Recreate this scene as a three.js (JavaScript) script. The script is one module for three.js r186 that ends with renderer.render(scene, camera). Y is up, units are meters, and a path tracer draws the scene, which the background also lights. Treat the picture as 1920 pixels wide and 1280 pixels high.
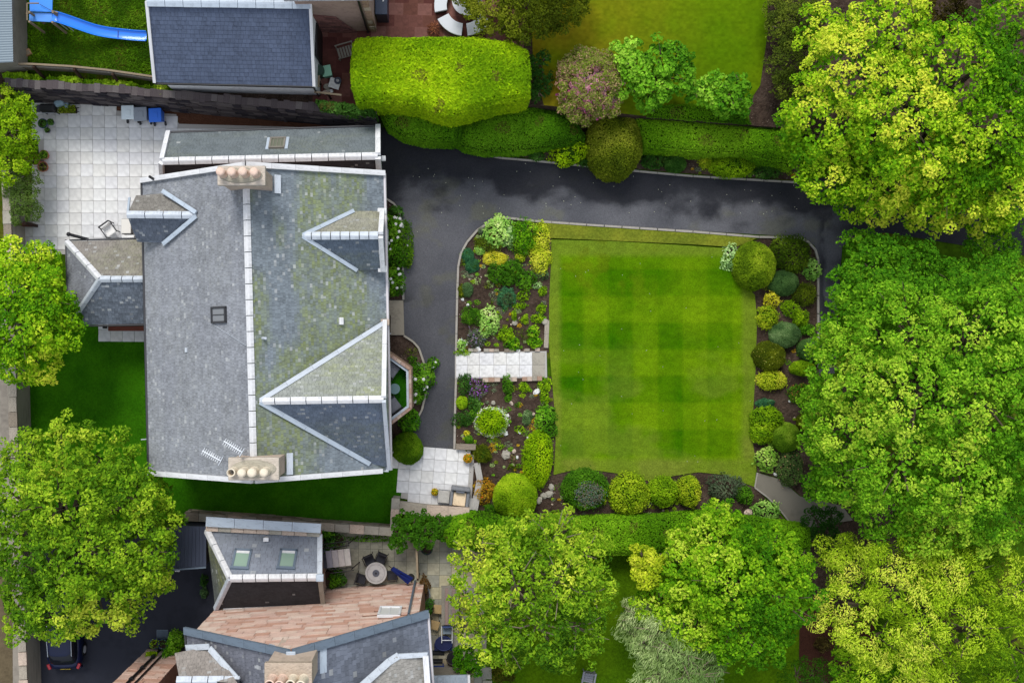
import * as THREE from 'three';
import { mergeGeometries } from 'three/addons/utils/BufferGeometryUtils.js';
import { RoundedBoxGeometry } from 'three/addons/geometries/RoundedBoxGeometry.js';

// ---------------------------------------------------------------- camera, sky, sun, exposure
const scene = new THREE.Scene();
const CAM = 58, S = 36, NX = 870, NY = 640;            // flying height, pixels of the 1920x1280 photo per metre on the ground, point straight below
const camera = new THREE.PerspectiveCamera(2 * Math.atan(640 / S / CAM) * 180 / Math.PI, 1.5, 1, 400);
camera.position.set(0, CAM, 0);
camera.up.set(0, 0, -1);
camera.lookAt(0, 0, 0);
camera.setViewOffset(1920, 1280, 960 - NX, 0, 1920, 1280);

const SUN_DIR = new THREE.Vector3(-0.14, 1.05, -0.80).normalize();
{
  const w = 64, h = 32, d = new Float32Array(w * h * 4);
  for (let y = 0; y < h; y++) for (let x = 0; x < w; x++) {
    const e = Math.sin(((y + 0.5) / h - 0.5) * Math.PI), k = (y + 0.5) / h > 0.5 ? (1 + 2 * e) / 3 : 0.3, i = (y * w + x) * 4;
    d[i] = 0.80 * k; d[i + 1] = 0.87 * k; d[i + 2] = 0.98 * k; d[i + 3] = 1;
  }
  const t = new THREE.DataTexture(d, w, h, THREE.RGBAFormat, THREE.FloatType);
  t.mapping = THREE.EquirectangularReflectionMapping; t.magFilter = THREE.LinearFilter; t.needsUpdate = true;
  scene.background = t; scene.environment = t;
}
const sun = new THREE.DirectionalLight(new THREE.Color(1.0, 0.965, 0.90), 2.35);
sun.position.copy(SUN_DIR).multiplyScalar(90);
sun.castShadow = true; sun.shadow.radius = 42; sun.shadow.mapSize.set(4096, 4096);
Object.assign(sun.shadow.camera, { left: -45, right: 45, top: 35, bottom: -35, near: 1, far: 200 });
scene.add(sun, sun.target);
const renderer = new THREE.WebGLRenderer({ antialias: true });
renderer.toneMapping = THREE.LinearToneMapping;
renderer.toneMappingExposure = 1.3;
renderer.outputColorSpace = THREE.SRGBColorSpace;
renderer.shadowMap.enabled = true;

// ---------------------------------------------------------------- helpers
const V = (x, y, z) => new THREE.Vector3(x, y, z);
const UP = V(0, 1, 0);
const P = (px, py, h = 0) => { const k = (CAM - h) / CAM / S; return V((px - NX) * k, h, (py - NY) * k); };  // where in the garden a point of the photo lies, given its height
const M = (n, h = 0) => n * (CAM - h) / CAM / S;
const rng = (s) => { let a = s >>> 0; return () => { a = (a + 0x6d2b79f5) | 0; let t = Math.imul(a ^ (a >>> 15), 1 | a); t = (t + Math.imul(t ^ (t >>> 7), 61 | t)) ^ t; return ((t ^ (t >>> 14)) >>> 0) / 4294967296; }; };
const R0 = rng(77);
const lin = (c) => (c /= 255, c <= 0.04045 ? c / 12.92 : ((c + 0.055) / 1.055) ** 2.4);
const C = (r, g, b, k = 1) => [lin(r) * k / 1.2, lin(g) * k / 1.2, lin(b) * k / 1.2];      // base colour from how it looks in flat light
const col = (c) => new THREE.Color().setRGB(...c);
const mix = (a, b, t) => a.map((v, i) => v + (b[i] - v) * t);
const clamp = (x, a = 0, b = 1) => Math.min(b, Math.max(a, x));
const smooth = (a, b, x) => { x = clamp((x - a) / (b - a)); return x * x * (3 - 2 * x); };
const hash = (x, y, s) => { let h = Math.imul(x | 0, 374761393) ^ Math.imul(y | 0, 668265263) ^ Math.imul(s | 0, 1274126177); h = Math.imul(h ^ (h >>> 13), 1274126177); return ((h ^ (h >>> 16)) >>> 0) / 4294967296; };
function vnoise(x, y, s = 0, per = 0) {
  const x0 = Math.floor(x), y0 = Math.floor(y), w = (n) => per ? ((n % per) + per) % per : n;
  const u = x - x0, v = y - y0, a = u * u * (3 - 2 * u), b = v * v * (3 - 2 * v);
  const p = hash(w(x0), w(y0), s), q = hash(w(x0 + 1), w(y0), s), r = hash(w(x0), w(y0 + 1), s), t = hash(w(x0 + 1), w(y0 + 1), s);
  return p + (q - p) * a + (r - p) * b + (p - q - r + t) * a * b;
}
function fbm(x, y, o = 4, s = 0, per = 0) { let v = 0, a = 0.5, n = 0; for (let i = 0; i < o; i++) { v += a * vnoise(x, y, s + i * 17, per); n += a; x *= 2; y *= 2; per *= 2; a *= 0.5; } return v / n; }
const toS = (c) => { c = clamp(c); return Math.round(255 * (c <= 0.0031308 ? 12.92 * c : 1.055 * c ** (1 / 2.4) - 0.055)); };
function tex(w, h, fn, data = false) {                      // fn(u, v) -> linear rgb (or one number when it is data)
  const d = new Uint8Array(w * h * 4);
  for (let y = 0; y < h; y++) for (let x = 0; x < w; x++) {
    const c = fn((x + 0.5) / w, (y + 0.5) / h), i = (y * w + x) * 4;
    if (data) d[i] = d[i + 1] = d[i + 2] = Math.round(255 * clamp(c)); else { d[i] = toS(c[0]); d[i + 1] = toS(c[1]); d[i + 2] = toS(c[2]); }
    d[i + 3] = 255;
  }
  const t = new THREE.DataTexture(d, w, h);
  t.wrapS = t.wrapT = THREE.RepeatWrapping; t.magFilter = THREE.LinearFilter; t.minFilter = THREE.LinearMipmapLinearFilter; t.generateMipmaps = true;
  if (!data) t.colorSpace = THREE.SRGBColorSpace;
  t.needsUpdate = true;
  return t;
}
const rep = (t, m) => { const c = t.clone(); c.repeat.set(1 / m, 1 / m); c.needsUpdate = true; return c; };
const counts = {};
const num = (n) => { const k = counts[n] = (counts[n] ?? -1) + 1; return k ? n + '_' + String(k).padStart(3, '0') : n; };
function tag(o, label, category, group, kind) { o.userData.label = label; if (category) o.userData.category = category; if (group) o.userData.group = group; if (kind) o.userData.kind = kind; return o; }
function thing(name, label, category, at, group, kind) {
  const g = new THREE.Group(); g.name = num(name); g.position.copy(at ?? V(0, 0, 0)); scene.add(g); g.updateMatrixWorld();
  return tag(g, label, category, group, kind);
}
function part(parent, name, geo, mat, kind) {               // geometry is given in the parent's own axes
  const m = new THREE.Mesh(geo, mat); m.name = name; m.castShadow = m.receiveShadow = true; parent.add(m);
  if (kind) m.userData.kind = kind;
  return m;
}
function wpart(parent, name, geo, mat, kind) {              // geometry is given in the world's axes
  const p = parent.getWorldPosition(V()); geo = geo.clone().translate(-p.x, -p.y, -p.z); return part(parent, name, geo, mat, kind);
}
function solo(name, geo, mat, label, category, group, kind) { const m = new THREE.Mesh(geo, mat); m.name = num(name); m.castShadow = m.receiveShadow = true; scene.add(m); return tag(m, label, category, group, kind); }
const std = (c, rough = 0.85, o = {}) => new THREE.MeshPhysicalMaterial({ color: col(c), roughness: rough, specularIntensity: rough > 0.75 ? (rough > 0.97 ? 0.08 : 0.3) : 0.8, ...o });
const pairs = (a) => a.length && Array.isArray(a[0]) ? a : Array.from({ length: a.length / 2 }, (_, i) => [a[2 * i], a[2 * i + 1]]);
const shapeOf = (pts, h) => new THREE.Shape(pairs(pts).map(([x, y]) => { const p = P(x, y, h); return new THREE.Vector2(p.x, -p.z); }));
function sheetGeo(pts, h, thick = 0) {                      // a flat sheet (or slab) with uv in metres
  const s = shapeOf(pts, h);
  if (!thick) return new THREE.ShapeGeometry(s).rotateX(-Math.PI / 2).translate(0, h, 0);
  return new THREE.ExtrudeGeometry(s, { depth: thick, bevelEnabled: false }).rotateX(-Math.PI / 2).translate(0, h - thick, 0);
}
function unitUV(geo, pts, h) {                              // uv 0..1 over the bounds of the sheet
  const q = pairs(pts).map(([x, y]) => P(x, y, h)), x0 = Math.min(...q.map((p) => p.x)), x1 = Math.max(...q.map((p) => p.x)), z0 = Math.min(...q.map((p) => p.z)), z1 = Math.max(...q.map((p) => p.z));
  const p = geo.attributes.position, uv = geo.attributes.uv;
  for (let i = 0; i < p.count; i++) uv.setXY(i, (p.getX(i) - x0) / (x1 - x0), (p.getZ(i) - z0) / (z1 - z0));
  return geo;
}
const struct = (name, pts, h, mat, label, thick) => solo(name, sheetGeo(pts, h, thick), mat, label, undefined, undefined, 'structure');
const inside = (pts, x, y) => { let c = false; for (let i = 0, j = pts.length - 1; i < pts.length; j = i++) { const [a, b] = pts[i], [d, e] = pts[j]; if ((b > y) !== (e > y) && x < (d - a) * (y - b) / (e - b) + a) c = !c; } return c; };
function poly(pts, uvScale = 1) {                           // a plane polygon of 3D points, fan, uv in metres
  const n = newell(pts), u = Math.abs(n.y) > 0.9 ? V(1, 0, 0) : V().crossVectors(UP, n).normalize(), v = V().crossVectors(n, u), p = [], q = [], ix = [];
  for (const t of pts) { p.push(t.x, t.y, t.z); q.push(t.dot(u) * uvScale, t.dot(v) * uvScale); }
  for (let i = 1; i < pts.length - 1; i++) ix.push(0, i, i + 1);
  const g = new THREE.BufferGeometry(); g.setAttribute('position', new THREE.Float32BufferAttribute(p, 3)); g.setAttribute('uv', new THREE.Float32BufferAttribute(q, 2)); g.setIndex(ix); g.computeVertexNormals();
  return g;
}
function newell(pts) { const n = V(0, 0, 0); pts.forEach((a, i) => { const b = pts[(i + 1) % pts.length]; n.x += (a.y - b.y) * (a.z + b.z); n.y += (a.z - b.z) * (a.x + b.x); n.z += (a.x - b.x) * (a.y + b.y); }); return n.normalize(); }
function bar(a, b, w, t, up = UP, lift = 0, over = 0) {     // a beam from a to b, w wide, t thick, its thickness along up
  const x = V().subVectors(b, a), L = x.length(); x.normalize();
  const z = V().crossVectors(x, up).normalize(), y = V().crossVectors(z, x);
  const g = new THREE.BoxGeometry(L + over, t, w);
  return g.applyMatrix4(new THREE.Matrix4().makeBasis(x, y, z).setPosition(a.clone().add(b).multiplyScalar(0.5).addScaledVector(y, lift)));
}
function capBar(a, b, w, t, up = UP, lift = 0) {            // a ridge cap: a shallow roof-shaped strip
  const x = V().subVectors(b, a), L = x.length(); x.normalize();
  const z = V().crossVectors(x, up).normalize(), y = V().crossVectors(z, x);
  const s = new THREE.Shape([[-w / 2, -t], [w / 2, -t], [w / 2, -t * 0.55], [w * 0.14, t * 0.5], [0, t * 0.72], [-w * 0.14, t * 0.5], [-w / 2, -t * 0.55]].map((p) => new THREE.Vector2(...p)));
  const g = new THREE.ExtrudeGeometry(s, { depth: L, bevelEnabled: false }).translate(0, 0, -L / 2);
  return g.applyMatrix4(new THREE.Matrix4().makeBasis(z.clone().negate(), y, x).setPosition(a.clone().add(b).multiplyScalar(0.5).addScaledVector(y, lift)));
}
const lerp = (a, b, t) => a.clone().lerp(b, t);
function tube(pts, r0, r1 = r0, seg = 6) {                  // a tapering round rod through points
  const n = pts.length, p = [], ix = [];
  pts.forEach((q, i) => {
    const d = V().subVectors(pts[Math.min(n - 1, i + 1)], pts[Math.max(0, i - 1)]).normalize(), a = V().crossVectors(d, Math.abs(d.y) > 0.9 ? V(1, 0, 0) : UP).normalize(), b = V().crossVectors(d, a), r = r0 + (r1 - r0) * i / (n - 1);
    for (let k = 0; k < seg; k++) { const t = k / seg * 2 * Math.PI, c = q.clone().addScaledVector(a, Math.cos(t) * r).addScaledVector(b, Math.sin(t) * r); p.push(c.x, c.y, c.z); }
    if (i) for (let k = 0; k < seg; k++) { const u = (i - 1) * seg + k, v = (i - 1) * seg + (k + 1) % seg; ix.push(u, v, u + seg, v, v + seg, u + seg); }
  });
  const e = (i, f) => { const o = p.length / 3; p.push(pts[i].x, pts[i].y, pts[i].z); for (let k = 0; k < seg; k++) { const u = (i ? n - 1 : 0) * seg; f ? ix.push(o, u + k, u + (k + 1) % seg) : ix.push(o, u + (k + 1) % seg, u + k); } };
  e(0, true); e(n - 1, false);
  const g = new THREE.BufferGeometry(); g.setAttribute('position', new THREE.Float32BufferAttribute(p, 3)); g.setIndex(ix); g.computeVertexNormals();
  return g;
}
const boxAt = (x, y, z, w, h, d, ry = 0) => new THREE.BoxGeometry(w, h, d).rotateY(ry).translate(x, y, z);
const rbox = (x, y, z, w, h, d, r = 0.03, ry = 0) => new RoundedBoxGeometry(w, h, d, 2, Math.min(r, w / 2.01, h / 2.01, d / 2.01)).rotateY(ry).translate(x, y, z);
const cyl = (x, y, z, r0, r1, h, n = 16) => new THREE.CylinderGeometry(r1, r0, h, n).translate(x, y + h / 2, z);
const merge = (a) => { const keep = ["position", "normal", ...(a.every((g) => g.attributes.uv) ? ["uv"] : [])]; return mergeGeometries(a.map((g) => { g = g.index ? g.toNonIndexed() : g; for (const k of Object.keys(g.attributes)) if (!keep.includes(k)) g.deleteAttribute(k); return g; })); };

// ---------------------------------------------------------------- materials
const grainT = tex(512, 512, (u, v) => { const n = fbm(u * 8, v * 8, 6, 3, 8); const k = 0.62 + 0.76 * n; return [k, k, k]; });
const bumpT = tex(512, 512, (u, v) => fbm(u * 16, v * 16, 5, 9, 16), true);
const grain = (c, m, rough = 0.9, bump = 0.01) => std(c, rough, { map: rep(grainT, m), bumpMap: rep(bumpT, m), bumpScale: bump });
const soilT = tex(1024, 1024, (u, v) => {
  const a = fbm(u * 6, v * 6, 5, 21, 6), b = fbm(u * 48, v * 48, 3, 23, 48), c = vnoise(u * 160, v * 160, 29, 160);
  const k = (0.45 + 0.9 * a) * (0.55 + 0.9 * b), base = mix(C(70, 56, 48), C(88, 74, 65), a);
  return c > 0.93 ? C(140, 126, 112).map((x) => x * 0.9) : base.map((x) => x * k);
});
const turfT = tex(1024, 1024, (u, v) => {                                    // cut grass, grey so that each lawn tints it
  const a = fbm(u * 5, v * 5, 4, 31, 5), b = fbm(u * 60, v * 60, 3, 33, 60), c = fbm(u * 200, v * 130, 2, 37, 0);
  const k = (0.72 + 0.5 * a) * (0.7 + 0.6 * b) * (0.75 + 0.5 * c);
  return [k * 0.8 * (0.85 + 0.3 * a), k * 0.8, k * 0.8];
});
const roughGrassT = tex(1024, 1024, (u, v) => {
  const a = fbm(u * 4, v * 4, 4, 41, 4), b = fbm(u * 40, v * 40, 4, 43, 40), k = (0.45 + 1.05 * b);
  return mix(mix(C(38, 66, 6), C(92, 128, 22), a), C(110, 104, 40), smooth(0.62, 0.8, fbm(u * 7, v * 7, 3, 47, 7)) * 0.6).map((x) => x * k);
});
const turf = (c, m = 7) => std(c, 1, { map: rep(turfT, m), bumpMap: rep(bumpT, 1.1), bumpScale: 0.03 });
const mat = {
  soil: std([1, 1, 1], 1, { map: rep(soilT, 5), bumpMap: rep(bumpT, 1.6), bumpScale: 0.07 }),
  bark: grain(C(92, 62, 48), 1.2, 1, 0.05),
  slab: [C(230, 229, 230), C(227, 226, 228), C(233, 232, 231), C(226, 224, 222), C(229, 227, 224)].map((c) => grain(c, 2.6, 0.8, 0.0015)),
  slabWarm: [C(176, 170, 150), C(166, 163, 146), C(186, 178, 150), C(156, 154, 142), C(172, 160, 134)].map((c) => grain(c, 1.5, 0.85, 0.006)),
  slabRed: [C(120, 78, 70), C(104, 62, 56), C(134, 92, 84), C(92, 52, 48), C(112, 72, 62)].map((c) => grain(c, 1.5, 0.85, 0.006)),
  joint: std(C(176, 172, 168), 1),
  jointWarm: std(C(96, 92, 74), 1), jointRed: std(C(60, 38, 34), 1),
  concrete: grain(C(168, 162, 150), 1.4, 0.9, 0.01),
  kerb: grain(C(168, 162, 154), 0.9, 0.9, 0.008),
  path: grain(C(128, 122, 112), 3, 0.9, 0.006),
  lead: grain(C(205, 212, 222), 1.2, 0.55, 0.004),
  leadBlue: grain(C(188, 200, 214), 1.2, 0.5, 0.004),
  leadDark: grain(C(110, 124, 140), 1.2, 0.5, 0.004),
  white: grain(C(232, 232, 235), 1.8, 0.6, 0.003),
  whiteWall: grain(C(242, 245, 250), 2.2, 0.8, 0.006),
  gutter: std(C(60, 60, 64), 0.5), gutterWhite: std(C(214, 208, 212), 0.5),
  black: std(C(26, 26, 30), 0.5), blackMetal: std(C(34, 34, 38), 0.4, { metalness: 0.3 }),
  stoneWall: grain(C(172, 142, 124), 1.4, 0.95, 0.02),
  stonePale: grain(C(206, 186, 170), 1.1, 0.95, 0.03),
  harl: grain(C(176, 150, 140), 1.6, 0.95, 0.02),
  wood: grain(C(150, 134, 112), 0.7, 0.85, 0.01), woodGrey: grain(C(142, 136, 126), 0.7, 0.9, 0.01), woodRed: grain(C(112, 52, 34), 0.7, 0.7, 0.006), woodDark: grain(C(64, 48, 40), 0.7, 0.85, 0.01),
  trunk: grain(C(104, 92, 78), 0.6, 1, 0.04), twig: std(C(134, 122, 104), 0.95),
  terracotta: grain(C(184, 122, 96), 0.8, 0.85, 0.006), pot: grain(C(238, 208, 190), 0.6, 0.85, 0.006), potPale: grain(C(240, 226, 204), 0.6, 0.8, 0.004),
  glass: new THREE.MeshPhysicalMaterial({ color: col(C(150, 176, 160)), roughness: 0.12, metalness: 0, clearcoat: 1, clearcoatRoughness: 0.05 }),
  glassDark: new THREE.MeshPhysicalMaterial({ color: col([0.008, 0.010, 0.016]), roughness: 0.1, specularIntensity: 0.6 }),
  slate: new THREE.MeshPhysicalMaterial({ vertexColors: true, roughness: 0.78, specularIntensity: 0.4, map: rep(grainT, 1.3) }),
  deck: std(C(60, 62, 68), 1),
  leaf: new THREE.MeshPhysicalMaterial({ vertexColors: true, roughness: 0.95, specularIntensity: 0.12, transmission: 0.3, thickness: 0, side: THREE.DoubleSide }),
  core: std(C(44, 72, 14), 1),
};

// ---------------------------------------------------------------- builders: slated roofs, rubble, paving, foliage
function clipPoly(poly2, by) {                               // Sutherland-Hodgman, both counter-clockwise and convex
  let out = poly2;
  for (let i = 0; i < by.length && out.length; i++) {
    const [ax, ay] = by[i], [bx, by_] = by[(i + 1) % by.length], ins = out; out = [];
    const side = (p) => (bx - ax) * (p[1] - ay) - (by_ - ay) * (p[0] - ax);
    ins.forEach((p, k) => {
      const q = ins[(k + 1) % ins.length], a = side(p), b = side(q);
      if (a >= 0) out.push(p);
      if ((a >= 0) !== (b >= 0)) { const t = a / (a - b); out.push([p[0] + (q[0] - p[0]) * t, p[1] + (q[1] - p[1]) * t]); }
    });
  }
  return out;
}
// One slope of a roof: a boarded deck and, on it, every slate with its own tone and its tail raised over the course below.
function slope(house, pts, { base = C(134, 136, 142), moss = 0, mossCol = C(132, 136, 84), spread = 0.25, ex = 0.135, wd = 0.17, seed = 1, pale = 0.05, deckMat = mat.deck, name = 'roof' } = {}) {
  let n = newell(pts); if (n.y < 0) { pts = [...pts].reverse(); n = newell(pts); }
  const mid = pts.reduce((s, p) => s.add(p), V()).multiplyScalar(1 / pts.length); pts = pts.map((p) => V(p.x, mid.y - (n.x * (p.x - mid.x) + n.z * (p.z - mid.z)) / n.y, p.z));   // one true plane
  const u = V().crossVectors(UP, n).normalize(), v = V().crossVectors(n, u);
  if (v.y < 0) { u.negate(); v.negate(); }
  const o = pts[0], q = pts.map((p) => { const d = V().subVectors(p, o); return [d.dot(u), d.dot(v)]; });
  const area = q.reduce((s, a, i) => { const b = q[(i + 1) % q.length]; return s + a[0] * b[1] - b[0] * a[1]; }, 0);
  const by = area < 0 ? [...q].reverse() : q;
  const low = pts.map((p) => p.clone().addScaledVector(n, -0.12)), dp = [];
  for (let i = 0; i < pts.length; i++) { const j = (i + 1) % pts.length; dp.push(poly([pts[i], low[i], low[j], pts[j]])); }
  const roof = wpart(house, name, merge([poly(pts), poly([...low].reverse()), ...dp]), deckMat);
  const u0 = Math.min(...q.map((p) => p[0])), u1 = Math.max(...q.map((p) => p[0])), v0 = Math.min(...q.map((p) => p[1])), v1 = Math.max(...q.map((p) => p[1]));
  const r = rng(seed * 971), p = [], c = [], uv = [], ix = [], hp = house.getWorldPosition(V()), at = (x, y, l) => V().copy(o).addScaledVector(u, x).addScaledVector(v, y).addScaledVector(n, l).sub(hp);
  for (let y = v0, row = 0; y < v1; y += ex, row++) for (let x = u0 - wd + (row % 2) * wd / 2 + (r() - 0.5) * 0.05; x < u1; ) {
    const w = wd * (0.8 + 0.4 * r()), lean = (r() - 0.5) * 0.012;
    const s = clipPoly([[x + 0.004, y + lean], [x + w - 0.004, y - lean], [x + w - 0.004, y + ex * 1.12], [x + 0.004, y + ex * 1.12]], by);
    x += w;
    if (s.length < 3) { r(); r(); r(); continue; }
    const mx = s[0][0], my = s[0][1], k = p.length / 3, tail = 0.011 + 0.007 * r();
    const m = moss * smooth(0.40, 0.66, fbm(mx * 0.28 + seed, my * 0.75, 4, seed)) * (0.35 + 0.9 * r());
    let t = mix(base, mossCol, clamp(m)), g = (1 - spread / 2 + spread * r()) * (0.9 + 0.2 * fbm(mx * 0.5, my * 0.5, 3, seed + 5));
    if (r() < pale) { t = mix(t, C(190, 192, 192), 0.2 + 0.4 * r()); }
    s.forEach(([a, b]) => { const e = at(a, b, 0.003 + tail * (1 - clamp((b - y) / (ex * 1.12)))); p.push(e.x, e.y, e.z); c.push(t[0] * g, t[1] * g, t[2] * g); uv.push(a, b); });
    for (let i = 1; i < s.length - 1; i++) ix.push(k, k + i, k + i + 1);
    const e0 = p.length / 3, a0 = at(s[0][0], s[0][1], 0), b0 = at(s[1][0], s[1][1], 0);      // the tail's edge
    for (const [e, h] of [[k, 0], [k + 1, 0]]) { p.push(p[e * 3], p[e * 3 + 1], p[e * 3 + 2]); c.push(t[0] * g, t[1] * g, t[2] * g); uv.push(0, 0); }
    p.push(a0.x, a0.y, a0.z, b0.x, b0.y, b0.z); for (let i = 0; i < 2; i++) { c.push(t[0] * g * 0.8, t[1] * g * 0.8, t[2] * g * 0.8); uv.push(0, 0); }
    ix.push(e0, e0 + 2, e0 + 1, e0 + 1, e0 + 2, e0 + 3);
  }
  const g = new THREE.BufferGeometry(); g.setAttribute('position', new THREE.Float32BufferAttribute(p, 3)); g.setAttribute('color', new THREE.Float32BufferAttribute(c, 3)); g.setAttribute('uv', new THREE.Float32BufferAttribute(uv, 2)); g.setIndex(ix); g.computeVertexNormals();
  const sl = part(roof, 'slates', g, mat.slate, 'stuff');
  return { roof, n };
}
function pieces(parent, name, a, b, count, w, t, m, n = UP, lift = 0, gap = 0.012, flat = false) {   // a ridge, hip or coping laid in single pieces
  for (let i = 0; i < count; i++) {
    const L = a.distanceTo(b) / count, e = gap / L / count, k = (f) => lerp(a, b, f);
    wpart(parent, name, (flat ? bar : capBar)(k(i / count + e), k((i + 1) / count - e), w * (0.97 + 0.06 * R0()), t, n, lift + R0() * 0.006), Array.isArray(m) ? m[Math.floor(R0() * m.length)] : m);
  }
}
// A stone face: courses of single blocks on the quadrilateral a-b (foot) c-d (top), each its own length, depth and tone.
function masonry(parent, a, b, c, d, { course = 0.4, len = 0.8, mats, name = 'stone', depth = 0.08, seed = 3, rough = 0.25, cut = null }) {
  const r = rng(seed * 31), n = V().crossVectors(V().subVectors(b, a), V().subVectors(d, a)).normalize(), H = (a.distanceTo(d) + b.distanceTo(c)) / 2, rows = Math.max(1, Math.round(H / course));
  for (let i = 0; i < rows; i++) {
    const t0 = i / rows, t1 = (i + 1) / rows, A = lerp(a, d, (t0 + t1) / 2), B = lerp(b, c, (t0 + t1) / 2), L = A.distanceTo(B), h = H / rows;
    const x = V().subVectors(B, A).normalize(), y = V().crossVectors(n, x);
    for (let s = -r() * len * 0.6; s < L - 0.02;) {
      const w = len * (0.55 + 0.9 * r()), s0 = Math.max(0, s), s1 = Math.min(L, s + w); s += w;
      if (s1 - s0 < 0.06) continue;
      const at = A.clone().addScaledVector(x, (s0 + s1) / 2), dp = depth * (0.7 + 0.6 * r()), hh = h * (1 - rough * 0.4 * r()) - 0.012, m = mats[Math.floor(r() * mats.length)];
      if (cut && cut(at)) continue;
      const g = new THREE.BoxGeometry(s1 - s0 - 0.014, hh, dp), q = g.attributes.position;
      if (rough > 0.3) for (let k = 0; k < q.count; k++) q.setXYZ(k, q.getX(k) + (hash(Math.round(q.getX(k) * 90), Math.round(q.getY(k) * 90 + q.getZ(k) * 9), seed + i) - 0.5) * rough * 0.10, q.getY(k) + (hash(k % 4, i, seed) - 0.5) * 0.02, q.getZ(k));
      g.applyMatrix4(new THREE.Matrix4().makeBasis(x, y, n).setPosition(at.addScaledVector(n, dp / 2 - 0.004)));
      wpart(parent, name, g, m);
    }
  }
}
// Paving laid slab by slab on a skew grid (pixels of the photo); keeps the slabs whose middle is inside the outline.
function paving(group, outline, ox, oy, ux, uy, vx, vy, i0, i1, j0, j1, mats, h = 0.06, t = 0.04, seed = 5, name = 'paving_slab', skew = 0) {
  const r = rng(seed), pts = pairs(outline), k = 1 / S, w = Math.hypot(ux, uy) * k, d = Math.hypot(vx, vy) * k, geo = new RoundedBoxGeometry(w - 0.014, t, d - 0.014, 1, 0.006), ry = -Math.atan2(uy, ux);
  const uvs = geo.attributes.uv, ps = geo.attributes.position; for (let i = 0; i < ps.count; i++) uvs.setXY(i, ps.getX(i), ps.getZ(i));
  for (let j = j0; j < j1; j++) for (let i = i0; i < i1; i++) {
    const s = skew * (j % 2), x = ox + (i + 0.5 + s) * ux + (j + 0.5) * vx, y = oy + (i + 0.5 + s) * uy + (j + 0.5) * vy;
    if (!inside(pts, x, y)) { r(); r(); continue; }
    const m = part(group, name, geo, mats[Math.floor(r() * mats.length)]), p = P(x, y, h);
    m.position.set(p.x, h - t / 2 + (r() - 0.5) * 0.006, p.z); m.rotation.y = ry;
  }
}

const LEAFK = 1.45;
class Leaves {
  constructor(seed) { this.p = []; this.c = []; this.i = []; this.r = rng(seed); }
  rnd() { const r = this.r; let x, y, z, d; do { x = 2 * r() - 1; y = 2 * r() - 1; z = 2 * r() - 1; d = x * x + y * y + z * z; } while (d > 1 || d < 1e-3); d = Math.sqrt(d); return [x / d, y / d, z / d]; }
  leaf(x, y, z, nx, ny, nz, len, wid, c, dir) {
    c = [Math.min(0.8, c[0] * LEAFK), Math.min(0.8, c[1] * LEAFK), Math.min(0.8, c[2] * LEAFK)];              // a leaf folded along its rib
    let m = Math.hypot(nx, ny, nz) || 1; nx /= m; ny /= m; nz /= m;
    let [ax, ay, az] = dir ?? this.rnd(); const dt = ax * nx + ay * ny + az * nz; ax -= nx * dt; ay -= ny * dt; az -= nz * dt; m = Math.hypot(ax, ay, az) || 1; ax /= m; ay /= m; az /= m;
    const bx = ny * az - nz * ay, by = nz * ax - nx * az, bz = nx * ay - ny * ax, h = len / 2, w = wid / 2, f = wid * 0.16, k = this.p.length / 3;
    this.p.push(x - ax * h, y - ay * h, z - az * h, x + bx * w + nx * f, y + by * w + ny * f, z + bz * w + nz * f, x + ax * h - nx * f, y + ay * h - ny * f, z + az * h - nz * f, x - bx * w + nx * f, y - by * w + ny * f, z - bz * w + nz * f);
    for (let i = 0; i < 4; i++) this.c.push(c[0], c[1], c[2]);
    this.i.push(k, k + 1, k + 2, k, k + 2, k + 3);
  }
  geo() { const g = new THREE.BufferGeometry(); g.setAttribute('position', new THREE.Float32BufferAttribute(this.p, 3)); g.setAttribute('color', new THREE.Float32BufferAttribute(this.c, 3)); g.setIndex(this.i); return g; }
}
const tone = (L, pal, t, j = 0.25) => { const a = pal.length - 1, f = clamp(t) * a, i = Math.min(a - 1, Math.floor(f)), k = 1 - j + 2 * j * L.r(); return mix(pal[i], pal[Math.min(a, i + 1)], f - i).map((v) => v * k); };
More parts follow.
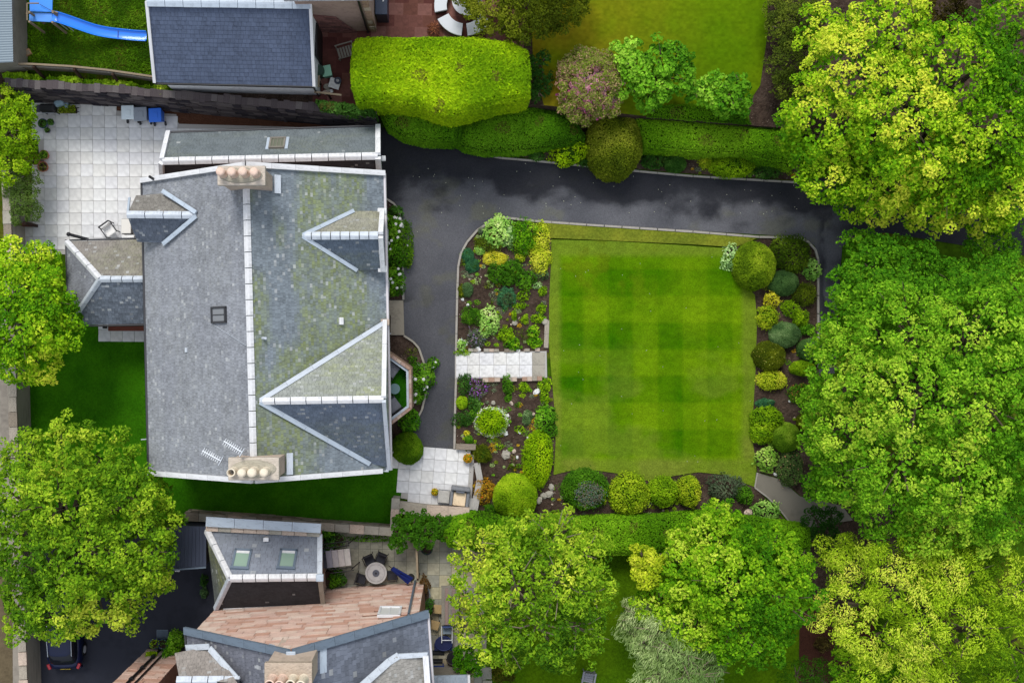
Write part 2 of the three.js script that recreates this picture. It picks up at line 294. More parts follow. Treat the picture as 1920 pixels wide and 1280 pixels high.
// A crown: lobes covered with tufts of leaves, and coarser leaves inside. lobes: [{ c, r, ry }] about the thing's base.
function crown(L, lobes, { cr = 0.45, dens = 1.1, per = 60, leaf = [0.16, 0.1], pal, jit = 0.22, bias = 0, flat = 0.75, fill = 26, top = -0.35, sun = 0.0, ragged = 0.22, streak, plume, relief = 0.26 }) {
  const r = L.r;
  lobes.forEach((b, bi) => {
    const n = Math.max(6, Math.round(2 * Math.PI * b.r * b.r * dens / (Math.PI * cr * cr)));
    for (let k = 0; k < n; k++) {
      const y = 1 - (k + r()) / n * (1 - top), q = Math.sqrt(Math.max(0, 1 - y * y)), a = k * 2.39996 + r() * 0.9, dx = q * Math.cos(a), dz = q * Math.sin(a), rel = fbm(b.c.x * 3 + dx * b.r * 0.75 + 31, b.c.z * 3 + dz * b.r * 0.75 + y * 1.3, 3, 44) - 0.5, e = 1 - ragged + 1.7 * ragged * r() * r() - 0.10 * r() + relief * rel * 2;
      if (rel < -0.17 && r() < 0.75) continue;
      const cx = b.c.x + dx * b.r * e, cy = b.c.y + y * b.ry * e, cz = b.c.z + dz * b.r * e;
      if (lobes.some((o, oi) => oi !== bi && ((cx - o.c.x) / o.r) ** 2 + ((cy - o.c.y) / o.ry) ** 2 + ((cz - o.c.z) / o.r) ** 2 < 0.5)) continue;
      const s = cr * (0.55 + 0.8 * r()), t0 = clamp(bias + (r() - 0.42) * 0.42 + (fbm(cx * 0.3 + 9, cz * 0.3, 3, 5) - 0.5) * 1.7 + sun * y);  // sun lightens tufts towards each lobe's top: sunlight painted into leaf colour
      const m = Math.round(per * (s / cr) ** 2);
      for (let i = 0; i < m; i++) {
        let [ex, ey, ez] = L.rnd(); if (ex * dx * 0.5 + ey * 0.8 + ez * dz * 0.5 < -0.15) { ex = -ex; ey = -ey; ez = -ez; }
        const g = s * (0.35 + 0.65 * Math.sqrt(r())), w = L.rnd(), l = leaf[0] * (0.7 + 0.6 * r());
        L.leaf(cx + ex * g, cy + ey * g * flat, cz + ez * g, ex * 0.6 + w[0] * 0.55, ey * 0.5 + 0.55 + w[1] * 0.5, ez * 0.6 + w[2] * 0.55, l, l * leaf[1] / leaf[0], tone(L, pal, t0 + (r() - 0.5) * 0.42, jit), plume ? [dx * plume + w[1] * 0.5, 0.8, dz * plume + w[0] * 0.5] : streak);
      }
    }
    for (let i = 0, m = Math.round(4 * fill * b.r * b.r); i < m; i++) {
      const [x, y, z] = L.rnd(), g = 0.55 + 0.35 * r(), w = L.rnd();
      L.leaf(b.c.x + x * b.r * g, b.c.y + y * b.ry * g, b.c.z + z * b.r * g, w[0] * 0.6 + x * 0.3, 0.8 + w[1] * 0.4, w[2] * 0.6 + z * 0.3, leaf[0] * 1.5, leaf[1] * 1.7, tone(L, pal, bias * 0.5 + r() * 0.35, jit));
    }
  });
}
const lobesOf = (base, list, flat = 0.8) => list.map(([x, y, h, rp]) => { const c = P(x, y, h).sub(base), r = M(rp, h); return { c, r, ry: Math.min(r * flat, c.y * 0.98) }; });
let treeSeed = 100;
// list: lobes [px, py, height of middle, radius in px]; foot: where the trunk stands [px, py]
function tree(name, label, foot, list, opt, group) {
  const base = P(foot[0], foot[1], 0), t = thing(name, label, opt.category ?? 'tree', base, group), L = new Leaves(treeSeed += 13), lobes = lobesOf(base, list, opt.round ?? 0.8);
  const top = lobes.reduce((s, b) => s.add(b.c), V()).multiplyScalar(1 / lobes.length), r0 = opt.trunk ?? 0.32, fork = V(top.x * 0.4, Math.max(0.6, top.y * 0.5), top.z * 0.4);
  const parts = [tube([V(0, -0.1, 0), V(top.x * 0.1, fork.y * 0.5, top.z * 0.1), fork, lerp(fork, top, 0.7)], r0, r0 * 0.55, 9)];
  lobes.forEach((b) => {
    const bend = lerp(fork, b.c, 0.55).add(V((L.r() - 0.5) * 0.5, 0.4, (L.r() - 0.5) * 0.5));
    parts.push(tube([fork, bend, b.c, b.c.clone().add(V((L.r() - 0.5) * b.r, b.ry * 0.75, (L.r() - 0.5) * b.r))], r0 * 0.45, 0.025));
    for (let k = 0; k < (opt.twigs ?? 3); k++) { const d = L.rnd(), e = b.c.clone().add(V(d[0] * b.r, Math.abs(d[1]) * b.ry, d[2] * b.r).multiplyScalar(opt.reach ?? 0.95)); parts.push(tube([lerp(fork, b.c, 0.8), lerp(b.c, e, 0.5).add(V(0, 0.15, 0)), e], 0.06, 0.012, 5)); }
  });
  part(t, 'trunk', merge(parts), opt.bark ?? mat.trunk);
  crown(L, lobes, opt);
  part(t, 'crown', L.geo(), mat.leaf);
  return t;
}
// Clipped hedges: an outline in the photo at the height of the top, a skin of small leaves over a dense core.
function hedge(name, label, outline, h, { foot = 0, pal, leaf = [0.09, 0.05], dens = 300, round = 0.35, wob = 0.12, category = 'hedge', group, upright = 0.55, bulge = 0.0, bias = 0 }) {
  const pts = pairs(outline), mid = pts.reduce((s, p) => [s[0] + p[0] / pts.length, s[1] + p[1] / pts.length], [0, 0]), base = P(mid[0], mid[1], h).setY(foot), t = thing(name, label, category, base, group), L = new Leaves(treeSeed += 13), r = L.r;
  const w = pts.map(([x, y]) => { const p = P(x, y, h).sub(base); return [p.x, p.z]; }), x0 = Math.min(...w.map((p) => p[0])), x1 = Math.max(...w.map((p) => p[0])), z0 = Math.min(...w.map((p) => p[1])), z1 = Math.max(...w.map((p) => p[1]));
  const dist = (x, z) => { let d = 9; for (let i = 0, j = w.length - 1; i < w.length; j = i++) { const [a, b] = w[i], [e, f] = w[j], k = clamp(((x - a) * (e - a) + (z - b) * (f - b)) / ((e - a) ** 2 + (f - b) ** 2)); d = Math.min(d, Math.hypot(x - a - k * (e - a), z - b - k * (f - b))); } return d; };
  const H = h - foot, topAt = (x, z) => { const d = dist(x, z), k = clamp(d / round); return H - round * (1 - Math.sqrt(Math.max(0, 1 - (1 - k) ** 2))) + (fbm(x * 0.7 + 3, z * 0.7, 3, 8) - 0.5) * wob * 2 + bulge * Math.min(1, d / 1.2); };
  const pick = (x, z) => tone(L, pal, bias + (fbm(x * 0.45 + 20, z * 0.45, 3, 12) - 0.28) * 1.3 + (r() - 0.5) * 0.45, 0.2);
  const area = (x1 - x0) * (z1 - z0);
  for (let i = 0, n = Math.round(area * dens); i < n * 1.35; i++) {
    const x = x0 + (x1 - x0) * r(), z = z0 + (z1 - z0) * r(); if (!inside(w, x, z)) continue;
    const e = 0.12, y = topAt(x, z), gx = (topAt(x + e, z) - y) / e, gz = (topAt(x, z + e) - y) / e, q = L.rnd(), l = leaf[0] * (0.7 + 0.7 * r());
    const shoot = r() < 0.025 ? 0.06 + 0.14 * r() : 0; L.leaf(x, y + shoot + (r() - 0.6) * 0.07, z, -gx + q[0] * 0.55, upright + 0.25 + q[1] * 0.5, -gz + q[2] * 0.55, l, l * leaf[1] / leaf[0], fbm(x * 1.1 + 50, z * 1.1, 3, 19) > 0.70 && r() < 0.5 ? mix(pick(x, z), C(96, 80, 40), 0.7) : pick(x, z));
  }
  for (let i = 0, j = w.length - 1; i < w.length; j = i++) {
    const [a, b] = w[j], [e, f] = w[i], len = Math.hypot(e - a, f - b), s = Math.sign(w.reduce((k, p, m) => { const o = w[(m + 1) % w.length]; return k + p[0] * o[1] - o[0] * p[1]; }, 0)), nx = (f - b) / len * s, nz = -(e - a) / len * s;
    for (let k = 0, n = Math.round(len * H * dens * 0.6); k < n; k++) { const q = r(), y = r() * (H - round * 0.6), x = a + (e - a) * q + (r() - 0.7) * 0.1 * nx, z = b + (f - b) * q + (r() - 0.7) * 0.1 * nz, o = L.rnd(), l = leaf[0] * (0.7 + 0.7 * r()); L.leaf(x, y, z, nx + o[0] * 0.7, 0.3 + o[1] * 0.6, nz + o[2] * 0.7, l, l * leaf[1] / leaf[0], pick(x, z)); }
  }
  const cx = w.reduce((s, p) => s + p[0], 0) / w.length, cz = w.reduce((s, p) => s + p[1], 0) / w.length;
  const sh = new THREE.Shape(w.map(([x, z]) => { const d = Math.hypot(x - cx, z - cz), k = Math.max(0.2, (d - 0.16) / d); return new THREE.Vector2(cx + (x - cx) * k, -(cz + (z - cz) * k)); })), up = Math.max(0.1, H - round * 0.5 - 0.12);
  part(t, 'inner_branches', new THREE.ExtrudeGeometry(sh, { depth: up, bevelEnabled: false }).rotateX(-Math.PI / 2), mat.core);
  part(t, 'foliage', L.geo(), mat.leaf);
  return t;
}
// Garden plants. Middle and radii in pixels as seen, height in metres.
// styles: clip (tight dome), loose (tufts), big (broad leaves), spike (upright blades), mat (low cushion), flower (with blooms)
function plant(label, px, py, rx, ry, h, pal, style = 'loose', o = {}) {
  const foot = o.foot ?? 0.03, base = P(px, py, foot + h * 0.45).setY(foot), t = thing(o.name ?? 'shrub', label, o.category ?? 'shrub', base, o.group), L = new Leaves(treeSeed += 13), r = L.r, a = M(rx, h * 0.5) * 1.12, b = M(ry, h * 0.5) * 1.12, rot = o.rot ?? 0, co = Math.cos(rot), si = Math.sin(rot), lf = o.leaf ?? ({ clip: 0.07, loose: 0.1, big: 0.2, spike: 0.3, mat: 0.06, flower: 0.1 })[style];
  const dens = (o.dens ?? 1) * ({ clip: 5.5, loose: 3.0, big: 2.6, spike: 4, mat: 4.5, flower: 3.2 })[style], n = clamp(Math.round(Math.PI * a * b * (1 + 0.7 * h / Math.max(a, b)) * dens / (lf * lf * 0.5)), 60, 14000), wob = o.wob ?? ({ clip: 0.11, loose: 0.46, big: 0.44, spike: 0.36, mat: 0.26, flower: 0.3 })[style];
  const bare = pal === PAL.none;
  for (let i = 0; i < n; i++) {
    const y = -0.15 + 1.15 * r(), q = Math.sqrt(Math.max(0, 1 - y * y)), an = r() * 2 * Math.PI, dx = q * Math.cos(an), dz = q * Math.sin(an), lump = 1 + wob * 2 * (fbm(dx * 2.2 + px * 0.37, dz * 2.2 + y * 2 + py * 0.11, 3, 3) - 0.5) + (r() - 0.6) * wob * 0.5, e = style === 'clip' ? 0.96 + 0.07 * r() : 0.78 + 0.24 * Math.sqrt(r()) + (r() < 0.07 ? 0.2 * r() : 0);
    const X = dx * a * lump * e, Z = dz * b * lump * e, yy = Math.max(0.01, y) ** (style === 'clip' || o.core ? 0.62 : 0.85) * h * lump * e, w = L.rnd(), l = lf * (0.65 + 0.7 * r());
    const t0 = (o.bias ?? 0) + (fbm(dx * 1.6 + px, dz * 1.6 + py, 3, 7) - 0.3) * 1.2 + (r() - 0.5) * 0.5;
    let c = tone(L, pal, t0, 0.22);
    if (o.rim && q > 0.86 && r() < 0.5) c = o.rim.map((v) => v * (0.7 + 0.5 * r()));
    if (o.heart && Math.hypot(dx - 0.1, dz - 0.15) < 0.5 + 0.2 * r()) c = o.heart.map((v) => v * (0.6 + 0.7 * r()));
    if (o.flower && r() < (o.share ?? 0.1)) c = o.flower.map((v) => v * (0.75 + 0.5 * r()));
    const dir = style === 'spike' ? [dx + w[0] * 0.5, 0.5 + w[1] * 0.3, dz + w[2] * 0.5] : undefined, slim = o.slim ?? (style === 'spike' ? 0.16 : style === 'big' ? 0.62 : 0.55);
    L.leaf(X * co - Z * si, yy, X * si + Z * co, (dx * co - dz * si) * 0.8 + w[0] * 0.5, y * 0.7 + 0.45 + w[1] * 0.4, (dx * si + dz * co) * 0.8 + w[2] * 0.5, l, l * slim, c, dir);
  }
  const stems = [], k = style === 'mat' ? 3 : 6;
  for (let i = 0; i < k; i++) { const an = i / k * 6.28 + r(), e = 0.25 + 0.45 * r(); stems.push(tube([V(0, -0.02, 0), V(Math.cos(an) * a * e * 0.5, h * 0.4, Math.sin(an) * b * e * 0.5), V(Math.cos(an) * a * e, h * 0.75, Math.sin(an) * b * e)], 0.018, 0.006, 5)); }
  if (style === 'clip' || style === 'mat' || o.core) stems.push(new THREE.SphereGeometry(1, 16, 10, 0, 6.2832, 0, 1.7).toNonIndexed().scale(a * 0.88, h * 0.88, b * 0.88).rotateY(-rot));
  const g = merge(stems.map((s) => { s.deleteAttribute('uv'); return s; }));
  part(t, 'stems', g, mat.core);
  part(t, 'foliage', L.geo(), mat.leaf);
  if (o.blooms) {                                            // separate heads of flower
    const F = new Leaves(treeSeed += 13), [count, size, fc] = o.blooms;
    for (let i = 0; i < count; i++) { const an = r() * 6.28, q = Math.sqrt(r()) * 0.95, x = Math.cos(an) * q * a, z = Math.sin(an) * q * b, y = h * (Math.sqrt(1 - q * q * 0.8) + 0.06); for (let k2 = 0; k2 < 7; k2++) { const a2 = k2 * 0.9, w = L.rnd(); F.leaf(x + Math.cos(a2) * size * 0.35, y + r() * 0.02, z + Math.sin(a2) * size * 0.35, Math.cos(a2) * 0.4 + w[0] * 0.2, 1, Math.sin(a2) * 0.4 + w[2] * 0.2, size * 0.8, size * 0.6, fc.map((v) => v * (0.85 + 0.25 * r())), [Math.cos(a2), 0.2, Math.sin(a2)]); } }
    part(t, 'flowers', F.geo(), mat.leaf);
  }
  return t;
}
const Q = (...t) => t.map((c) => C(...c));
const PAL = {
  none: [[0, 0, 0]],
  lime: Q([84, 122, 8], [132, 168, 18], [180, 200, 44]), limeHot: Q([106, 146, 6], [152, 184, 14], [194, 208, 34]),
  green: Q([50, 94, 12], [88, 136, 24], [140, 176, 54]), deep: Q([38, 74, 20], [66, 108, 36], [108, 146, 66]), mid: Q([56, 108, 14], [104, 158, 30], [160, 200, 66]),
  olive: Q([66, 84, 12], [106, 124, 22], [150, 158, 48]), oliveDark: Q([64, 78, 10], [100, 112, 16], [140, 144, 42]),
  yellow: Q([150, 150, 24], [208, 200, 48], [240, 230, 96]), yellowGreen: Q([110, 140, 16], [168, 182, 34], [214, 212, 72]),
  blue: Q([40, 84, 56], [66, 120, 76], [112, 156, 110]), blueGrey: Q([64, 92, 54], [98, 128, 76], [146, 164, 118]), mint: Q([112, 150, 86], [166, 198, 126], [212, 230, 178]), paleLime: Q([110, 160, 60], [170, 204, 104], [222, 236, 168]),
  grey: Q([66, 84, 58], [104, 116, 88], [150, 152, 124]), silver: Q([94, 124, 62], [142, 164, 98], [190, 202, 144]), rust: Q([120, 88, 20], [176, 142, 34], [214, 186, 60]),
  maple: Q([54, 104, 8], [100, 150, 14], [154, 186, 30], [206, 214, 66]), sycamore: Q([58, 110, 12], [98, 150, 22], [138, 178, 40], [176, 198, 62]), ash: Q([58, 98, 14], [104, 144, 22], [150, 178, 40], [188, 198, 64]), bright: Q([56, 108, 8], [96, 146, 14], [142, 178, 30], [188, 204, 70]), golden: Q([66, 104, 8], [116, 150, 16], [164, 190, 38], [204, 214, 78]), pine: Q([62, 78, 20], [104, 118, 34], [150, 156, 56]), turfy: Q([64, 112, 8], [98, 148, 14], [136, 178, 34]), hedgeDark: Q([58, 106, 10], [86, 138, 16], [120, 168, 32]),
};

// ---------------------------------------------------------------- the setting: ground, driveway, lawns, beds, paving
const TER = 2.4;                                             // the gardens to the north lie higher, behind the rubble wall
{
  const g = new THREE.PlaneGeometry(700, 700).rotateX(-Math.PI / 2), uv = g.attributes.uv; for (let i = 0; i < uv.count; i++) uv.setXY(i, uv.getX(i) * 700, uv.getY(i) * 700);
  solo('ground', g.translate(0, -0.02, 0), std([0.8, 0.8, 0.8], 1, { map: rep(roughGrassT, 6) }), 'dark earth and grass under the gardens', undefined, undefined, 'structure');
}
struct('terrace', [-900, -900, -900, 140, 10, 150, 330, 172, 650, 200, 705, 205, 860, 206, 1000, 196, 1215, 220, 1480, 240, 2800, 250, 2800, -900], TER, mat.soil, 'raised earth terrace of the gardens behind the rubble wall', TER);
struct('rough_grass', [10, -300, 300, -300, 300, 170, 5, 146], TER + 0.02, std([0.85, 0.8, 0.85], 1, { map: rep(roughGrassT, 5), bumpMap: rep(bumpT, 0.8), bumpScale: 0.08 }), 'rough uncut grass beside the blue roofed garage');
{
  const o = [985, -300, 1438, -300, 1440, 60, 1426, 160, 1402, 195, 1406, 230, 1215, 218, 1080, 203, 1020, 197, 1000, 130], lawnT = tex(768, 768, (u, v) => {
    const a = fbm(u * 5, v * 6, 4, 51), b = fbm(u * 70, v * 110, 3, 53), w = smooth(0.85, 0.15, u) * smooth(0.2, 0.75, v);
    return mix(mix(C(72, 110, 4), C(98, 122, 8), a), C(142, 120, 26), clamp(w * 0.75 * fbm(u * 9, v * 9, 3, 57) * 1.4)).map((x) => x * (0.72 + 0.55 * b));
  });
  solo('upper_lawn', unitUV(sheetGeo(o, TER + 0.03), o, TER + 0.03), std([1, 1, 1], 1, { map: lawnT }), 'mossy yellowing lawn above the clipped hedge', undefined, undefined, 'structure');
}
{
  const o = [700, 236, 860, 262, 900, 291, 1000, 301, 1100, 311, 1200, 321, 1300, 330, 1500, 342, 1560, 330, 1660, 380, 2300, 390, 2300, 540, 1660, 436, 1600, 446, 1580, 462, 1577, 500, 1566, 700, 1536, 700, 1536, 480, 1528, 460, 1500, 444, 1300, 432, 1100, 420, 1000, 412, 950, 406, 920, 413, 895, 428, 875, 450, 861, 480, 856, 520, 853, 660, 853, 850, 700, 850];
  const wetShade = (u, v) => {                                    // damp patches, plus painted shade of hedge, villa and trees
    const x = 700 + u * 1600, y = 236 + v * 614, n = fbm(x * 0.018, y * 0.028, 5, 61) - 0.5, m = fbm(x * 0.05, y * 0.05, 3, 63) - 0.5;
    const edge = 355 + (x - 760) * 0.065 + n * 110 + m * 26, a = smooth(edge + 30, edge - 26, y) * (0.86 + 0.28 * fbm(x * 0.02, y * 0.03, 4, 64)), west = smooth(765, 735, x + n * 40) * smooth(470, 380, y), side = smooth(1530, 1545, x) * smooth(0.42, 0.62, fbm(x * 0.03, y * 0.02, 4, 67)) * 0.8;  // hedge shade and the villa wing's shadow strip painted in with the damp
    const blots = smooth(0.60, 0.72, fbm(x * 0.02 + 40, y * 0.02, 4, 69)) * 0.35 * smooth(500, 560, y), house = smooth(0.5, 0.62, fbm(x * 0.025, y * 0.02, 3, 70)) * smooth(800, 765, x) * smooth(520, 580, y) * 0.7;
    const east = smooth(1545, 1600, x + n * 60), damp = 0.45 * smooth(460, 700, y) * (0.5 + fbm(x * 0.03, y * 0.012, 4, 66)) * smooth(1000, 900, x);  // far stretch darkened to stand for shade between the tree crowns
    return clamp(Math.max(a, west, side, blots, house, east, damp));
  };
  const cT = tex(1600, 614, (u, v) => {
    const x = 700 + u * 1600, y = 236 + v * 614, w = wetShade(u, v), g = 0.75 + 0.5 * vnoise(x * 1.3, y * 1.3, 71), l = fbm(x * 0.012, y * 0.012, 4, 73);
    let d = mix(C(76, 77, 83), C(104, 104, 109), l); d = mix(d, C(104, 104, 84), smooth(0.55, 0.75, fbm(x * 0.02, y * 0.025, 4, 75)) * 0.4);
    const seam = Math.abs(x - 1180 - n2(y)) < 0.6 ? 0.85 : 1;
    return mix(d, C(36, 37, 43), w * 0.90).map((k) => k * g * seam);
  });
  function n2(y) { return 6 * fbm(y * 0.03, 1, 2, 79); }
  const rT = tex(800, 307, (u, v) => 0.92 - 0.30 * wetShade(u, v), true);
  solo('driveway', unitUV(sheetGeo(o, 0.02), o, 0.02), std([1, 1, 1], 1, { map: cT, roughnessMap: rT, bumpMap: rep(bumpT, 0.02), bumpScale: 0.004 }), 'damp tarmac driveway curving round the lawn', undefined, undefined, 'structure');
}
{
  const o = [1034, 449, 1150, 452, 1270, 459, 1360, 465, 1374, 492, 1390, 524, 1416, 553, 1420, 600, 1417, 700, 1411, 800, 1412, 830, 1419, 870, 1416, 913, 1395, 905, 1360, 890, 1310, 885, 1270, 891, 1210, 901, 1170, 889, 1120, 882, 1075, 881, 1038, 890, 1042, 830, 1040, 770, 1034, 700, 1029, 640, 1030, 560, 1033, 500];
  const x0 = 1029, x1 = 1420, y0 = 449, y1 = 913;
  const lawnT = tex(1024, 1214, (u, v) => {
    const x = x0 + u * (x1 - x0), y = y0 + v * (y1 - y0), wob = (fbm(x * 0.02, y * 0.02, 3, 81) - 0.5) * 5;
    const sx = Math.sin((x + wob - 1094) / 46.6 * Math.PI), sy = Math.sin((y + wob - 655) / 50 * Math.PI), st = (s) => smooth(-0.28, 0.28, s);
    const edge = Math.min(x - 1031 - wob, 1412 - x + wob, y - 460, 880 - y + wob), border = smooth(26, 12, edge);
    const k = (0.5 * st(sx) * smooth(430, 640, y) + 0.5 * st(sy)), patch = fbm(x * 0.014, y * 0.014, 4, 83), fade = smooth(0.50, 0.68, fbm(x * 0.012 + 7, y * 0.018, 4, 85));
    let c = mix(C(58, 104, 0), C(116, 148, 12), 0.13 + k * 0.50 + (patch - 0.5) * 0.8);
    c = mix(c, C(112, 128, 40), border * 0.62 + fade * 0.42 * smooth(600, 760, y));
    c = mix(c, C(96, 104, 14), smooth(0.54, 0.72, fbm(x * 0.03, y * 0.03, 4, 87)) * 0.36 * smooth(620, 520, y) * smooth(1300, 1140, x));
    const f = 0.60 + 0.80 * fbm(x * 0.8, y * 0.8, 3, 89), e = 0.80 + 0.40 * fbm(x * 0.10, y * 0.16, 4, 91);
    return c.map((q) => q * f * e);
  });
  solo('lawn', unitUV(sheetGeo(o, 0.09, 0.06), o, 0.09), std([1, 1, 1], 1, { map: lawnT, bumpMap: rep(bumpT, 0.05), bumpScale: 0.02 }), 'striped square lawn mown in a chequer', undefined, undefined, 'structure');
}
struct('grass_bank', [1005, 416, 1100, 424, 1300, 437, 1420, 446, 1400, 456, 1378, 463, 1300, 458, 1150, 451, 1034, 446, 1024, 436], 0.10, turf(C(126, 136, 42), 5), 'yellowing grass bank between lawn and driveway', 0.07);
struct('artificial_grass', [48, 596, 290, 596, 290, 880, 760, 876, 742, 990, 345, 970, 36, 985], 0.03, turf(C(58, 118, 12), 4), 'dark green artificial grass wrapping round the villa');
struct('grass_verge', [1580, 464, 1602, 450, 1660, 440, 1900, 520, 1900, 700, 1570, 700], 0.03, turf(C(62, 104, 12), 5), 'strip of grass under the big broadleaf tree east of the side path');
struct('lower_lawn', [836, 1030, 1536, 1030, 1530, 1180, 1506, 1270, 1480, 1500, 820, 1500], 0.02, turf(C(84, 120, 10), 6), 'lawn of the lower garden below the boundary hedge');
// beds
struct('flower_bed', [866, 470, 880, 448, 900, 428, 922, 416, 950, 409, 1002, 416, 1024, 436, 1034, 449, 1033, 500, 1030, 560, 1029, 660, 855, 660, 858, 520], 0.035, mat.soil, 'upper rockery bed of dark soil west of the lawn');
struct('flower_bed', [855, 708, 1034, 706, 1040, 770, 1042, 830, 1038, 890, 1075, 881, 1120, 882, 1170, 889, 1210, 901, 1270, 891, 1310, 885, 1360, 890, 1395, 905, 1416, 913, 1450, 950, 1480, 985, 1500, 1005, 1340, 1000, 880, 1000, 890, 850, 855, 842], 0.035, mat.soil, 'lower bed of dark soil running round the south of the lawn');
struct('flower_bed', [1425, 447, 1500, 446, 1524, 462, 1534, 482, 1535, 700, 1600, 720, 1640, 930, 1560, 945, 1500, 928, 1465, 897, 1420, 884, 1419, 870, 1412, 830, 1411, 800, 1417, 700, 1420, 600, 1416, 553, 1390, 524, 1374, 492, 1362, 466, 1400, 458], 0.035, mat.soil, 'eastern bed of clipped domes between lawn and side path');
struct('flower_bed', [700, 210, 860, 256, 900, 285, 1000, 297, 1100, 307, 1200, 317, 1300, 326, 1500, 338, 1500, 255, 705, 205], 0.035, mat.soil, 'narrow shaded bed at the foot of the driveway hedge');
struct('flower_bed', [715, 372, 722, 372, 746, 392, 753, 420, 756, 562, 700, 562, 700, 372], 0.035, mat.soil, 'rose bed along the villa front');
struct('flower_bed', [700, 629, 757, 629, 785, 650, 797, 690, 801, 722, 791, 770, 765, 814, 740, 840, 700, 836], 0.035, mat.soil, 'curved bed round the bay window');
struct('soil_strip', [90, 184, 330, 200, 700, 222, 706, 242, 335, 232, 330, 214, 100, 200], 0.03, mat.bark, 'strip of brown bark at the foot of the rubble wall');
struct('bare_earth', [1500, 1140, 1640, 1140, 1640, 1400, 1496, 1400], 0.03, grain(C(70, 44, 36), 1.4, 1, 0.05), 'bare reddish earth beside the lower lawn');
struct('bare_earth', [1560, 930, 1700, 930, 1700, 1140, 1530, 1140, 1490, 1005], 0.025, mat.soil, 'shaded earth under the golden conifer');
struct('garden_path', [1421, 886, 1465, 899, 1500, 930, 1580, 948, 1600, 975, 1510, 990, 1484, 980, 1460, 952, 1416, 914], 0.05, mat.path, 'concrete path slanting out of the lawn corner', 0.04);
struct('pavement', [-900, 560, 14, 560, 20, 800, 44, 1400, 44, 1700, -900, 1700], 0.02, grain(C(150, 142, 132), 2.2, 0.95, 0.01), 'grey public footway beyond the west wall');
struct('road_verge', [-900, 1040, 22, 1040, 24, 1500, -900, 1500], 0.03, grain(C(104, 92, 72), 1.6, 1, 0.03), 'mossy verge of the lane at the south west corner');
struct('lower_driveway', [40, 985, 400, 992, 425, 1120, 480, 1160, 480, 1500, 50, 1500], 0.02, grain(C(50, 52, 62), 3.5, 0.85, 0.006), 'dark tarmac drive of the lower house');
// paving, slab by slab
function paved(name, outline, under, label, ...grid) { const g = thing(name, label, undefined, V(0, 0, 0), undefined, 'structure'); part(g, 'bedding', sheetGeo(outline, grid[12] ? grid[12] - 0.012 : 0.048), under); paving(g, outline, ...grid); return g; }
paved('patio', [62, 194, 330, 213, 333, 230, 708, 236, 708, 330, 290, 335, 272, 480, 45, 475, 46, 440, 74, 300], mat.joint, 'large patio of pale square slabs behind the villa', 172.5, 239, 22.9, 0.2, 0.3, 22.9, -6, 25, -3, 11, mat.slab, 0.06, 0.04, 5);
paved('patio', [722, 866, 745, 852, 792, 841, 889, 853, 886, 960, 743, 932, 751, 884, 722, 882], mat.joint, 'small sunny patio of pale slabs at the south corner of the villa', 770, 858, 22.2, 1.7, -1.7, 22.2, -4, 7, -2, 6, mat.slab, 0.06, 0.04, 6);
paved('doorstep_paving', [182, 606, 274, 606, 274, 641, 182, 641], mat.joint, 'row of pale slabs below the hipped rear wing', 183.5, 617.5, 22.6, 0.2, 0.2, 22.6, 0, 5, -1, 1, mat.slab, 0.06, 0.04, 7);
{
  const g = thing('slab_path', 'short path of pale slabs crossing the bed to the lawn', undefined, V(0, 0, 0), undefined, 'structure'), xs = [855, 877, 899, 926, 950, 974, 998, 1022];
  part(g, 'bedding', sheetGeo([853, 660, 1025, 658, 1026, 708, 853, 710], 0.05), mat.joint);
  for (let i = 0; i < 7; i++) for (let j = 0; j < 2; j++) { const a = P(xs[i] + 0.3, 661.5 + j * 23.2 - i * 0.15, 0.075), b = P(xs[i + 1] - 0.3, 684.2 + j * 23.2 - i * 0.15, 0.075), m = part(g, 'paving_slab', new RoundedBoxGeometry(b.x - a.x, 0.05, b.z - a.z, 1, 0.006), i === 6 ? mat.concrete : mat.slab[(i * 3 + j) % 5]); m.position.set((a.x + b.x) / 2, 0.05 + R0() * 0.006, (a.z + b.z) / 2); }
}
paved('lower_patio', [600, 985, 782, 1000, 784, 1098, 600, 1122], mat.jointWarm, 'grey slab terrace behind the lower house', 605, 1005, 22.5, 0.4, -0.3, 22.4, 0, 9, -1, 6, [mat.slabWarm[1], mat.slabWarm[1], mat.slabWarm[3]], 0.06, 0.04, 8);
paved('lower_patio', [786, 1020, 905, 1024, 905, 1290, 786, 1290], mat.jointWarm, 'mossy cream slab terrace under the ash tree', 779, 1033, 22.6, 0.4, -0.3, 22.4, 0, 6, -1, 12, mat.slabWarm, 0.06, 0.04, 9);
{
  const o = [588, -200, 1000, -200, 1000, 72, 690, 100, 660, 188, 588, 188];
  const k = (CAM - TER) / CAM, q = pairs(o).map(([x, y]) => [NX + (x - NX) * k, NY + (y - NY) * k]);      // laid on the terrace
  const g = thing('red_terrace', 'terrace of weathered red slabs behind the yellow hedge', undefined, V(0, 0, 0), undefined, 'structure');
  part(g, 'bedding', sheetGeo(o, TER + 0.02), mat.jointRed);
  paving(g, q, NX + (734 - NX) * k, NY + (1 - NY) * k, 27, 0.6, -0.3, 22.2, -7, 12, -5, 10, mat.slabRed, TER + 0.05, 0.04, 11, 'paving_slab', 0.4);
}
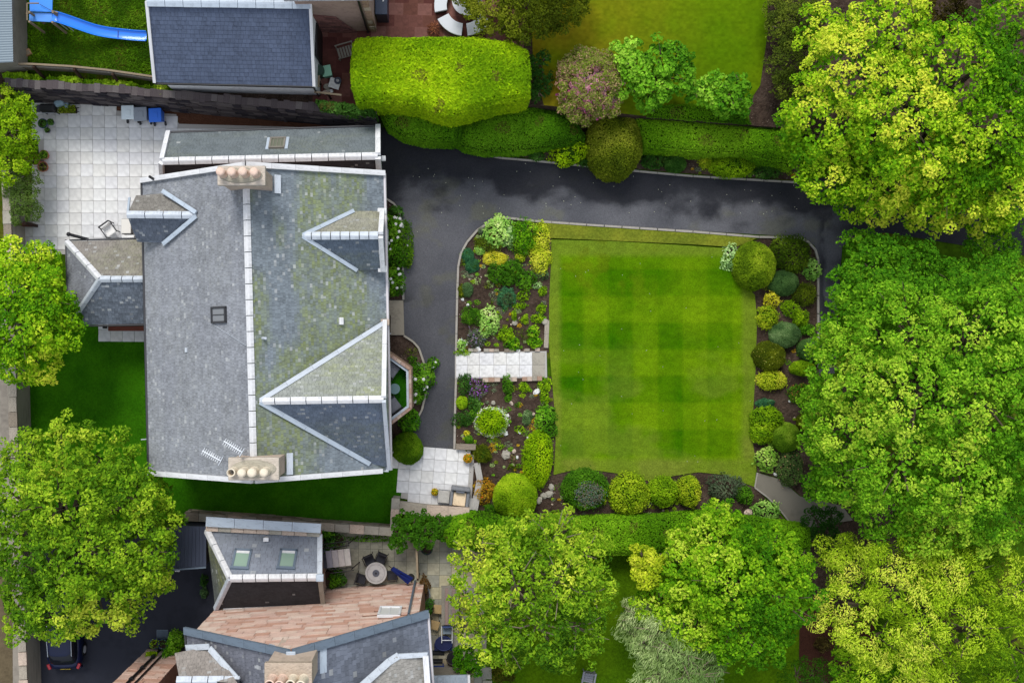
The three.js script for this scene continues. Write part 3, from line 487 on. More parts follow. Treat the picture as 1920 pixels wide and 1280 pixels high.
// kerbs, stone by stone
function kerb(label, pts, w = 0.11, h = 0.13, m = mat.kerb, step = 0.92) {
  const g = thing('kerb', label, undefined, V(0, 0, 0), undefined, 'structure'), q = pairs(pts).map(([x, y]) => P(x, y, h));
  for (let i = 0; i < q.length - 1; i++) { const L = q[i].distanceTo(q[i + 1]), n = Math.max(1, Math.round(L / step)); for (let k = 0; k < n; k++) part(g, 'kerb_stone', bar(lerp(q[i], q[i + 1], k / n + 0.004), lerp(q[i], q[i + 1], (k + 1) / n - 0.004), w * (0.95 + 0.1 * R0()), h + 0.05, UP, -(h + 0.05) / 2 - R0() * 0.012), m); }
}
kerb('pale kerb sweeping round the upper rockery bed', [855, 658, 857, 560, 859, 500, 864, 475, 876, 453, 895, 431, 918, 416, 950, 408, 1002, 414, 1100, 421, 1300, 434, 1425, 444, 1500, 445, 1516, 453, 1530, 468, 1535, 486, 1535.5, 690]);
kerb('pale kerb beside the lower rockery bed', [855, 710, 853, 780, 852, 842]);
kerb('low kerb along the hedge side of the driveway', [880, 284, 940, 296, 1000, 301, 1100, 311, 1200, 321, 1300, 330, 1500, 342], 0.1, 0.1);
kerb('curved stone edging of the rose bed', [722, 371, 738, 381, 747, 393, 753, 418, 755, 470, 756, 562], 0.1, 0.16);
kerb('whitened stone edging curving round the bay bed', [757, 629, 774, 640, 785, 652, 794, 678, 799, 705, 799, 735, 791, 768, 779, 792, 764, 814], 0.1, 0.16, mat.concrete, 0.6);
kerb('thin edging of the slanting path', [1421, 886, 1416, 914, 1440, 932, 1462, 954, 1484, 982], 0.07, 0.1);
struct('doorstep', [727, 563, 756, 563, 758, 628, 730, 628], 0.16, grain(C(150, 142, 128), 1.3, 0.9, 0.01), 'long stone doorstep in the middle of the villa front', 0.15);

// ---------------------------------------------------------------- the villa
const HOUSE = { he: 5.2, hr: 9.2 };
const villa = thing('villa', 'large stone villa with grey slate roofs and two chimneys', 'house', P(497, 610, 0));
{
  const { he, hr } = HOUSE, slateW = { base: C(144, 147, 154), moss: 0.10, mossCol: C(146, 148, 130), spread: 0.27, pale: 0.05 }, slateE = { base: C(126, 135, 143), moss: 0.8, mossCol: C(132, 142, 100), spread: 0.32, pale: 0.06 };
  const NWe = P(267, 339, he), SWe = P(280, 886, he), NEe = P(719, 325, he), SEe = P(731, 881, he), Na = P(460, 309, hr), Sa = P(476, 901, hr);
  const west = slope(villa, [NWe, SWe, Sa, Na], { ...slateW, seed: 2 });
  const east = slope(villa, [SEe, NEe, Na, Sa], { ...slateE, seed: 3 });
  // walls under the eaves
  const inn = 0.22, wl = [NWe, SWe, SEe, NEe].map((p, i) => V(p.x + (i < 2 ? inn : -inn), 0, p.z + (i === 0 || i === 3 ? 0.1 : -0.1))), up = (p, y) => V(p.x, y, p.z), wh = he - 0.12;
  const wn = V(Na.x, hr - 0.16, wl[0].z), ws = V(Sa.x, hr - 0.16, wl[1].z);
  for (const q of [[wl[0], wl[1], up(wl[1], wh), up(wl[0], wh)], [wl[1], wl[2], up(wl[2], wh), ws, up(wl[1], wh)], [wl[2], wl[3], up(wl[3], wh), up(wl[2], wh)], [wl[3], wl[0], up(wl[0], wh), wn, up(wl[3], wh)]]) wpart(villa, 'wall', poly(q), mat.stoneWall);
  const win = (at, ry, w, h) => { const f = wpart(villa, 'window', merge([boxAt(0, 0, 0, w, 0.1, 0.16), boxAt(0, h, 0, w, 0.1, 0.16), boxAt(-w / 2, h / 2, 0, 0.09, h, 0.15), boxAt(w / 2, h / 2, 0, 0.09, h, 0.15), boxAt(0, h / 2, 0, 0.05, h, 0.1), boxAt(0, h * 0.55, 0, w, 0.05, 0.11)].map((g) => g.rotateY(ry).translate(at.x, at.y, at.z))), mat.white); part(f, 'pane', boxAt(0, h / 2, 0, w, h, 0.04).rotateY(ry).translate(at.x - villa.position.x, at.y, at.z - villa.position.z), mat.glassDark); };
  const eastAt = (t, y) => lerp(wl[3], wl[2], t).setY(y), westAt = (t, y) => lerp(wl[0], wl[1], t).setY(y), dir = Math.PI / 2 - 0.025;
  win(eastAt(0.2, 0.9), dir, 1.2, 2.0); win(eastAt(0.38, 0.9), dir, 1.0, 2.0); win(westAt(0.62, 0.9), dir, 1.2, 1.9); win(westAt(0.84, 0.9), dir, 1.2, 1.9);
  { const p = eastAt(0.51, 0.15), d = wpart(villa, 'door', boxAt(0, 1.1, 0, 1.1, 2.2, 0.14).rotateY(dir).translate(p.x, p.y, p.z), mat.woodDark); part(d, 'handle', cyl(p.x - villa.position.x + 0.12, 1.15, p.z - villa.position.z + 0.4, 0.03, 0.03, 0.08), mat.lead); }
  // ridge, copings of the gables, gutters
  pieces(villa, 'ridge_cap', lerp(Na, Sa, 0.075), lerp(Na, Sa, 0.93), 17, 0.31, 0.08, mat.white, UP, 0.05, 0.02);
  const cop = (a, b, n, w, m = mat.white) => pieces(villa, 'gable_coping', a, b, n, w, 0.16, m, UP, 0.10, 0.01, true);
  cop(NWe, Na, 5, 0.22); cop(Na, NEe, 6, 0.24); cop(SWe, Sa, 5, 0.22); cop(Sa, lerp(Sa, SEe, 0.93), 6, 0.22);
  wpart(villa, 'gutter', tube([NWe.clone().add(V(-0.06, -0.02, 0)), SWe.clone().add(V(-0.06, -0.02, 0))], 0.065), mat.gutter);
  wpart(villa, 'gutter', tube([NEe.clone().add(V(0.05, -0.02, 0)), SEe.clone().add(V(0.05, -0.02, 0))], 0.075), mat.gutterWhite);
  for (const [t, s] of [[0.02, 0], [0.98, 0]]) { const p = lerp(NWe, SWe, t); wpart(villa, 'downpipe', tube([p.clone().add(V(-0.04, 0, 0)), V(p.x + 0.14, 4.6, p.z), V(p.x + 0.14, 0.1, p.z)], 0.045), mat.gutter); }
  for (const t of [0.12, 0.97]) { const p = lerp(NEe, SEe, t); wpart(villa, 'downpipe', tube([p.clone().add(V(0.04, 0, 0)), V(p.x - 0.14, 4.6, p.z), V(p.x - 0.14, 0.1, p.z)], 0.045), mat.gutterWhite); }
  const valley = (a, b, w = 0.30, m = mat.leadBlue, n = 3, lift = 0.10) => pieces(villa, 'valley_flashing', a, b, n, w * 0.8, 0.08, m, UP, lift, 0.006, true);
  // rear dormer
  {
    const h = 7.25, e = 6.0, A = P(237, 402, h), B = P(375, 403, h), U0 = P(255, 367, e), U1 = P(312, 362, e), L0 = P(257, 453, e), L1 = P(313, 455, e);
    const d = { name: 'dormer_roof' };
    slope(villa, [A, U0, U1, B], { ...d, base: C(132, 128, 122), spread: 0.3, seed: 5, pale: 0.04 });
    slope(villa, [L0, A, B, L1], { ...d, base: C(112, 120, 134), spread: 0.3, seed: 6 });  // lower slope in darker, bluer slate: its shade is put into the colour
    const fr = (p, y) => V(p.x + 0.25, y, p.z); wpart(villa, 'dormer_wall', merge([poly([fr(U0, 4.6), fr(L0, 4.6), fr(L0, e - 0.15), fr(A, h - 0.2), fr(U0, e - 0.15)]), poly([fr(U0, 4.6), fr(U0, e - 0.13), V(U1.x, e - 0.13, U1.z + 0.1), V(U1.x, 4.6, U1.z + 0.1)]), poly([fr(L0, e - 0.13), fr(L0, 4.6), V(L1.x, 4.6, L1.z - 0.1), V(L1.x, e - 0.13, L1.z - 0.1)])]), mat.white);
    pieces(villa, 'dormer_ridge_cap', A, B, 4, 0.34, 0.08, mat.lead, UP, 0.05, 0.02);
    valley(U1, B, 0.24, mat.leadBlue, 3, 0.3); valley(L1, B, 0.24, mat.leadBlue, 3, 0.3);
    pieces(villa, 'dormer_flashing', P(243, 372, e), P(240, 400, h), 1, 0.1, 0.06, mat.leadBlue, UP, 0.04, 0, true);
  }
  // front dormer
  {
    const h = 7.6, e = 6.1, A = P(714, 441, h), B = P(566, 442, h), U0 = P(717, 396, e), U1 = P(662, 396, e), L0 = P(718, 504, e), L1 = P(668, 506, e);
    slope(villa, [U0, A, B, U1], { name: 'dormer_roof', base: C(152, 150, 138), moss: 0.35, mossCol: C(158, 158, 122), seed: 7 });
    slope(villa, [A, L0, L1, B], { name: 'dormer_roof', base: C(104, 116, 132), moss: 0.2, seed: 8 });  // slates tinted darker here, as the slope is turned from the light
    wpart(villa, 'dormer_wall', merge([poly([V(L0.x - 0.2, 4.4, L0.z - 0.1), V(U0.x - 0.2, 4.4, U0.z + 0.1), V(U0.x - 0.2, e - 0.14, U0.z + 0.1), V(A.x - 0.2, h - 0.2, A.z), V(L0.x - 0.2, e - 0.14, L0.z - 0.1)])]), mat.stoneWall);
    pieces(villa, 'dormer_ridge_cap', lerp(A, B, 0.03), B, 8, 0.36, 0.08, mat.lead, UP, 0.05, 0.02);
    valley(U1, B, 0.22); valley(L1, B, 0.22);
    cop(U0, A, 2, 0.22); cop(A, L0, 3, 0.22);
    for (const p of [U0, L0]) wpart(villa, 'skew_stone', rbox(p.x - 0.02, e - 0.05, p.z, 0.42, 0.22, 0.3, 0.03), mat.white);
  }
  // big cross gable to the front
  {
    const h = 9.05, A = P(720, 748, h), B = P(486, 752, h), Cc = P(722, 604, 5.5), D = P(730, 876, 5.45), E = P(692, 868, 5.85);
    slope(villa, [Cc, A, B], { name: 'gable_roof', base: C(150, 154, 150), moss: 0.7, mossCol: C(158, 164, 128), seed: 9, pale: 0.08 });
    slope(villa, [A, D, E, B], { name: 'gable_roof', base: C(108, 120, 138), moss: 0.2, seed: 10 });  // shaded side painted in: darker, bluer slate than the slope above
    wpart(villa, 'gable_wall', poly([V(D.x - 0.2, 4.2, D.z - 0.2), V(Cc.x - 0.2, 4.2, Cc.z + 0.1), V(Cc.x - 0.2, 5.3, Cc.z + 0.1), V(A.x - 0.2, h - 0.25, A.z), V(D.x - 0.2, 5.2, D.z - 0.2)]), mat.stoneWall);
    pieces(villa, 'gable_ridge_cap', B, A, 8, 0.32, 0.08, mat.white, UP, 0.05, 0.02);
    valley(Cc, B, 0.26, mat.lead, 5); valley(E, B, 0.26, mat.leadBlue, 5);
    cop(Cc, A, 3, 0.2); cop(A, D, 3, 0.18, mat.lead);
    wpart(villa, 'skew_stone', rbox(Cc.x, 5.45, Cc.z, 0.4, 0.25, 0.3), mat.stonePale);
    const k0 = P(672, 877, 5.3), k1 = P(729, 880, 5.3); wpart(villa, 'lead_gutter', bar(k0, k1, 0.22, 0.1), mat.lead);
  }
  // chimneys
  for (const [c, sx, sz, top, n, potY, seed] of [[P(452, 329, 10.9), 1.98, 0.78, 10.9, [-0.74, -0.28, 0.2, 0.66], 0.06, 1], [P(475, 879, 10.6), 2.12, 0.92, 10.6, [-0.82, -0.36, 0.06, 0.56], 0.08, 2]]) {
    const st = wpart(villa, 'chimney_stack', merge([boxAt(c.x, (top + 6.5) / 2 - 0.1, c.z, sx - 0.16, top - 6.7, sz - 0.12)]), mat.stonePale);
    part(st, 'chimney_cap', rbox(c.x - villa.position.x, top - 0.12, c.z - villa.position.z, sx + 0.06, 0.24, sz + 0.06, 0.05), grain(C(206, 194, 180), 0.9, 0.95, 0.03));
    part(st, 'mortar_bed', new THREE.SphereGeometry(1, 20, 8, 0, 6.2832, 0, 1.57).scale(sx * 0.46, 0.12, sz * 0.42).translate(c.x - villa.position.x, top, c.z - villa.position.z), grain(C(190, 182, 164), 0.6, 1, 0.04));
    n.forEach((dx, i) => {
      const hgt = 0.62 + 0.14 * R0(), r = 0.175 + 0.025 * R0(), L = (a) => new THREE.LatheGeometry(a.map((p) => new THREE.Vector2(...p)), 18).translate(c.x + dx, top + 0.06, c.z + potY * (seed === 1 ? -1 : 1));
      const p = wpart(villa, 'chimney_pot', L([[r * 1.05, 0], [r * 1.1, 0.06], [r * 0.92, 0.1], [r * 0.86, hgt - 0.1], [r * 1.04, hgt - 0.06], [r * 1.02, hgt], [r * 0.7, hgt], [r * 0.66, 0.2]]), seed === 1 ? mat.pot : mat.potPale);
      if (seed === 1 || i > 0) part(p, 'pot_cap', new THREE.SphereGeometry(r * 0.95, 14, 8, 0, 6.283, 0, 1.5).scale(1, 0.5, 1).translate(c.x + dx - villa.position.x, top + 0.06 + hgt, c.z + potY * (seed === 1 ? -1 : 1) - villa.position.z), seed === 1 ? mat.pot : mat.potPale);
    });
    const f0 = V(c.x + sx / 2 + 0.14, 0, c.z - sz * 0.5), f1 = V(c.x + sx / 2 + 0.14, 0, c.z + sz * 0.55), yr = hr - 0.70 * (sx / 2 + 0.14) + 0.06;
    wpart(villa, 'chimney_flashing', bar(f0.setY(yr), f1.setY(yr), 0.3, 0.05, V(0.55, 0.83, 0)), mat.lead);
    const yl = hr - 0.72 * (sx / 2 - 0.2) + 0.06; wpart(villa, 'chimney_flashing', bar(V(c.x - sx / 2 + 0.1, yl - 0.1, c.z + (seed === 1 ? 1 : -1) * (sz / 2 + 0.1)), V(c.x - sx / 2 + 0.45, yl + 0.12, c.z + (seed === 1 ? 1 : -1) * (sz / 2 + 0.1)), 0.2, 0.05, V(-0.55, 0.83, 0)), mat.lead);
  }
  // rooflights and vents lying in the slates
  const planeAt = (pl, px, py) => { let h = 7; for (let i = 0; i < 12; i++) { const q = P(px, py, h), o = pl.o; h = o.y - (pl.n.x * (q.x - o.x) + pl.n.z * (q.z - o.z)) / pl.n.y; } return P(px, py, h); };
  west.o = NWe; east.o = NEe;
  const inPlane = (pl, at, g) => { const u = V(0.027, 0, 1).normalize(), v = V().crossVectors(u, pl.n).normalize(), w = V().crossVectors(v, pl.n); return g.applyMatrix4(new THREE.Matrix4().makeBasis(v, pl.n, w).setPosition(at)); };
  function rooflight(house, pl, at, w, l, fm, gm, bars = 0) {
    const f = wpart(house, 'rooflight', inPlane(pl, at, merge([boxAt(-w / 2, 0.07, 0, 0.09, 0.12, l), boxAt(w / 2, 0.07, 0, 0.09, 0.12, l), boxAt(0, 0.07, -l / 2, w + 0.09, 0.12, 0.09), boxAt(0, 0.07, l / 2, w + 0.09, 0.12, 0.09)])), fm);
    const pane = inPlane(pl, at.clone().sub(house.position), boxAt(0, 0.07, 0, w - 0.08, 0.03, l - 0.08)); part(f, 'pane', pane, gm);
    for (let i = 1; i <= bars; i++) part(f, 'glazing_bar', inPlane(pl, at.clone().sub(house.position), boxAt(0, 0.095, -l / 2 + l * i / (bars + 1), w, 0.03, 0.035)), fm);
    return f;
  }
  rooflight(villa, west, planeAt(west, 412, 590), 0.86, 0.66, mat.gutter, std(C(134, 136, 140), 0.4), 1);
  const v1 = planeAt(east, 638, 602); wpart(villa, 'roof_vent', inPlane(east, v1, rbox(0, 0.08, 0, 0.2, 0.16, 0.34, 0.03)), mat.white);
  const v2 = planeAt(east, 492, 634); wpart(villa, 'roof_vent', inPlane(east, v2, cyl(0, 0, 0, 0.07, 0.06, 0.3, 10)), mat.lead);
  const v3 = planeAt(west, 350, 656); wpart(villa, 'snow_hook', inPlane(west, v3, rbox(0, 0.05, 0, 0.12, 0.08, 0.22, 0.02)), mat.lead);
  wpart(villa, 'stay_wire', tube([planeAt(west, 398, 607).add(V(0, 0.05, 0)), planeAt(west, 462, 648).add(V(0, 0.06, 0))], 0.012), mat.lead);
  // north wing
  {
    const h = 5.0, e = 3.3, a = P(304, 302, h), b = P(709, 292, h), n0 = P(316, 250, e), n1 = P(709, 238, e), s0 = P(306, 338, 3.4), s1 = P(712, 332, 3.4);
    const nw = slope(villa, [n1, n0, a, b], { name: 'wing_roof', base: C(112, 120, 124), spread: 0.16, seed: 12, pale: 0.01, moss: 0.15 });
    slope(villa, [s0, s1, b, a], { name: 'wing_roof', base: C(74, 74, 80), spread: 0.3, seed: 13, pale: 0.02 });  // dark base colour carries the shade of this south slope
    pieces(villa, 'wing_ridge_cap', a, b, 13, 0.36, 0.09, mat.white, UP, 0.05, 0.02);
    cop(n0, a, 2, 0.22); cop(a, s0, 2, 0.22); cop(n1, b, 2, 0.24); cop(b, s1, 2, 0.26);
    wpart(villa, 'wing_wall', merge([poly([V(n1.x - 0.12, 0, n1.z + 0.15), V(n0.x + 0.12, 0, n0.z + 0.15), V(n0.x + 0.12, e - 0.12, n0.z + 0.15), V(n1.x - 0.12, e - 0.12, n1.z + 0.15)]), poly([V(n1.x - 0.12, 0, n1.z + 0.15), V(n1.x - 0.12, e - 0.12, n1.z + 0.15), V(b.x - 0.12, h - 0.15, b.z), V(s1.x - 0.2, 3.2, s1.z), V(s1.x - 0.2, 0, s1.z)]), poly([V(n0.x + 0.12, 0, n0.z + 0.15), V(s0.x + 0.12, 0, s0.z), V(s0.x + 0.12, 3.2, s0.z), V(a.x + 0.12, h - 0.15, a.z), V(n0.x + 0.12, e - 0.12, n0.z + 0.15)])]), mat.whiteWall);
    wpart(villa, 'gutter', tube([n0.clone().add(V(0, -0.02, -0.06)), n1.clone().add(V(0, -0.02, -0.06))], 0.06), mat.gutter);
    nw.o = n0; nw.n = newell([n1, n0, a, b]); if (nw.n.y < 0) nw.n.negate();
    let hh = 4.2; for (let i = 0; i < 8; i++) { const q = P(520, 270, hh); hh = n0.y - (nw.n.x * (q.x - n0.x) + nw.n.z * (q.z - n0.z)) / nw.n.y; }
    const at = P(520, 270, hh), f = rooflight(villa, nw, at, 0.68, 0.78, mat.woodGrey, std(C(112, 116, 100), 0.35));
    for (let i = 0; i < 3; i++) part(f, 'glazing_bar', inPlane(nw, at.clone().sub(villa.position), boxAt(-0.18 + i * 0.18, 0.1, 0, 0.03, 0.03, 0.72)), mat.woodGrey);
    for (const s of [-1, 1]) part(f, 'side_flashing', inPlane(nw, at.clone().sub(villa.position), boxAt(s * 0.46, 0.045, 0.02, 0.15, 0.03, 0.98)), mat.leadBlue);
    const bx = P(719, 297, 3.4); wpart(villa, 'wall_lamp', rbox(bx.x, 3.4, bx.z, 0.22, 0.2, 0.26, 0.04), mat.white);
    wpart(villa, 'flue', tube([P(296, 341, 5.4), P(280, 331, 6.3)], 0.07), mat.black);
  }
  // hipped rear wing
  {
    const h = 4.8, e = 3.3, nw = P(124, 453, e), sw = P(129, 609, e), ne = P(272, 449, e), se = P(276, 606, e), r0 = P(187, 523, h), r1 = P(270, 523, h);
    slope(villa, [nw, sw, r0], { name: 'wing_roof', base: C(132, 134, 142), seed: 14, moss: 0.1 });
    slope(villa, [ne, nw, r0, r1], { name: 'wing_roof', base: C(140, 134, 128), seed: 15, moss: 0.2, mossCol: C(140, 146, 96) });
    slope(villa, [sw, se, r1, r0], { name: 'wing_roof', base: C(112, 120, 132), seed: 16, spread: 0.5 });  // south slope darker than its neighbours, shade mixed into the slate colour
    pieces(villa, 'hip_cap', nw, r0, 3, 0.32, 0.1, mat.white, UP, 0.06, 0.02); pieces(villa, 'hip_cap', sw, r0, 4, 0.28, 0.1, mat.lead, UP, 0.06, 0.02); pieces(villa, 'wing_ridge_cap', r0, r1, 4, 0.32, 0.1, mat.lead, UP, 0.06, 0.02);
    wpart(villa, 'gutter', tube([ne, nw, sw, se].map((p) => p.clone().add(V(p === nw || p === sw ? -0.06 : 0, -0.04, p === nw || p === ne ? -0.07 : 0.07))), 0.055), mat.gutter);
    const q = [V(nw.x + 0.2, 0, nw.z + 0.2), V(sw.x + 0.2, 0, sw.z - 0.2), V(se.x, 0, se.z - 0.2), V(ne.x, 0, ne.z + 0.2)], y = (p) => V(p.x, e - 0.1, p.z);
    wpart(villa, 'wing_wall', merge([poly([q[0], q[1], y(q[1]), y(q[0])]), poly([q[1], q[2], y(q[2]), y(q[1])]), poly([q[3], q[0], y(q[0]), y(q[3])])]), mat.whiteWall);
    const fl = P(140, 592 - 38, 3.75); wpart(villa, 'roof_vent', rbox(fl.x, fl.y, fl.z, 0.2, 0.2, 0.18, 0.03), mat.gutter);
    wpart(villa, 'boiler_flue', tube([P(165, 449, 3.2), P(147, 444, 3.4), P(128, 439, 3.6)], 0.075), mat.black);
    wpart(villa, 'flue_cowl', new THREE.SphereGeometry(0.11, 10, 8).translate(...P(128, 439, 3.6).toArray()), mat.black);
    const d0 = P(238, 611, 2.2); wpart(villa, 'door_canopy', rbox(d0.x, 2.2, d0.z + 0.05, 1.9, 0.1, 0.4, 0.02), mat.woodRed);
    const d1 = P(196, 612, 2.3); wpart(villa, 'wall_lamp', rbox(d1.x, 2.3, d1.z, 0.2, 0.24, 0.2, 0.04), mat.black);
  }
  // bay with a roof terrace
  {
    const h = 3.9, o = [720, 657, 727, 659, 771, 690, 772, 767, 728, 801, 720, 801], outer = pairs(o), inner = pairs([720, 671, 726, 671, 761.5, 696.5, 762.5, 761, 725, 789, 720, 789]);
    const ring = (a, b, hh, t) => { const s = shapeOf(a.flat(), hh), hole = new THREE.Path(b.map(([x, y]) => { const p = P(x, y, hh); return new THREE.Vector2(p.x, -p.z); })); s.holes.push(hole); return new THREE.ExtrudeGeometry(s, { depth: t, bevelEnabled: false }).rotateX(-Math.PI / 2).translate(0, hh - t, 0); };
    const sc = (a, k) => a.map(([x, y]) => [720 + (x - 720) * k, 729 + (y - 729) * k]);
    wpart(villa, 'bay_wall', sheetGeo(sc(outer, 0.985).flat(), 3.0, 3.0), mat.stoneWall);
    wpart(villa, 'bay_parapet', ring(outer, sc(outer, 0.90), h, 0.95), mat.stoneWall);
    wpart(villa, 'parapet_lining', ring(sc(outer, 0.905), inner, h - 0.04, 0.9), mat.leadBlue);
    for (let i = 1; i < 4; i++) { const a = sc(outer, 0.95)[i], b = sc(outer, 0.95)[i + 1], n = i === 2 ? 8 : 5; for (let k = 0; k < n; k++) { const p = P(a[0] + (b[0] - a[0]) * k / n, a[1] + (b[1] - a[1]) * k / n, h + 0.05), q = P(a[0] + (b[0] - a[0]) * (k + 0.96) / n, a[1] + (b[1] - a[1]) * (k + 0.96) / n, h + 0.05); wpart(villa, 'coping_stone', bar(p, q, 0.13, 0.09), [mat.stoneWall, mat.harl, mat.stonePale, mat.harl][k % 4]); } }
    wpart(villa, 'terrace_turf', sheetGeo(inner.flat(), 3.05), turf(C(44, 112, 16), 3));
    for (const [a, b] of [[1, 2], [2, 3], [3, 4]]) { const p = P(...sc(outer, 0.84)[a], 3.6), q = P(...sc(outer, 0.84)[b], 3.6); wpart(villa, 'balcony_rail', tube([p, q], 0.03), mat.blackMetal); }
  }
  for (const [x, y, dx, dy] of [[270, 843, -12, 0]]) wpart(villa, 'wall_bracket', tube([P(x + 8, y - 20, 4.6), P(x - 6, y - 19, 4.6)], 0.03), mat.lead);
}
// chairs and table up on the bay terrace
function loungeChair(px, py, ry, label) {
  const g = thing('terrace_chair', label, 'chair', P(px, py, 3.06).setY(3.06), 'chairs on the bay terrace'); g.rotation.y = ry;
  part(g, 'seat', rbox(0, 0.32, 0, 0.62, 0.14, 0.6, 0.04), grain(C(120, 122, 130), 0.6, 0.9, 0.006)); part(g, 'backrest', rbox(0, 0.55, -0.36, 0.62, 0.55, 0.12, 0.04), grain(C(120, 122, 130), 0.6, 0.9, 0.006));
  for (const s of [-1, 1]) { part(g, 'armrest', rbox(s * 0.36, 0.48, 0, 0.07, 0.05, 0.68, 0.02), mat.blackMetal); for (const z of [-0.3, 0.3]) part(g, 'leg', boxAt(s * 0.33, 0.16, z, 0.05, 0.32, 0.05), mat.blackMetal); }
  return g;
}
const lounge = loungeChair(735, 693, 0.95, 'grey cushioned chair in the upper corner of the bay terrace');
{ const b = lounge.clone(); b.name = num('terrace_chair'); b.position.copy(P(738, 759, 3.06)).setY(3.06); b.rotation.y = 2.2; tag(b, 'grey cushioned chair in the lower corner of the bay terrace', 'chair', 'chairs on the bay terrace'); scene.add(b); }
{ const g = thing('terrace_table', 'small round blue grey table between the two bay terrace chairs', 'table', P(741, 728, 3.06).setY(3.06)); part(g, 'table_top', cyl(0, 0.45, 0, 0.26, 0.26, 0.03, 28), std(C(96, 124, 128), 0.5)); part(g, 'pedestal', cyl(0, 0, 0, 0.2, 0.04, 0.45, 16), mat.blackMetal); }
// television aerials strapped to the south chimney
function aerial(px, py, hgt, rot, label) {
  const at = P(px, py, hgt), g = thing('tv_aerial', label, 'aerial', at, 'television aerials'), w = std(C(236, 240, 246), 0.4);
  part(g, 'mast', tube([V(0.3, -1.6, 0.4), V(0.26, 0.0, 0.16)], 0.02), mat.lead);
  part(g, 'boom', bar(V(-0.5, 0, 0), V(0.42, 0, 0.0), 0.035, 0.035).rotateY(rot), w);
  for (let i = 0; i < 9; i++) part(g, 'element', bar(V(-0.46 + i * 0.095, 0, -0.15), V(-0.46 + i * 0.095, 0, 0.15), 0.018, 0.018).rotateY(rot), w);
  part(g, 'reflector', bar(V(0.42, -0.02, -0.2), V(0.42, -0.02, 0.2), 0.03, 0.26).rotateY(rot), mat.lead);
  return g;
}
aerial(398, 855, 10.3, -0.5, 'white yagi aerial left of the south chimney, farther from the ridge');
aerial(438, 838, 10.9, -0.55, 'white yagi aerial above the south chimney, nearer the ridge');

// ---------------------------------------------------------------- garage, upper house and rubble wall
{
  const g = thing('garage', 'white walled garage with blue grey slate roof', 'garage', P(440, 90, TER).setY(TER)), e = 4.9, r = 6.9;
  const sw = P(290, 154, e), se = P(589, 161, e), rw = P(275, 2, r), re = P(582, 6, r), nw = V(2 * rw.x - sw.x, e, 2 * rw.z - sw.z), ne = V(2 * re.x - se.x, e, 2 * re.z - se.z);
  slope(g, [sw, se, re, rw], { base: C(86, 97, 120), spread: 0.2, seed: 20, pale: 0.0, ex: 0.2, wd: 0.2 }); slope(g, [ne, nw, rw, re], { base: C(86, 97, 120), spread: 0.2, seed: 21, pale: 0.01, ex: 0.2, wd: 0.28 });
  pieces(g, 'ridge_cap', rw, re, 9, 0.5, 0.08, mat.leadBlue, UP, 0.05, 0.01);
  for (const [a, b] of [[sw, rw], [rw, nw], [se, re], [re, ne]]) wpart(g, 'barge_board', bar(a, b, 0.14, 0.16, UP, 0.03), mat.white);
  const w = [V(sw.x + 0.3, TER, sw.z - 0.12), V(se.x - 0.05, TER, se.z - 0.12), V(ne.x - 0.05, TER, ne.z + 0.2), V(nw.x + 0.3, TER, nw.z + 0.2)], y = (p, h = e - 0.12) => V(p.x, h, p.z);
  for (const q of [[w[0], w[1], y(w[1]), y(w[0])], [w[1], w[2], y(w[2]), y(re, r - 0.2).setX(w[1].x), y(w[1])], [w[2], w[3], y(w[3]), y(w[2])], [w[3], w[0], y(w[0]), y(rw, r - 0.2).setX(w[0].x), y(w[3])]]) wpart(g, 'wall', poly(q), mat.whiteWall);
  wpart(g, 'gutter', tube([sw.clone().add(V(0, -0.04, 0.05)), se.clone().add(V(0, -0.04, 0.05))], 0.06), mat.black);
  const d = lerp(w[1], w[2], 0.35); wpart(g, 'door', boxAt(d.x + 0.03, TER + 1.05, d.z, 0.08, 2.1, 1.6), mat.black);
  wpart(g, 'downpipe', tube([V(se.x - 0.1, e - 0.1, se.z - 0.04), V(se.x - 0.1, TER, se.z - 0.04)], 0.04), mat.black);
}
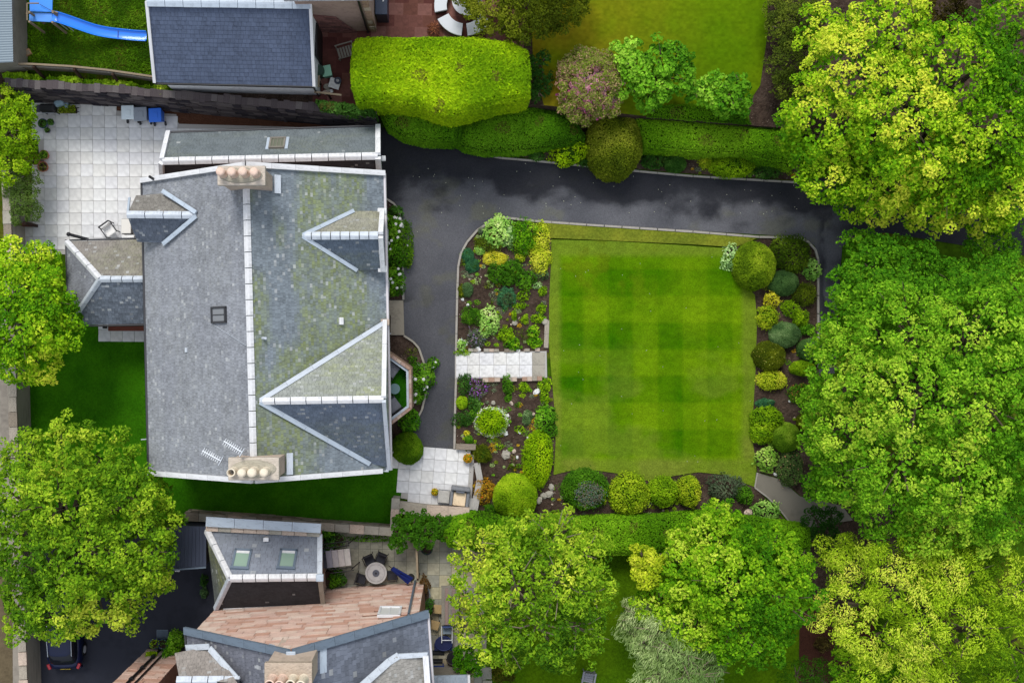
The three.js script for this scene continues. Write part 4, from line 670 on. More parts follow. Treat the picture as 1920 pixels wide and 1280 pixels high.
{
  const a = P(580, 60, TER), b = P(706, 58, TER), g = thing('upper_house', 'pink harled house wall with brick base and downpipe', 'house', a.clone().lerp(b, 0.5)), top = 8.5;
  const A = V(a.x, TER, a.z), B = V(b.x, TER, b.z), y = (p) => V(p.x, top, p.z), back = (p) => V(p.x, p.y, p.z - 9);
  wpart(g, 'wall', merge([poly([A, B, y(B), y(A)]), poly([B, back(B), back(y(B)), y(B)]), poly([back(A), A, y(A), back(y(A))]), poly([back(B), back(A), back(y(A)), back(y(B))])]), mat.harl);
  masonry(g, A, V(A.x + 2.4, TER, A.z), V(A.x + 1.6, TER + 2.6, A.z), V(A.x, TER + 3.2, A.z), { course: 0.16, len: 0.4, mats: [grain(C(132, 92, 88), 0.6, 0.95, 0.01), grain(C(150, 106, 100), 0.6, 0.95, 0.01), grain(C(112, 80, 80), 0.6, 0.95, 0.01)], name: 'brick', depth: 0.05 });
  wpart(g, 'downpipe', tube([V(B.x - 0.42, TER, B.z + 0.09), V(B.x - 0.42, top, B.z + 0.09)], 0.055), mat.black);
  masonry(g, V(B.x - 0.3, TER, B.z), V(B.x + 0.02, TER, B.z), V(B.x + 0.02, top, B.z), V(B.x - 0.3, top, B.z), { course: 0.5, len: 0.5, mats: [mat.stonePale, mat.stoneWall], name: 'quoin_stone', depth: 0.06 });
  slope(g, [V(A.x - 0.3, top - 0.1, A.z + 0.3), V(B.x + 0.3, top - 0.1, B.z + 0.3), V(B.x + 0.3, top + 3, B.z - 4.5), V(A.x - 0.3, top + 3, A.z - 4.5)], { seed: 23 }); slope(g, [V(B.x + 0.3, top - 0.1, B.z - 9.3), V(A.x - 0.3, top - 0.1, A.z - 9.3), V(A.x - 0.3, top + 3, A.z - 4.5), V(B.x + 0.3, top + 3, B.z - 4.5)], { seed: 24 });
}
{ const p = P(717, 22, TER + 0.7), g = thing('storage_box', 'tall dark blue cabinet beside the pink house corner', 'cabinet', V(p.x, TER, p.z - 0.3)); part(g, 'cabinet_body', rbox(0, 0.75, 0, 0.55, 1.5, 1.3, 0.04), std(C(40, 52, 74), 0.4)); part(g, 'lid', rbox(0, 1.53, 0, 0.6, 0.07, 1.36, 0.03), std(C(46, 58, 80), 0.4)); part(g, 'handle', rbox(0.1, 1.58, -0.05, 0.07, 0.04, 0.22, 0.01), mat.white); }
{
  const top = 3.15, b = [[10, 153], [200, 164], [330, 176], [520, 193], [660, 206], [706, 214]], g = thing('rubble_wall', 'long dark rubble boundary wall with pale lichened coping', 'wall', P(350, 178, 0).setY(0));
  const stones = [C(66, 60, 66), C(84, 76, 78), C(98, 90, 92), C(58, 54, 62), C(112, 104, 104)].map((c) => grain(c, 0.8, 0.95, 0.03)), copes = [C(112, 102, 104), C(120, 111, 111), C(104, 95, 97), C(134, 126, 125)].map((c) => grain(c, 0.35, 0.95, 0.05));
  for (let i = 0; i < b.length - 1; i++) {
    const f0 = P(b[i][0], b[i][1] + 9, top), f1 = P(b[i + 1][0], b[i + 1][1] + 9, top), dn = (p, y) => V(p.x, y, p.z), k0 = dn(f0, 0).add(V(0, 0, -0.36)), k1 = dn(f1, 0).add(V(0, 0, -0.36));
    wpart(g, 'wall_core', merge([poly([dn(f0, 0), dn(f1, 0), f1, f0]), poly([k1, k0, V(k0.x, top, k0.z), V(k1.x, top, k1.z)]), poly([f0, f1, V(k1.x, top, k1.z), V(k0.x, top, k0.z)])]), std(C(60, 56, 56), 1));
    masonry(g, dn(f0, 0.02), dn(f1, 0.02), f1, f0, { course: 0.42, len: 0.62, mats: stones, depth: 0.09, seed: 30 + i, rough: 0.6 });
    const L = f0.distanceTo(f1), n = Math.round(L / 0.3);
    for (let k = 0; k < n; k++) { const p = lerp(f0, f1, k / n), q = lerp(f0, f1, (k + 0.98) / n), jz = 0.18 + (R0() - 0.5) * 0.07; p.z -= jz; q.z -= jz; wpart(g, 'coping_stone', bar(p, q, 0.40 * (0.85 + 0.3 * R0()), 0.16 * (0.9 + 0.3 * R0()), V((R0() - 0.5) * 0.16, 1, (R0() - 0.5) * 0.16).normalize(), 0.06), copes[Math.floor(R0() * 4)]); }
  }
}

// ---------------------------------------------------------------- the lower house and its outbuildings
const planeHeight = (o, n, px, py) => { let h = o.y; for (let i = 0; i < 14; i++) { const q = P(px, py, h); h = o.y - (n.x * (q.x - o.x) + n.z * (q.z - o.z)) / n.y; } return P(px, py, h); };
const onPlane = (n, along, at, g) => { const v = V().crossVectors(along, n).normalize(), w = V().crossVectors(v, n).negate(); return g.applyMatrix4(new THREE.Matrix4().makeBasis(v, n, V().crossVectors(v, n)).setPosition(at)); };
{
  const he = 7.4, hr = 12.0, g = thing('lower_house', 'pink sandstone house with slate roofs at the bottom edge', 'house', P(560, 1200, 0));
  const W0 = P(349, 1181, he), E0 = P(800, 1150, he), Ap = P(546, 1224, hr), ax = V(-(E0.z - W0.z), 0, E0.x - W0.x).normalize(), L = 9, far = (p, k = L) => p.clone().addScaledVector(ax, k);
  slope(g, [W0, far(W0), far(Ap), Ap], { base: C(112, 114, 124), spread: 0.34, seed: 40, pale: 0.06 });
  slope(g, [far(E0), E0, Ap, far(Ap)], { base: C(116, 122, 136), spread: 0.34, seed: 41, pale: 0.02, wd: 0.24, ex: 0.2 });
  const base0 = lerp(W0, E0, 0.03).setY(0).addScaledVector(ax, 0.15), base1 = lerp(W0, E0, 0.965).setY(0).addScaledVector(ax, 0.15), t0 = base0.clone().setY(he), t1 = base1.clone().setY(he), ta = V(Ap.x, hr - 0.25, lerp(base0, base1, 0.5).z);
  wpart(g, 'wall', merge([poly([base1, base0, t0, ta, t1]), poly([base0, far(base0), far(t0), t0]), poly([far(base1), base1, t1, far(t1)])]), grain(C(160, 118, 98), 0.8, 0.95, 0.02));
  const pinks = [C(240, 206, 190), C(228, 186, 168), C(246, 221, 206), C(218, 172, 152), C(240, 210, 193), C(232, 196, 181)].map((c) => grain(c, 0.9, 0.95, 0.015));
  masonry(g, base1, base0, t0, t1, { course: 0.36, len: 0.85, mats: pinks, depth: 0.04, seed: 44, cut: (p) => Math.hypot(p.x - (-3.6), (p.y - 6.3) * 0.8) < 0.75 });
  { const m0 = lerp(t1, ta, 0.0), r = rng(5), rows = 9; for (let i = 0; i < rows; i++) { const y0 = he + (hr - he - 0.3) * i / rows, f = (i + 1) / rows, a = lerp(t1, ta, f).setY(y0), b = lerp(t0, ta, f).setY(y0), c = b.clone().setY(y0 + (hr - he) / rows), d = a.clone().setY(c.y); if (a.distanceTo(b) > 0.5) masonry(g, a, b, c, d, { course: 0.5, len: 0.9, mats: pinks, depth: 0.04, seed: 60 + i }); } }
  pieces(g, 'gable_coping', W0, Ap, 5, 0.34, 0.14, mat.leadDark, UP, 0.10, 0.01, true); pieces(g, 'gable_coping', Ap, E0, 7, 0.36, 0.14, mat.leadDark, UP, 0.10, 0.01, true);
  wpart(g, 'ridge_flashing', rbox(Ap.x, hr + 0.12, Ap.z + 0.1, 0.4, 0.12, 0.4, 0.04), mat.leadBlue);
  wpart(g, 'gutter', tube([E0.clone().add(V(0.07, -0.04, 0)), far(E0).add(V(0.07, -0.04, 0))], 0.065), mat.gutterWhite); wpart(g, 'gutter', tube([W0.clone().add(V(-0.07, -0.04, 0)), far(W0).add(V(-0.07, -0.04, 0))], 0.065), mat.gutter);
  const dp = lerp(base0, base1, 0.985).addScaledVector(ax, -0.14), dq = lerp(base0, base1, 0.955).addScaledVector(ax, -0.12); wpart(g, 'downpipe', tube([dq.clone().setY(0), dq.clone().setY(he - 0.2)], 0.06), mat.leadDark);
  { const p = lerp(base0, base1, 0.865).addScaledVector(ax, -0.06).setY(5.4), f = wpart(g, 'window', merge([boxAt(p.x, 5.4, p.z, 1.05, 0.14, 0.16), boxAt(p.x, 7.0, p.z, 1.05, 0.12, 0.14), boxAt(p.x - 0.48, 6.2, p.z, 0.1, 1.6, 0.14), boxAt(p.x + 0.48, 6.2, p.z, 0.1, 1.6, 0.14), boxAt(p.x, 6.2, p.z, 0.06, 1.6, 0.1)]), mat.white); part(f, 'pane', boxAt(p.x - g.position.x, 6.2, p.z - g.position.z, 0.95, 1.6, 0.05), std(C(226, 226, 224), 0.4)); }
  // east cross gable
  {
    const h = 11.2, B = P(742, 1229, h), e = 7.3, V0 = P(800, 1226, 8.2), A = P(806, 1222, h - 2.6), D = far(B, 3.5);
    slope(g, [P(800, 1228, 9.3), far(P(800, 1228, 9.3), 5), far(P(672, 1290, 11.3), 5), P(672, 1290, 11.3), P(742, 1229, 9.9)].slice(0, 5), { name: 'cross_roof', base: C(160, 156, 150), spread: 0.26, seed: 45, pale: 0.1 });
    pieces(g, 'valley_flashing', P(672, 1290, 11.4), P(728, 1240, 10.2), 3, 0.3, 0.06, mat.lead, UP, 0.08, 0.006, true); pieces(g, 'valley_flashing', P(728, 1240, 10.2), P(745, 1229, 9.9), 1, 0.3, 0.06, mat.lead, UP, 0.08, 0.006, true);
    pieces(g, 'valley_flashing', P(745, 1229, 9.9), P(800, 1226, 9.4), 2, 0.22, 0.06, mat.lead, UP, 0.08, 0.006, true);
    pieces(g, 'gable_coping', P(798, 1228, 9.5), far(P(798, 1228, 9.5), 4), 3, 0.26, 0.1, mat.white, UP, 0.08, 0.01, true);
  }
  // west cross gable, its upper slope
  {
    const e = 8.0, h = 10.4, a = P(332, 1219, e), b = P(330, 1276, h), c = P(450, 1276, h), d = P(396, 1216, 8.9);
    slope(g, [a, b, c, d], { name: 'cross_roof', base: C(156, 148, 142), spread: 0.26, seed: 46, pale: 0.1 });
    const low = V(c.x, e, 2 * c.z - d.z + 0.8), la = V(b.x, e, 2 * b.z - a.z + 0.6); slope(g, [b, la, low, c], { name: 'cross_roof', base: C(112, 114, 124), seed: 47 });
    pieces(g, 'valley_flashing', d, c, 3, 0.28, 0.06, mat.lead, UP, 0.10, 0.006, true); pieces(g, 'cross_ridge_cap', b, c, 4, 0.4, 0.1, mat.lead, UP, 0.06, 0.02);
    pieces(g, 'lead_gutter', P(350, 1213, 8.1), P(394, 1211, 8.9), 2, 0.26, 0.05, mat.lead, UP, 0.06, 0.006, true);
    // sandstone wing wall below it, with its rainwater pipes
    const p0 = P(276, 1219, 0), p1 = P(350, 1223, 0), up7 = (p) => V(p.x, 7.2, p.z), so = (p) => V(p.x + 0.3, p.y, p.z + 6);
    wpart(g, 'wing_wall', merge([poly([p1, p0, up7(p0), up7(p1)]), poly([p0, so(p0), so(up7(p0)), up7(p0)]), poly([so(p1), p1, up7(p1), so(up7(p1))])]), grain(C(170, 132, 114), 0.8, 0.95, 0.02));
    masonry(g, V(p1.x, 0.02, p1.z - 0.03), V(p0.x, 0.02, p0.z - 0.03), V(p0.x, 7.2, p0.z - 0.03), V(p1.x, 7.2, p1.z - 0.03), { course: 0.4, len: 0.9, mats: pinks, depth: 0.05, seed: 48 });
    const y0 = lerp(p0, p1, 0.36).add(V(0, 0, -0.16)), y1 = lerp(p0, p1, 0.52).add(V(0, 0, -0.14));
    wpart(g, 'waste_pipe', tube([y0.clone().setY(0.2), y0.clone().setY(7)], 0.07), mat.black); wpart(g, 'waste_pipe', tube([y1.clone().setY(0.2), y1.clone().setY(7)], 0.05), mat.black);
    for (const y of [1.5, 3.4, 5.2]) wpart(g, 'pipe_joint', cyl(y0.x, y, y0.z, 0.11, 0.11, 0.2, 12), mat.black);
  }
  // chimney
  const c = P(541, 1266, 13.4), st = wpart(g, 'chimney_stack', boxAt(c.x, 11.4, c.z, 1.75, 3.8, 0.95), mat.stonePale);
  const cap = part(st, 'chimney_cap', rbox(c.x - g.position.x, 13.4, c.z - g.position.z, 1.92, 0.26, 1.08, 0.05), grain(C(196, 178, 160), 0.7, 0.95, 0.04));
  [-0.62, -0.22, 0.2, 0.62].forEach((dx, i) => { const r = 0.19, hh = 0.8 + 0.12 * (i % 2), p = (a) => new THREE.LatheGeometry(a.map((q) => new THREE.Vector2(...q)), 18).translate(c.x + dx, 13.5, c.z + 0.1); wpart(g, 'chimney_pot', p([[r * 1.1, 0], [r * 1.1, 0.08], [r * 0.9, 0.14], [r * 0.84, hh - 0.12], [r * 1.05, hh - 0.06], [r, hh], [r * 0.68, hh], [r * 0.6, 0.2]]), i < 2 ? mat.pot : mat.potPale); });
  wpart(g, 'chimney_flashing', bar(V(c.x + 1.08, hr - 0.95, c.z - 0.6), V(c.x + 1.08, hr - 0.95, c.z + 0.6), 0.34, 0.05, V(0.65, 0.76, 0)), mat.leadBlue); wpart(g, 'chimney_flashing', bar(V(c.x - 1.08, hr - 0.95, c.z - 0.6), V(c.x - 1.08, hr - 0.95, c.z + 0.3), 0.34, 0.05, V(-0.65, 0.76, 0)), mat.leadBlue);
}
{
  const g = thing('lower_extension', 'low hipped slate extension with two green roof windows', 'extension', P(495, 1070, 0)), e = 3.4, h = 5.4;
  const nw = P(387, 994, e), ne = P(600, 1004, e), r0 = P(431, 1084, h), r1 = P(600, 1082, h), sw = P(404, 1141, e), se = P(606, 1131, e);
  slope(g, [ne, nw, r0, r1], { base: C(134, 140, 152), spread: 0.14, seed: 50, pale: 0.03, moss: 0.1, wd: 0.28, ex: 0.2 }); slope(g, [nw, sw, r0], { base: C(94, 98, 96), spread: 0.3, moss: 0.5, seed: 51 }); slope(g, [sw, se, r1, r0], { base: C(62, 62, 66), spread: 0.24, seed: 52, pale: 0.01 });  // last slope faces away: shade from the gable house painted into its slates
  pieces(g, 'hip_cap', nw, r0, 3, 0.34, 0.1, mat.white, UP, 0.06, 0.02); pieces(g, 'hip_cap', sw, r0, 2, 0.3, 0.1, mat.lead, UP, 0.06, 0.02); pieces(g, 'ridge_cap', r0, r1, 7, 0.36, 0.1, mat.white, UP, 0.06, 0.02);
  pieces(g, 'verge_coping', ne, r1, 3, 0.24, 0.1, mat.lead, UP, 0.06, 0.01, true); pieces(g, 'verge_coping', r1, se, 2, 0.22, 0.1, mat.concrete, UP, 0.06, 0.01, true);
  wpart(g, 'verge_end', rbox(r1.x, h + 0.1, r1.z, 0.36, 0.2, 0.36, 0.05), mat.leadBlue); pieces(g, 'eaves_flashing', P(418, 1141, e - 0.1), P(604, 1134, e - 0.1), 5, 0.22, 0.06, mat.white, UP, 0, 0.01, true);
  pieces(g, 'parapet_stone', P(386, 989, 3.5), P(600, 1000, 3.5), 9, 0.3, 0.16, [mat.concrete, mat.stonePale], UP, 0.02, 0.01, true); pieces(g, 'lead_parapet', P(386, 977, 3.7), P(602, 990, 3.7), 4, 0.46, 0.1, mat.leadBlue, UP, 0.04, 0.01, true);
  const w = [nw, sw, se, ne].map((p, i) => V(p.x + (i < 2 ? 0.2 : -0.2), 0, p.z + (i % 3 ? -0.15 : 0.1))), y = (p, k = e - 0.1) => V(p.x, k, p.z);
  wpart(g, 'wall', merge([poly([w[0], w[1], y(w[1]), y(w[0])]), poly([w[1], w[2], y(w[2]), y(w[1])]), poly([w[2], w[3], y(w[3]), V(w[3].x, h - 0.2, r1.z), y(w[2])]), poly([w[3], w[0], y(w[0]), y(w[3])])]), mat.harl);
  const n = newell([ne, nw, r0, r1]); if (n.y < 0) n.negate();
  for (const [px, py] of [[453, 1050], [539, 1050]]) {
    const at = planeHeight(ne, n, px, py), along = V(ne.x - nw.x, 0, ne.z - nw.z).normalize(), put = (q) => { const v = along, w2 = V().crossVectors(v, n); return q.applyMatrix4(new THREE.Matrix4().makeBasis(v, n, w2).setPosition(at)); };
    const f = wpart(g, 'roof_window', put(merge([boxAt(-0.37, 0.08, 0, 0.1, 0.14, 1.15), boxAt(0.37, 0.08, 0, 0.1, 0.14, 1.15), boxAt(0, 0.08, -0.53, 0.84, 0.14, 0.12), boxAt(0, 0.09, 0.54, 0.9, 0.15, 0.14)])), mat.leadDark);
    const loc = (q) => put(q).translate(-g.position.x, 0, -g.position.z);
    part(f, 'pane', loc(boxAt(0, 0.09, 0.03, 0.66, 0.04, 0.86)), mat.glass); part(f, 'blind', loc(boxAt(0, 0.12, -0.40, 0.62, 0.03, 0.13)), mat.white);
  }
  const v = planeHeight(ne, n, 500, 1009); wpart(g, 'roof_vent', merge([cyl(v.x, v.y, v.z, 0.1, 0.1, 0.35, 12), rbox(v.x + 0.02, v.y + 0.36, v.z, 0.26, 0.1, 0.2, 0.03)]), mat.white);
}
{
  const g = thing('metal_shed', 'dark blue ribbed metal shed half under the tree', 'shed', P(357, 1030, 0)), h = 2.6, a = P(326, 986, h), b = P(386, 987, h), c = P(386, 1063, h), d = P(322, 1068, h), m = std(C(66, 72, 90), 0.45, { metalness: 0.3 });
  wpart(g, 'wall', sheetGeo([330, 990, 384, 990, 384, 1060, 327, 1064], 2.42, 2.42), std(C(56, 60, 74), 0.6));
  wpart(g, 'roof', sheetGeo([326, 985, 386, 987, 386, 1063, 322, 1068], h, 0.1), m);
  for (let i = 1; i < 9; i++) wpart(g, 'roof_rib', bar(lerp(a, b, i / 9).setY(h + 0.02), lerp(d, c, i / 9).setY(h + 0.02), 0.05, 0.05), m);
  wpart(g, 'eaves_trim', bar(d, c, 0.08, 0.14), mat.leadDark); const k = P(332, 1069, h); wpart(g, 'corner_cap', rbox(k.x, h, k.z, 0.25, 0.1, 0.12, 0.02), mat.white);
}
{
  const g = thing('grey_shed', 'pale grey roofed shed at the bottom edge beside the terrace', 'shed', P(840, 1290, 0)), h = 2.6;
  wpart(g, 'wall', sheetGeo([803, 1271, 875, 1270, 878, 1380, 803, 1380], 2.4, 2.4), mat.woodGrey); wpart(g, 'roof', sheetGeo([798, 1267, 879, 1265, 882, 1400, 798, 1400], h, 0.1), grain(C(160, 172, 184), 1.4, 0.8, 0.004));
  for (let i = 1; i < 7; i++) wpart(g, 'roof_seam', bar(P(798 + i * 11.6, 1268, h + 0.01), P(798 + i * 11.8, 1400, h + 0.01), 0.03, 0.03), grain(C(170, 180, 190), 1.4, 0.8, 0.004));
  wpart(g, 'verge_trim', bar(P(879, 1265, h), P(882, 1400, h), 0.12, 0.14), mat.white);
}
{
  const g = thing('corrugated_shed', 'grey corrugated roof of a shed at the top left corner', 'shed', P(-40, 40, TER).setY(TER)), h0 = TER + 2.5, h1 = TER + 3.1;
  const a = P(20, -60, h0), b = P(24, 116, h0), c = P(-80, 121, h1), d = P(-80, -60, h1);
  const p = [], ix = [], n = 150, uu = 0; for (let i = 0; i <= n; i++) { const k = 0.028 * Math.cos(i * Math.PI / 2) ; for (const q of [lerp(a, b, i / n), lerp(d, c, i / n)]) p.push(q.x - g.position.x, q.y + k - g.position.y, q.z - g.position.z + (q === 0 ? 0 : 0)); if (i) { const s = i * 2; ix.push(s - 2, s, s - 1, s - 1, s, s + 1); } }
  const geo = new THREE.BufferGeometry(); geo.setAttribute('position', new THREE.Float32BufferAttribute(p, 3)); geo.setIndex(ix); geo.computeVertexNormals();
  part(g, 'corrugated_roof', geo, std(C(134, 148, 158), 0.6, { side: THREE.DoubleSide }));
  wpart(g, 'wall', sheetGeo([-80, -60, 12, -60, 15, 110, -80, 114], h0 - 0.06, 2.4), mat.woodGrey);
}
// ---------------------------------------------------------------- walls and fences
function stoneRun(name, label, pts, h, w, mats, o = {}) {
  const q = pairs(pts).map(([x, y]) => P(x, y, h)), g = thing(name, label, 'wall', lerp(q[0], q[q.length - 1], 0.5).setY(0));
  for (let i = 0; i < q.length - 1; i++) {
    if (!o.skip) wpart(g, 'wall_core', bar(q[i].clone().setY(h / 2 - 0.06), q[i + 1].clone().setY(h / 2 - 0.06), w * 0.8, h - 0.12), mats[0]);
    const L = q[i].distanceTo(q[i + 1]), n = Math.max(1, Math.round(L / (o.len ?? 0.7)));
    for (let k = 0; k < n; k++) if (!(R0() < (o.skip ?? 0))) wpart(g, 'coping_stone', bar(lerp(q[i], q[i + 1], k / n + 0.003), lerp(q[i], q[i + 1], (k + 1) / n - 0.003), w * (0.93 + 0.14 * R0()), 0.14, V((R0() - 0.5) * 0.06, 1, (R0() - 0.5) * 0.06).normalize(), -0.05 + R0() * 0.02), mats[Math.floor(R0() * mats.length)]);
    if (o.face) { const d = V().subVectors(q[i + 1], q[i]).normalize(), s = V().crossVectors(d, UP).multiplyScalar(w * 0.4 * o.face), A = q[i].clone().add(s), B = q[i + 1].clone().add(s), [a, b] = o.face > 0 ? [A, B] : [B, A]; masonry(g, a.clone().setY(0.02), b.clone().setY(0.02), b.clone().setY(h - 0.14), a.clone().setY(h - 0.14), { course: 0.36, len: 0.55, mats: o.mats ?? mats, depth: 0.06, seed: 70 + i, rough: 0.5 }); }
  }
  return g;
}
const paleStones = [mat.concrete, mat.stonePale, grain(C(152, 140, 126), 0.8, 0.95, 0.03), grain(C(178, 168, 154), 0.8, 0.95, 0.03)], darkStones = [C(74, 68, 66), C(58, 54, 54), C(92, 86, 82)].map((c) => grain(c, 0.7, 0.95, 0.03));
stoneRun('garden_wall', 'stone wall with pale coping along the west lane', [10, 318, 13, 420, 20, 660, 24, 800, 34, 1040, 44, 1300, 46, 1400], 1.9, 0.42, paleStones, { face: 1, mats: darkStones });
stoneRun('garden_wall', 'rough topped stone wall between artificial lawn and lower house', [345, 968, 480, 977, 600, 987, 738, 997], 1.1, 0.42, paleStones, { face: -1 });
stoneRun('garden_wall', 'short upright wall at the end of the artificial lawn', [738, 994, 742, 934], 1.0, 0.42, paleStones, { len: 0.5 });
stoneRun('garden_wall', 'wide flat topped stone wall below the small patio', [742, 950, 800, 957, 880, 962], 0.7, 0.62, paleStones, { len: 1.2 });
stoneRun('stone_edging', 'long smooth coping stones on the east side of the small patio', [894, 868, 900, 900, 894, 930, 889, 956], 0.35, 0.34, [grain(C(176, 172, 168), 0.8, 0.9, 0.01)], { len: 1.1 });
stoneRun('stone_edging', 'single pale block at the foot of the driveway', [855, 837, 892, 838], 0.3, 0.30, paleStones, { len: 1.0 });
stoneRun('stone_edging', 'uneven row of small stones under the upper bed beside the slab path', [878, 656, 955, 657, 1022, 655], 0.14, 0.16, paleStones, { len: 0.26, skip: 0.35 });
stoneRun('stone_edging', 'pinkish stones edging the lower bed beside the slab path', [905, 712, 960, 711, 1026, 709], 0.2, 0.22, [mat.stonePale, mat.stoneWall, paleStones[3]], { len: 0.28, skip: 0.3 });
stoneRun('stone_edging', 'weathered slabs edging the upper bed against the lawn', [1026, 600, 1024, 652], 0.12, 0.22, paleStones, { len: 0.6 });
{
  const g = thing('timber_fence', 'weathered grey board fence sagging above the rubble wall', 'fence', P(150, 140, TER).setY(TER)), top = TER + 1.25, q = pairs([0, 119, 60, 120, 130, 124, 200, 131, 290, 144, 316, 152]).map(([x, y]) => P(x, y, top));
  for (let i = 0; i < q.length - 1; i++) { const L = q[i].distanceTo(q[i + 1]), n = Math.round(L / 0.17); for (let k = 0; k < n; k++) { const p = lerp(q[i], q[i + 1], (k + 0.5) / n), d = V().subVectors(q[i + 1], q[i]); wpart(g, 'fence_board', boxAt(0, 0, 0, 0.15, 1.2 + R0() * 0.06, 0.022).rotateY(-Math.atan2(d.z, d.x)).translate(p.x, top - 0.6, p.z), [mat.woodGrey, mat.wood, mat.woodGrey][Math.floor(R0() * 3)]); } wpart(g, 'rail', bar(q[i].clone().add(V(0, -0.25, 0.06)), q[i + 1].clone().add(V(0, -0.25, 0.06)), 0.06, 0.09), mat.woodGrey); wpart(g, 'top_rail', bar(q[i].clone().add(V(0, 0.03, 0)), q[i + 1].clone().add(V(0, 0.03, 0)), 0.09, 0.04), mat.wood); }
  for (const [x, y] of [[62, 122], [138, 127], [210, 136]]) { const p = P(x, y, top); wpart(g, 'fence_post', bar(V(p.x, top, p.z + 0.06), V(p.x + 0.15, TER - 0.2, p.z + 0.5), 0.12, 0.12, V(0, 0, 1)), mat.woodDark); }
}
{
  const g = thing('garden_gate', 'dark red stained timber gate by the west wall', 'gate', P(24, 440, 0)), a = P(12, 420, 1.5), b = P(44, 418, 1.5);
  for (let i = 0; i < 7; i++) wpart(g, 'gate_board', boxAt(lerp(a, b, (i + 0.5) / 7).x, 0.75, lerp(a, b, 0.5).z, 0.115, 1.5, 0.03), mat.woodRed);
  wpart(g, 'deck', sheetGeo([10, 420, 44, 418, 45, 466, 10, 470], 0.2, 0.14), mat.woodRed); for (const y of [0.3, 1.25]) wpart(g, 'gate_rail', bar(a.clone().setY(y), b.clone().setY(y), 0.06, 0.1), mat.woodRed);
  wpart(g, 'gate_post', boxAt(b.x + 0.1, 0.85, b.z, 0.14, 1.7, 0.14), mat.woodDark);
}
{
  const g = thing('timber_screen', 'thin weathered timber screen dividing the lower terraces', 'fence', P(781, 1045, 0)), a = P(780, 1008, 1.5), b = P(783, 1086, 1.5);
  for (let i = 0; i < 14; i++) wpart(g, 'screen_board', bar(lerp(a, b, i / 14).setY(0.75), lerp(a, b, (i + 0.94) / 14).setY(0.75), 0.04, 1.45 + 0.1 * R0()), mat.wood);
  wpart(g, 'top_rail', bar(a, b, 0.1, 0.05), mat.wood); for (const p of [a, b]) wpart(g, 'screen_post', boxAt(p.x, 0.8, p.z, 0.1, 1.6, 0.1), mat.woodDark);
}

// ---------------------------------------------------------------- things in the gardens
// wheeled bins: one built, the others cloned
function wheelieBin(label, px, py, c, ry) {
  const g = thing('wheelie_bin', label, 'bin', P(px, py, 1.05).setY(0.06), 'wheeled bins on the patio'), m = std(c, 0.45), q = new THREE.BoxGeometry(0.52, 0.9, 0.62), p = q.attributes.position;
  for (let i = 0; i < p.count; i++) if (p.getY(i) < 0) p.setXYZ(i, p.getX(i) * 0.78, p.getY(i), p.getZ(i) * 0.72 - 0.04);
  q.computeVertexNormals(); part(g, 'bin_body', q.translate(0, 0.53, 0), m);
  const lid = part(g, 'lid', rbox(0, 1.02, 0.02, 0.58, 0.08, 0.68, 0.035), m); part(lid, 'lid_panel', rbox(0, 1.07, 0.03, 0.26, 0.03, 0.28, 0.012), m); part(g, 'handle', tube([V(-0.2, 0.98, -0.4), V(0.2, 0.98, -0.4)], 0.022), mat.black);
  for (const s of [-1, 1]) part(g, 'wheel', new THREE.CylinderGeometry(0.11, 0.11, 0.06, 18).rotateZ(Math.PI / 2).translate(s * 0.25, 0.11, 0.27), mat.black);
  g.rotation.y = ry; g.scale.set(1.12, 1, 1.06); return g;
}
wheelieBin('pale grey wheeled bin, leftmost of the three by the wall', 239, 210, C(216, 228, 234), 0.02);
const recolour = (g, c) => g.traverse((o) => { if (o.isMesh && /body|lid/.test(o.name)) o.material = c; });
{ const a = scene.getObjectByName('wheelie_bin'); for (const [x, y, c, l, r] of [[263, 213, C(140, 148, 160), 'dark grey wheeled bin between the pale one and the blue one', 0.03], [290.5, 215, C(40, 112, 226), 'bright blue wheeled bin by the rubble wall', 0.04]]) { const b = a.clone(); b.name = num('wheelie_bin'); b.position.copy(P(x, y, 1.05)).setY(0.06); b.rotation.y = r; tag(b, l, 'bin', 'wheeled bins on the patio'); recolour(b, std(c, 0.45)); scene.add(b); } }
// pots with plants: shape cloned, foliage its own
const potGeo = new THREE.LatheGeometry([[0.001, 0], [0.7, 0], [0.78, 0.1], [0.94, 0.85], [1.06, 0.86], [1.06, 1], [0.92, 1], [0.86, 0.82], [0.001, 0.8]].map((p) => new THREE.Vector2(...p)), 24);
function potted(label, px, py, r, h, m, pal, o = {}) {
  const y0 = o.y ?? 0.06, g = thing('potted_plant', label, 'plant pot', P(px, py, y0 + h).setY(y0), o.group), L = new Leaves(treeSeed += 13);
  part(g, 'pot', potGeo.clone().scale(r, h, r), m); part(g, 'earth', cyl(0, h * 0.82, 0, r * 0.84, r * 0.84, 0.02, 16), mat.soil);
  if (pal) { const n = o.n ?? 160, sp = o.spread ?? 1.0, up = o.up ?? 0.25; for (let i = 0; i < n; i++) { const [x, y, z] = L.rnd(), w = L.rnd(), l = (o.leaf ?? 0.08) * (0.6 + 0.8 * L.r()); let c = tone(L, pal, 0.3 + 0.5 * L.r() * (1 + y)); if (o.flower && L.r() < 0.5) c = o.flower.map((k) => k * (0.7 + 0.5 * L.r())); L.leaf(x * r * sp, h * 0.9 + Math.abs(y) * up, z * r * sp, x * 0.7 + w[0] * 0.4, 0.6 + w[1] * 0.4, z * 0.7 + w[2] * 0.4, l, l * 0.6, c); } part(g, 'foliage', L.geo(), mat.leaf); }
  return g;
}
const blueGlaze = new THREE.MeshPhysicalMaterial({ color: col(C(40, 58, 110)), roughness: 0.2, clearcoat: 0.6 });
potted('dark blue glazed pot with a low dark plant, largest of three by the yellow shrub', 79, 231, 0.24, 0.42, blueGlaze, PAL.deep, { spread: 0.9 });
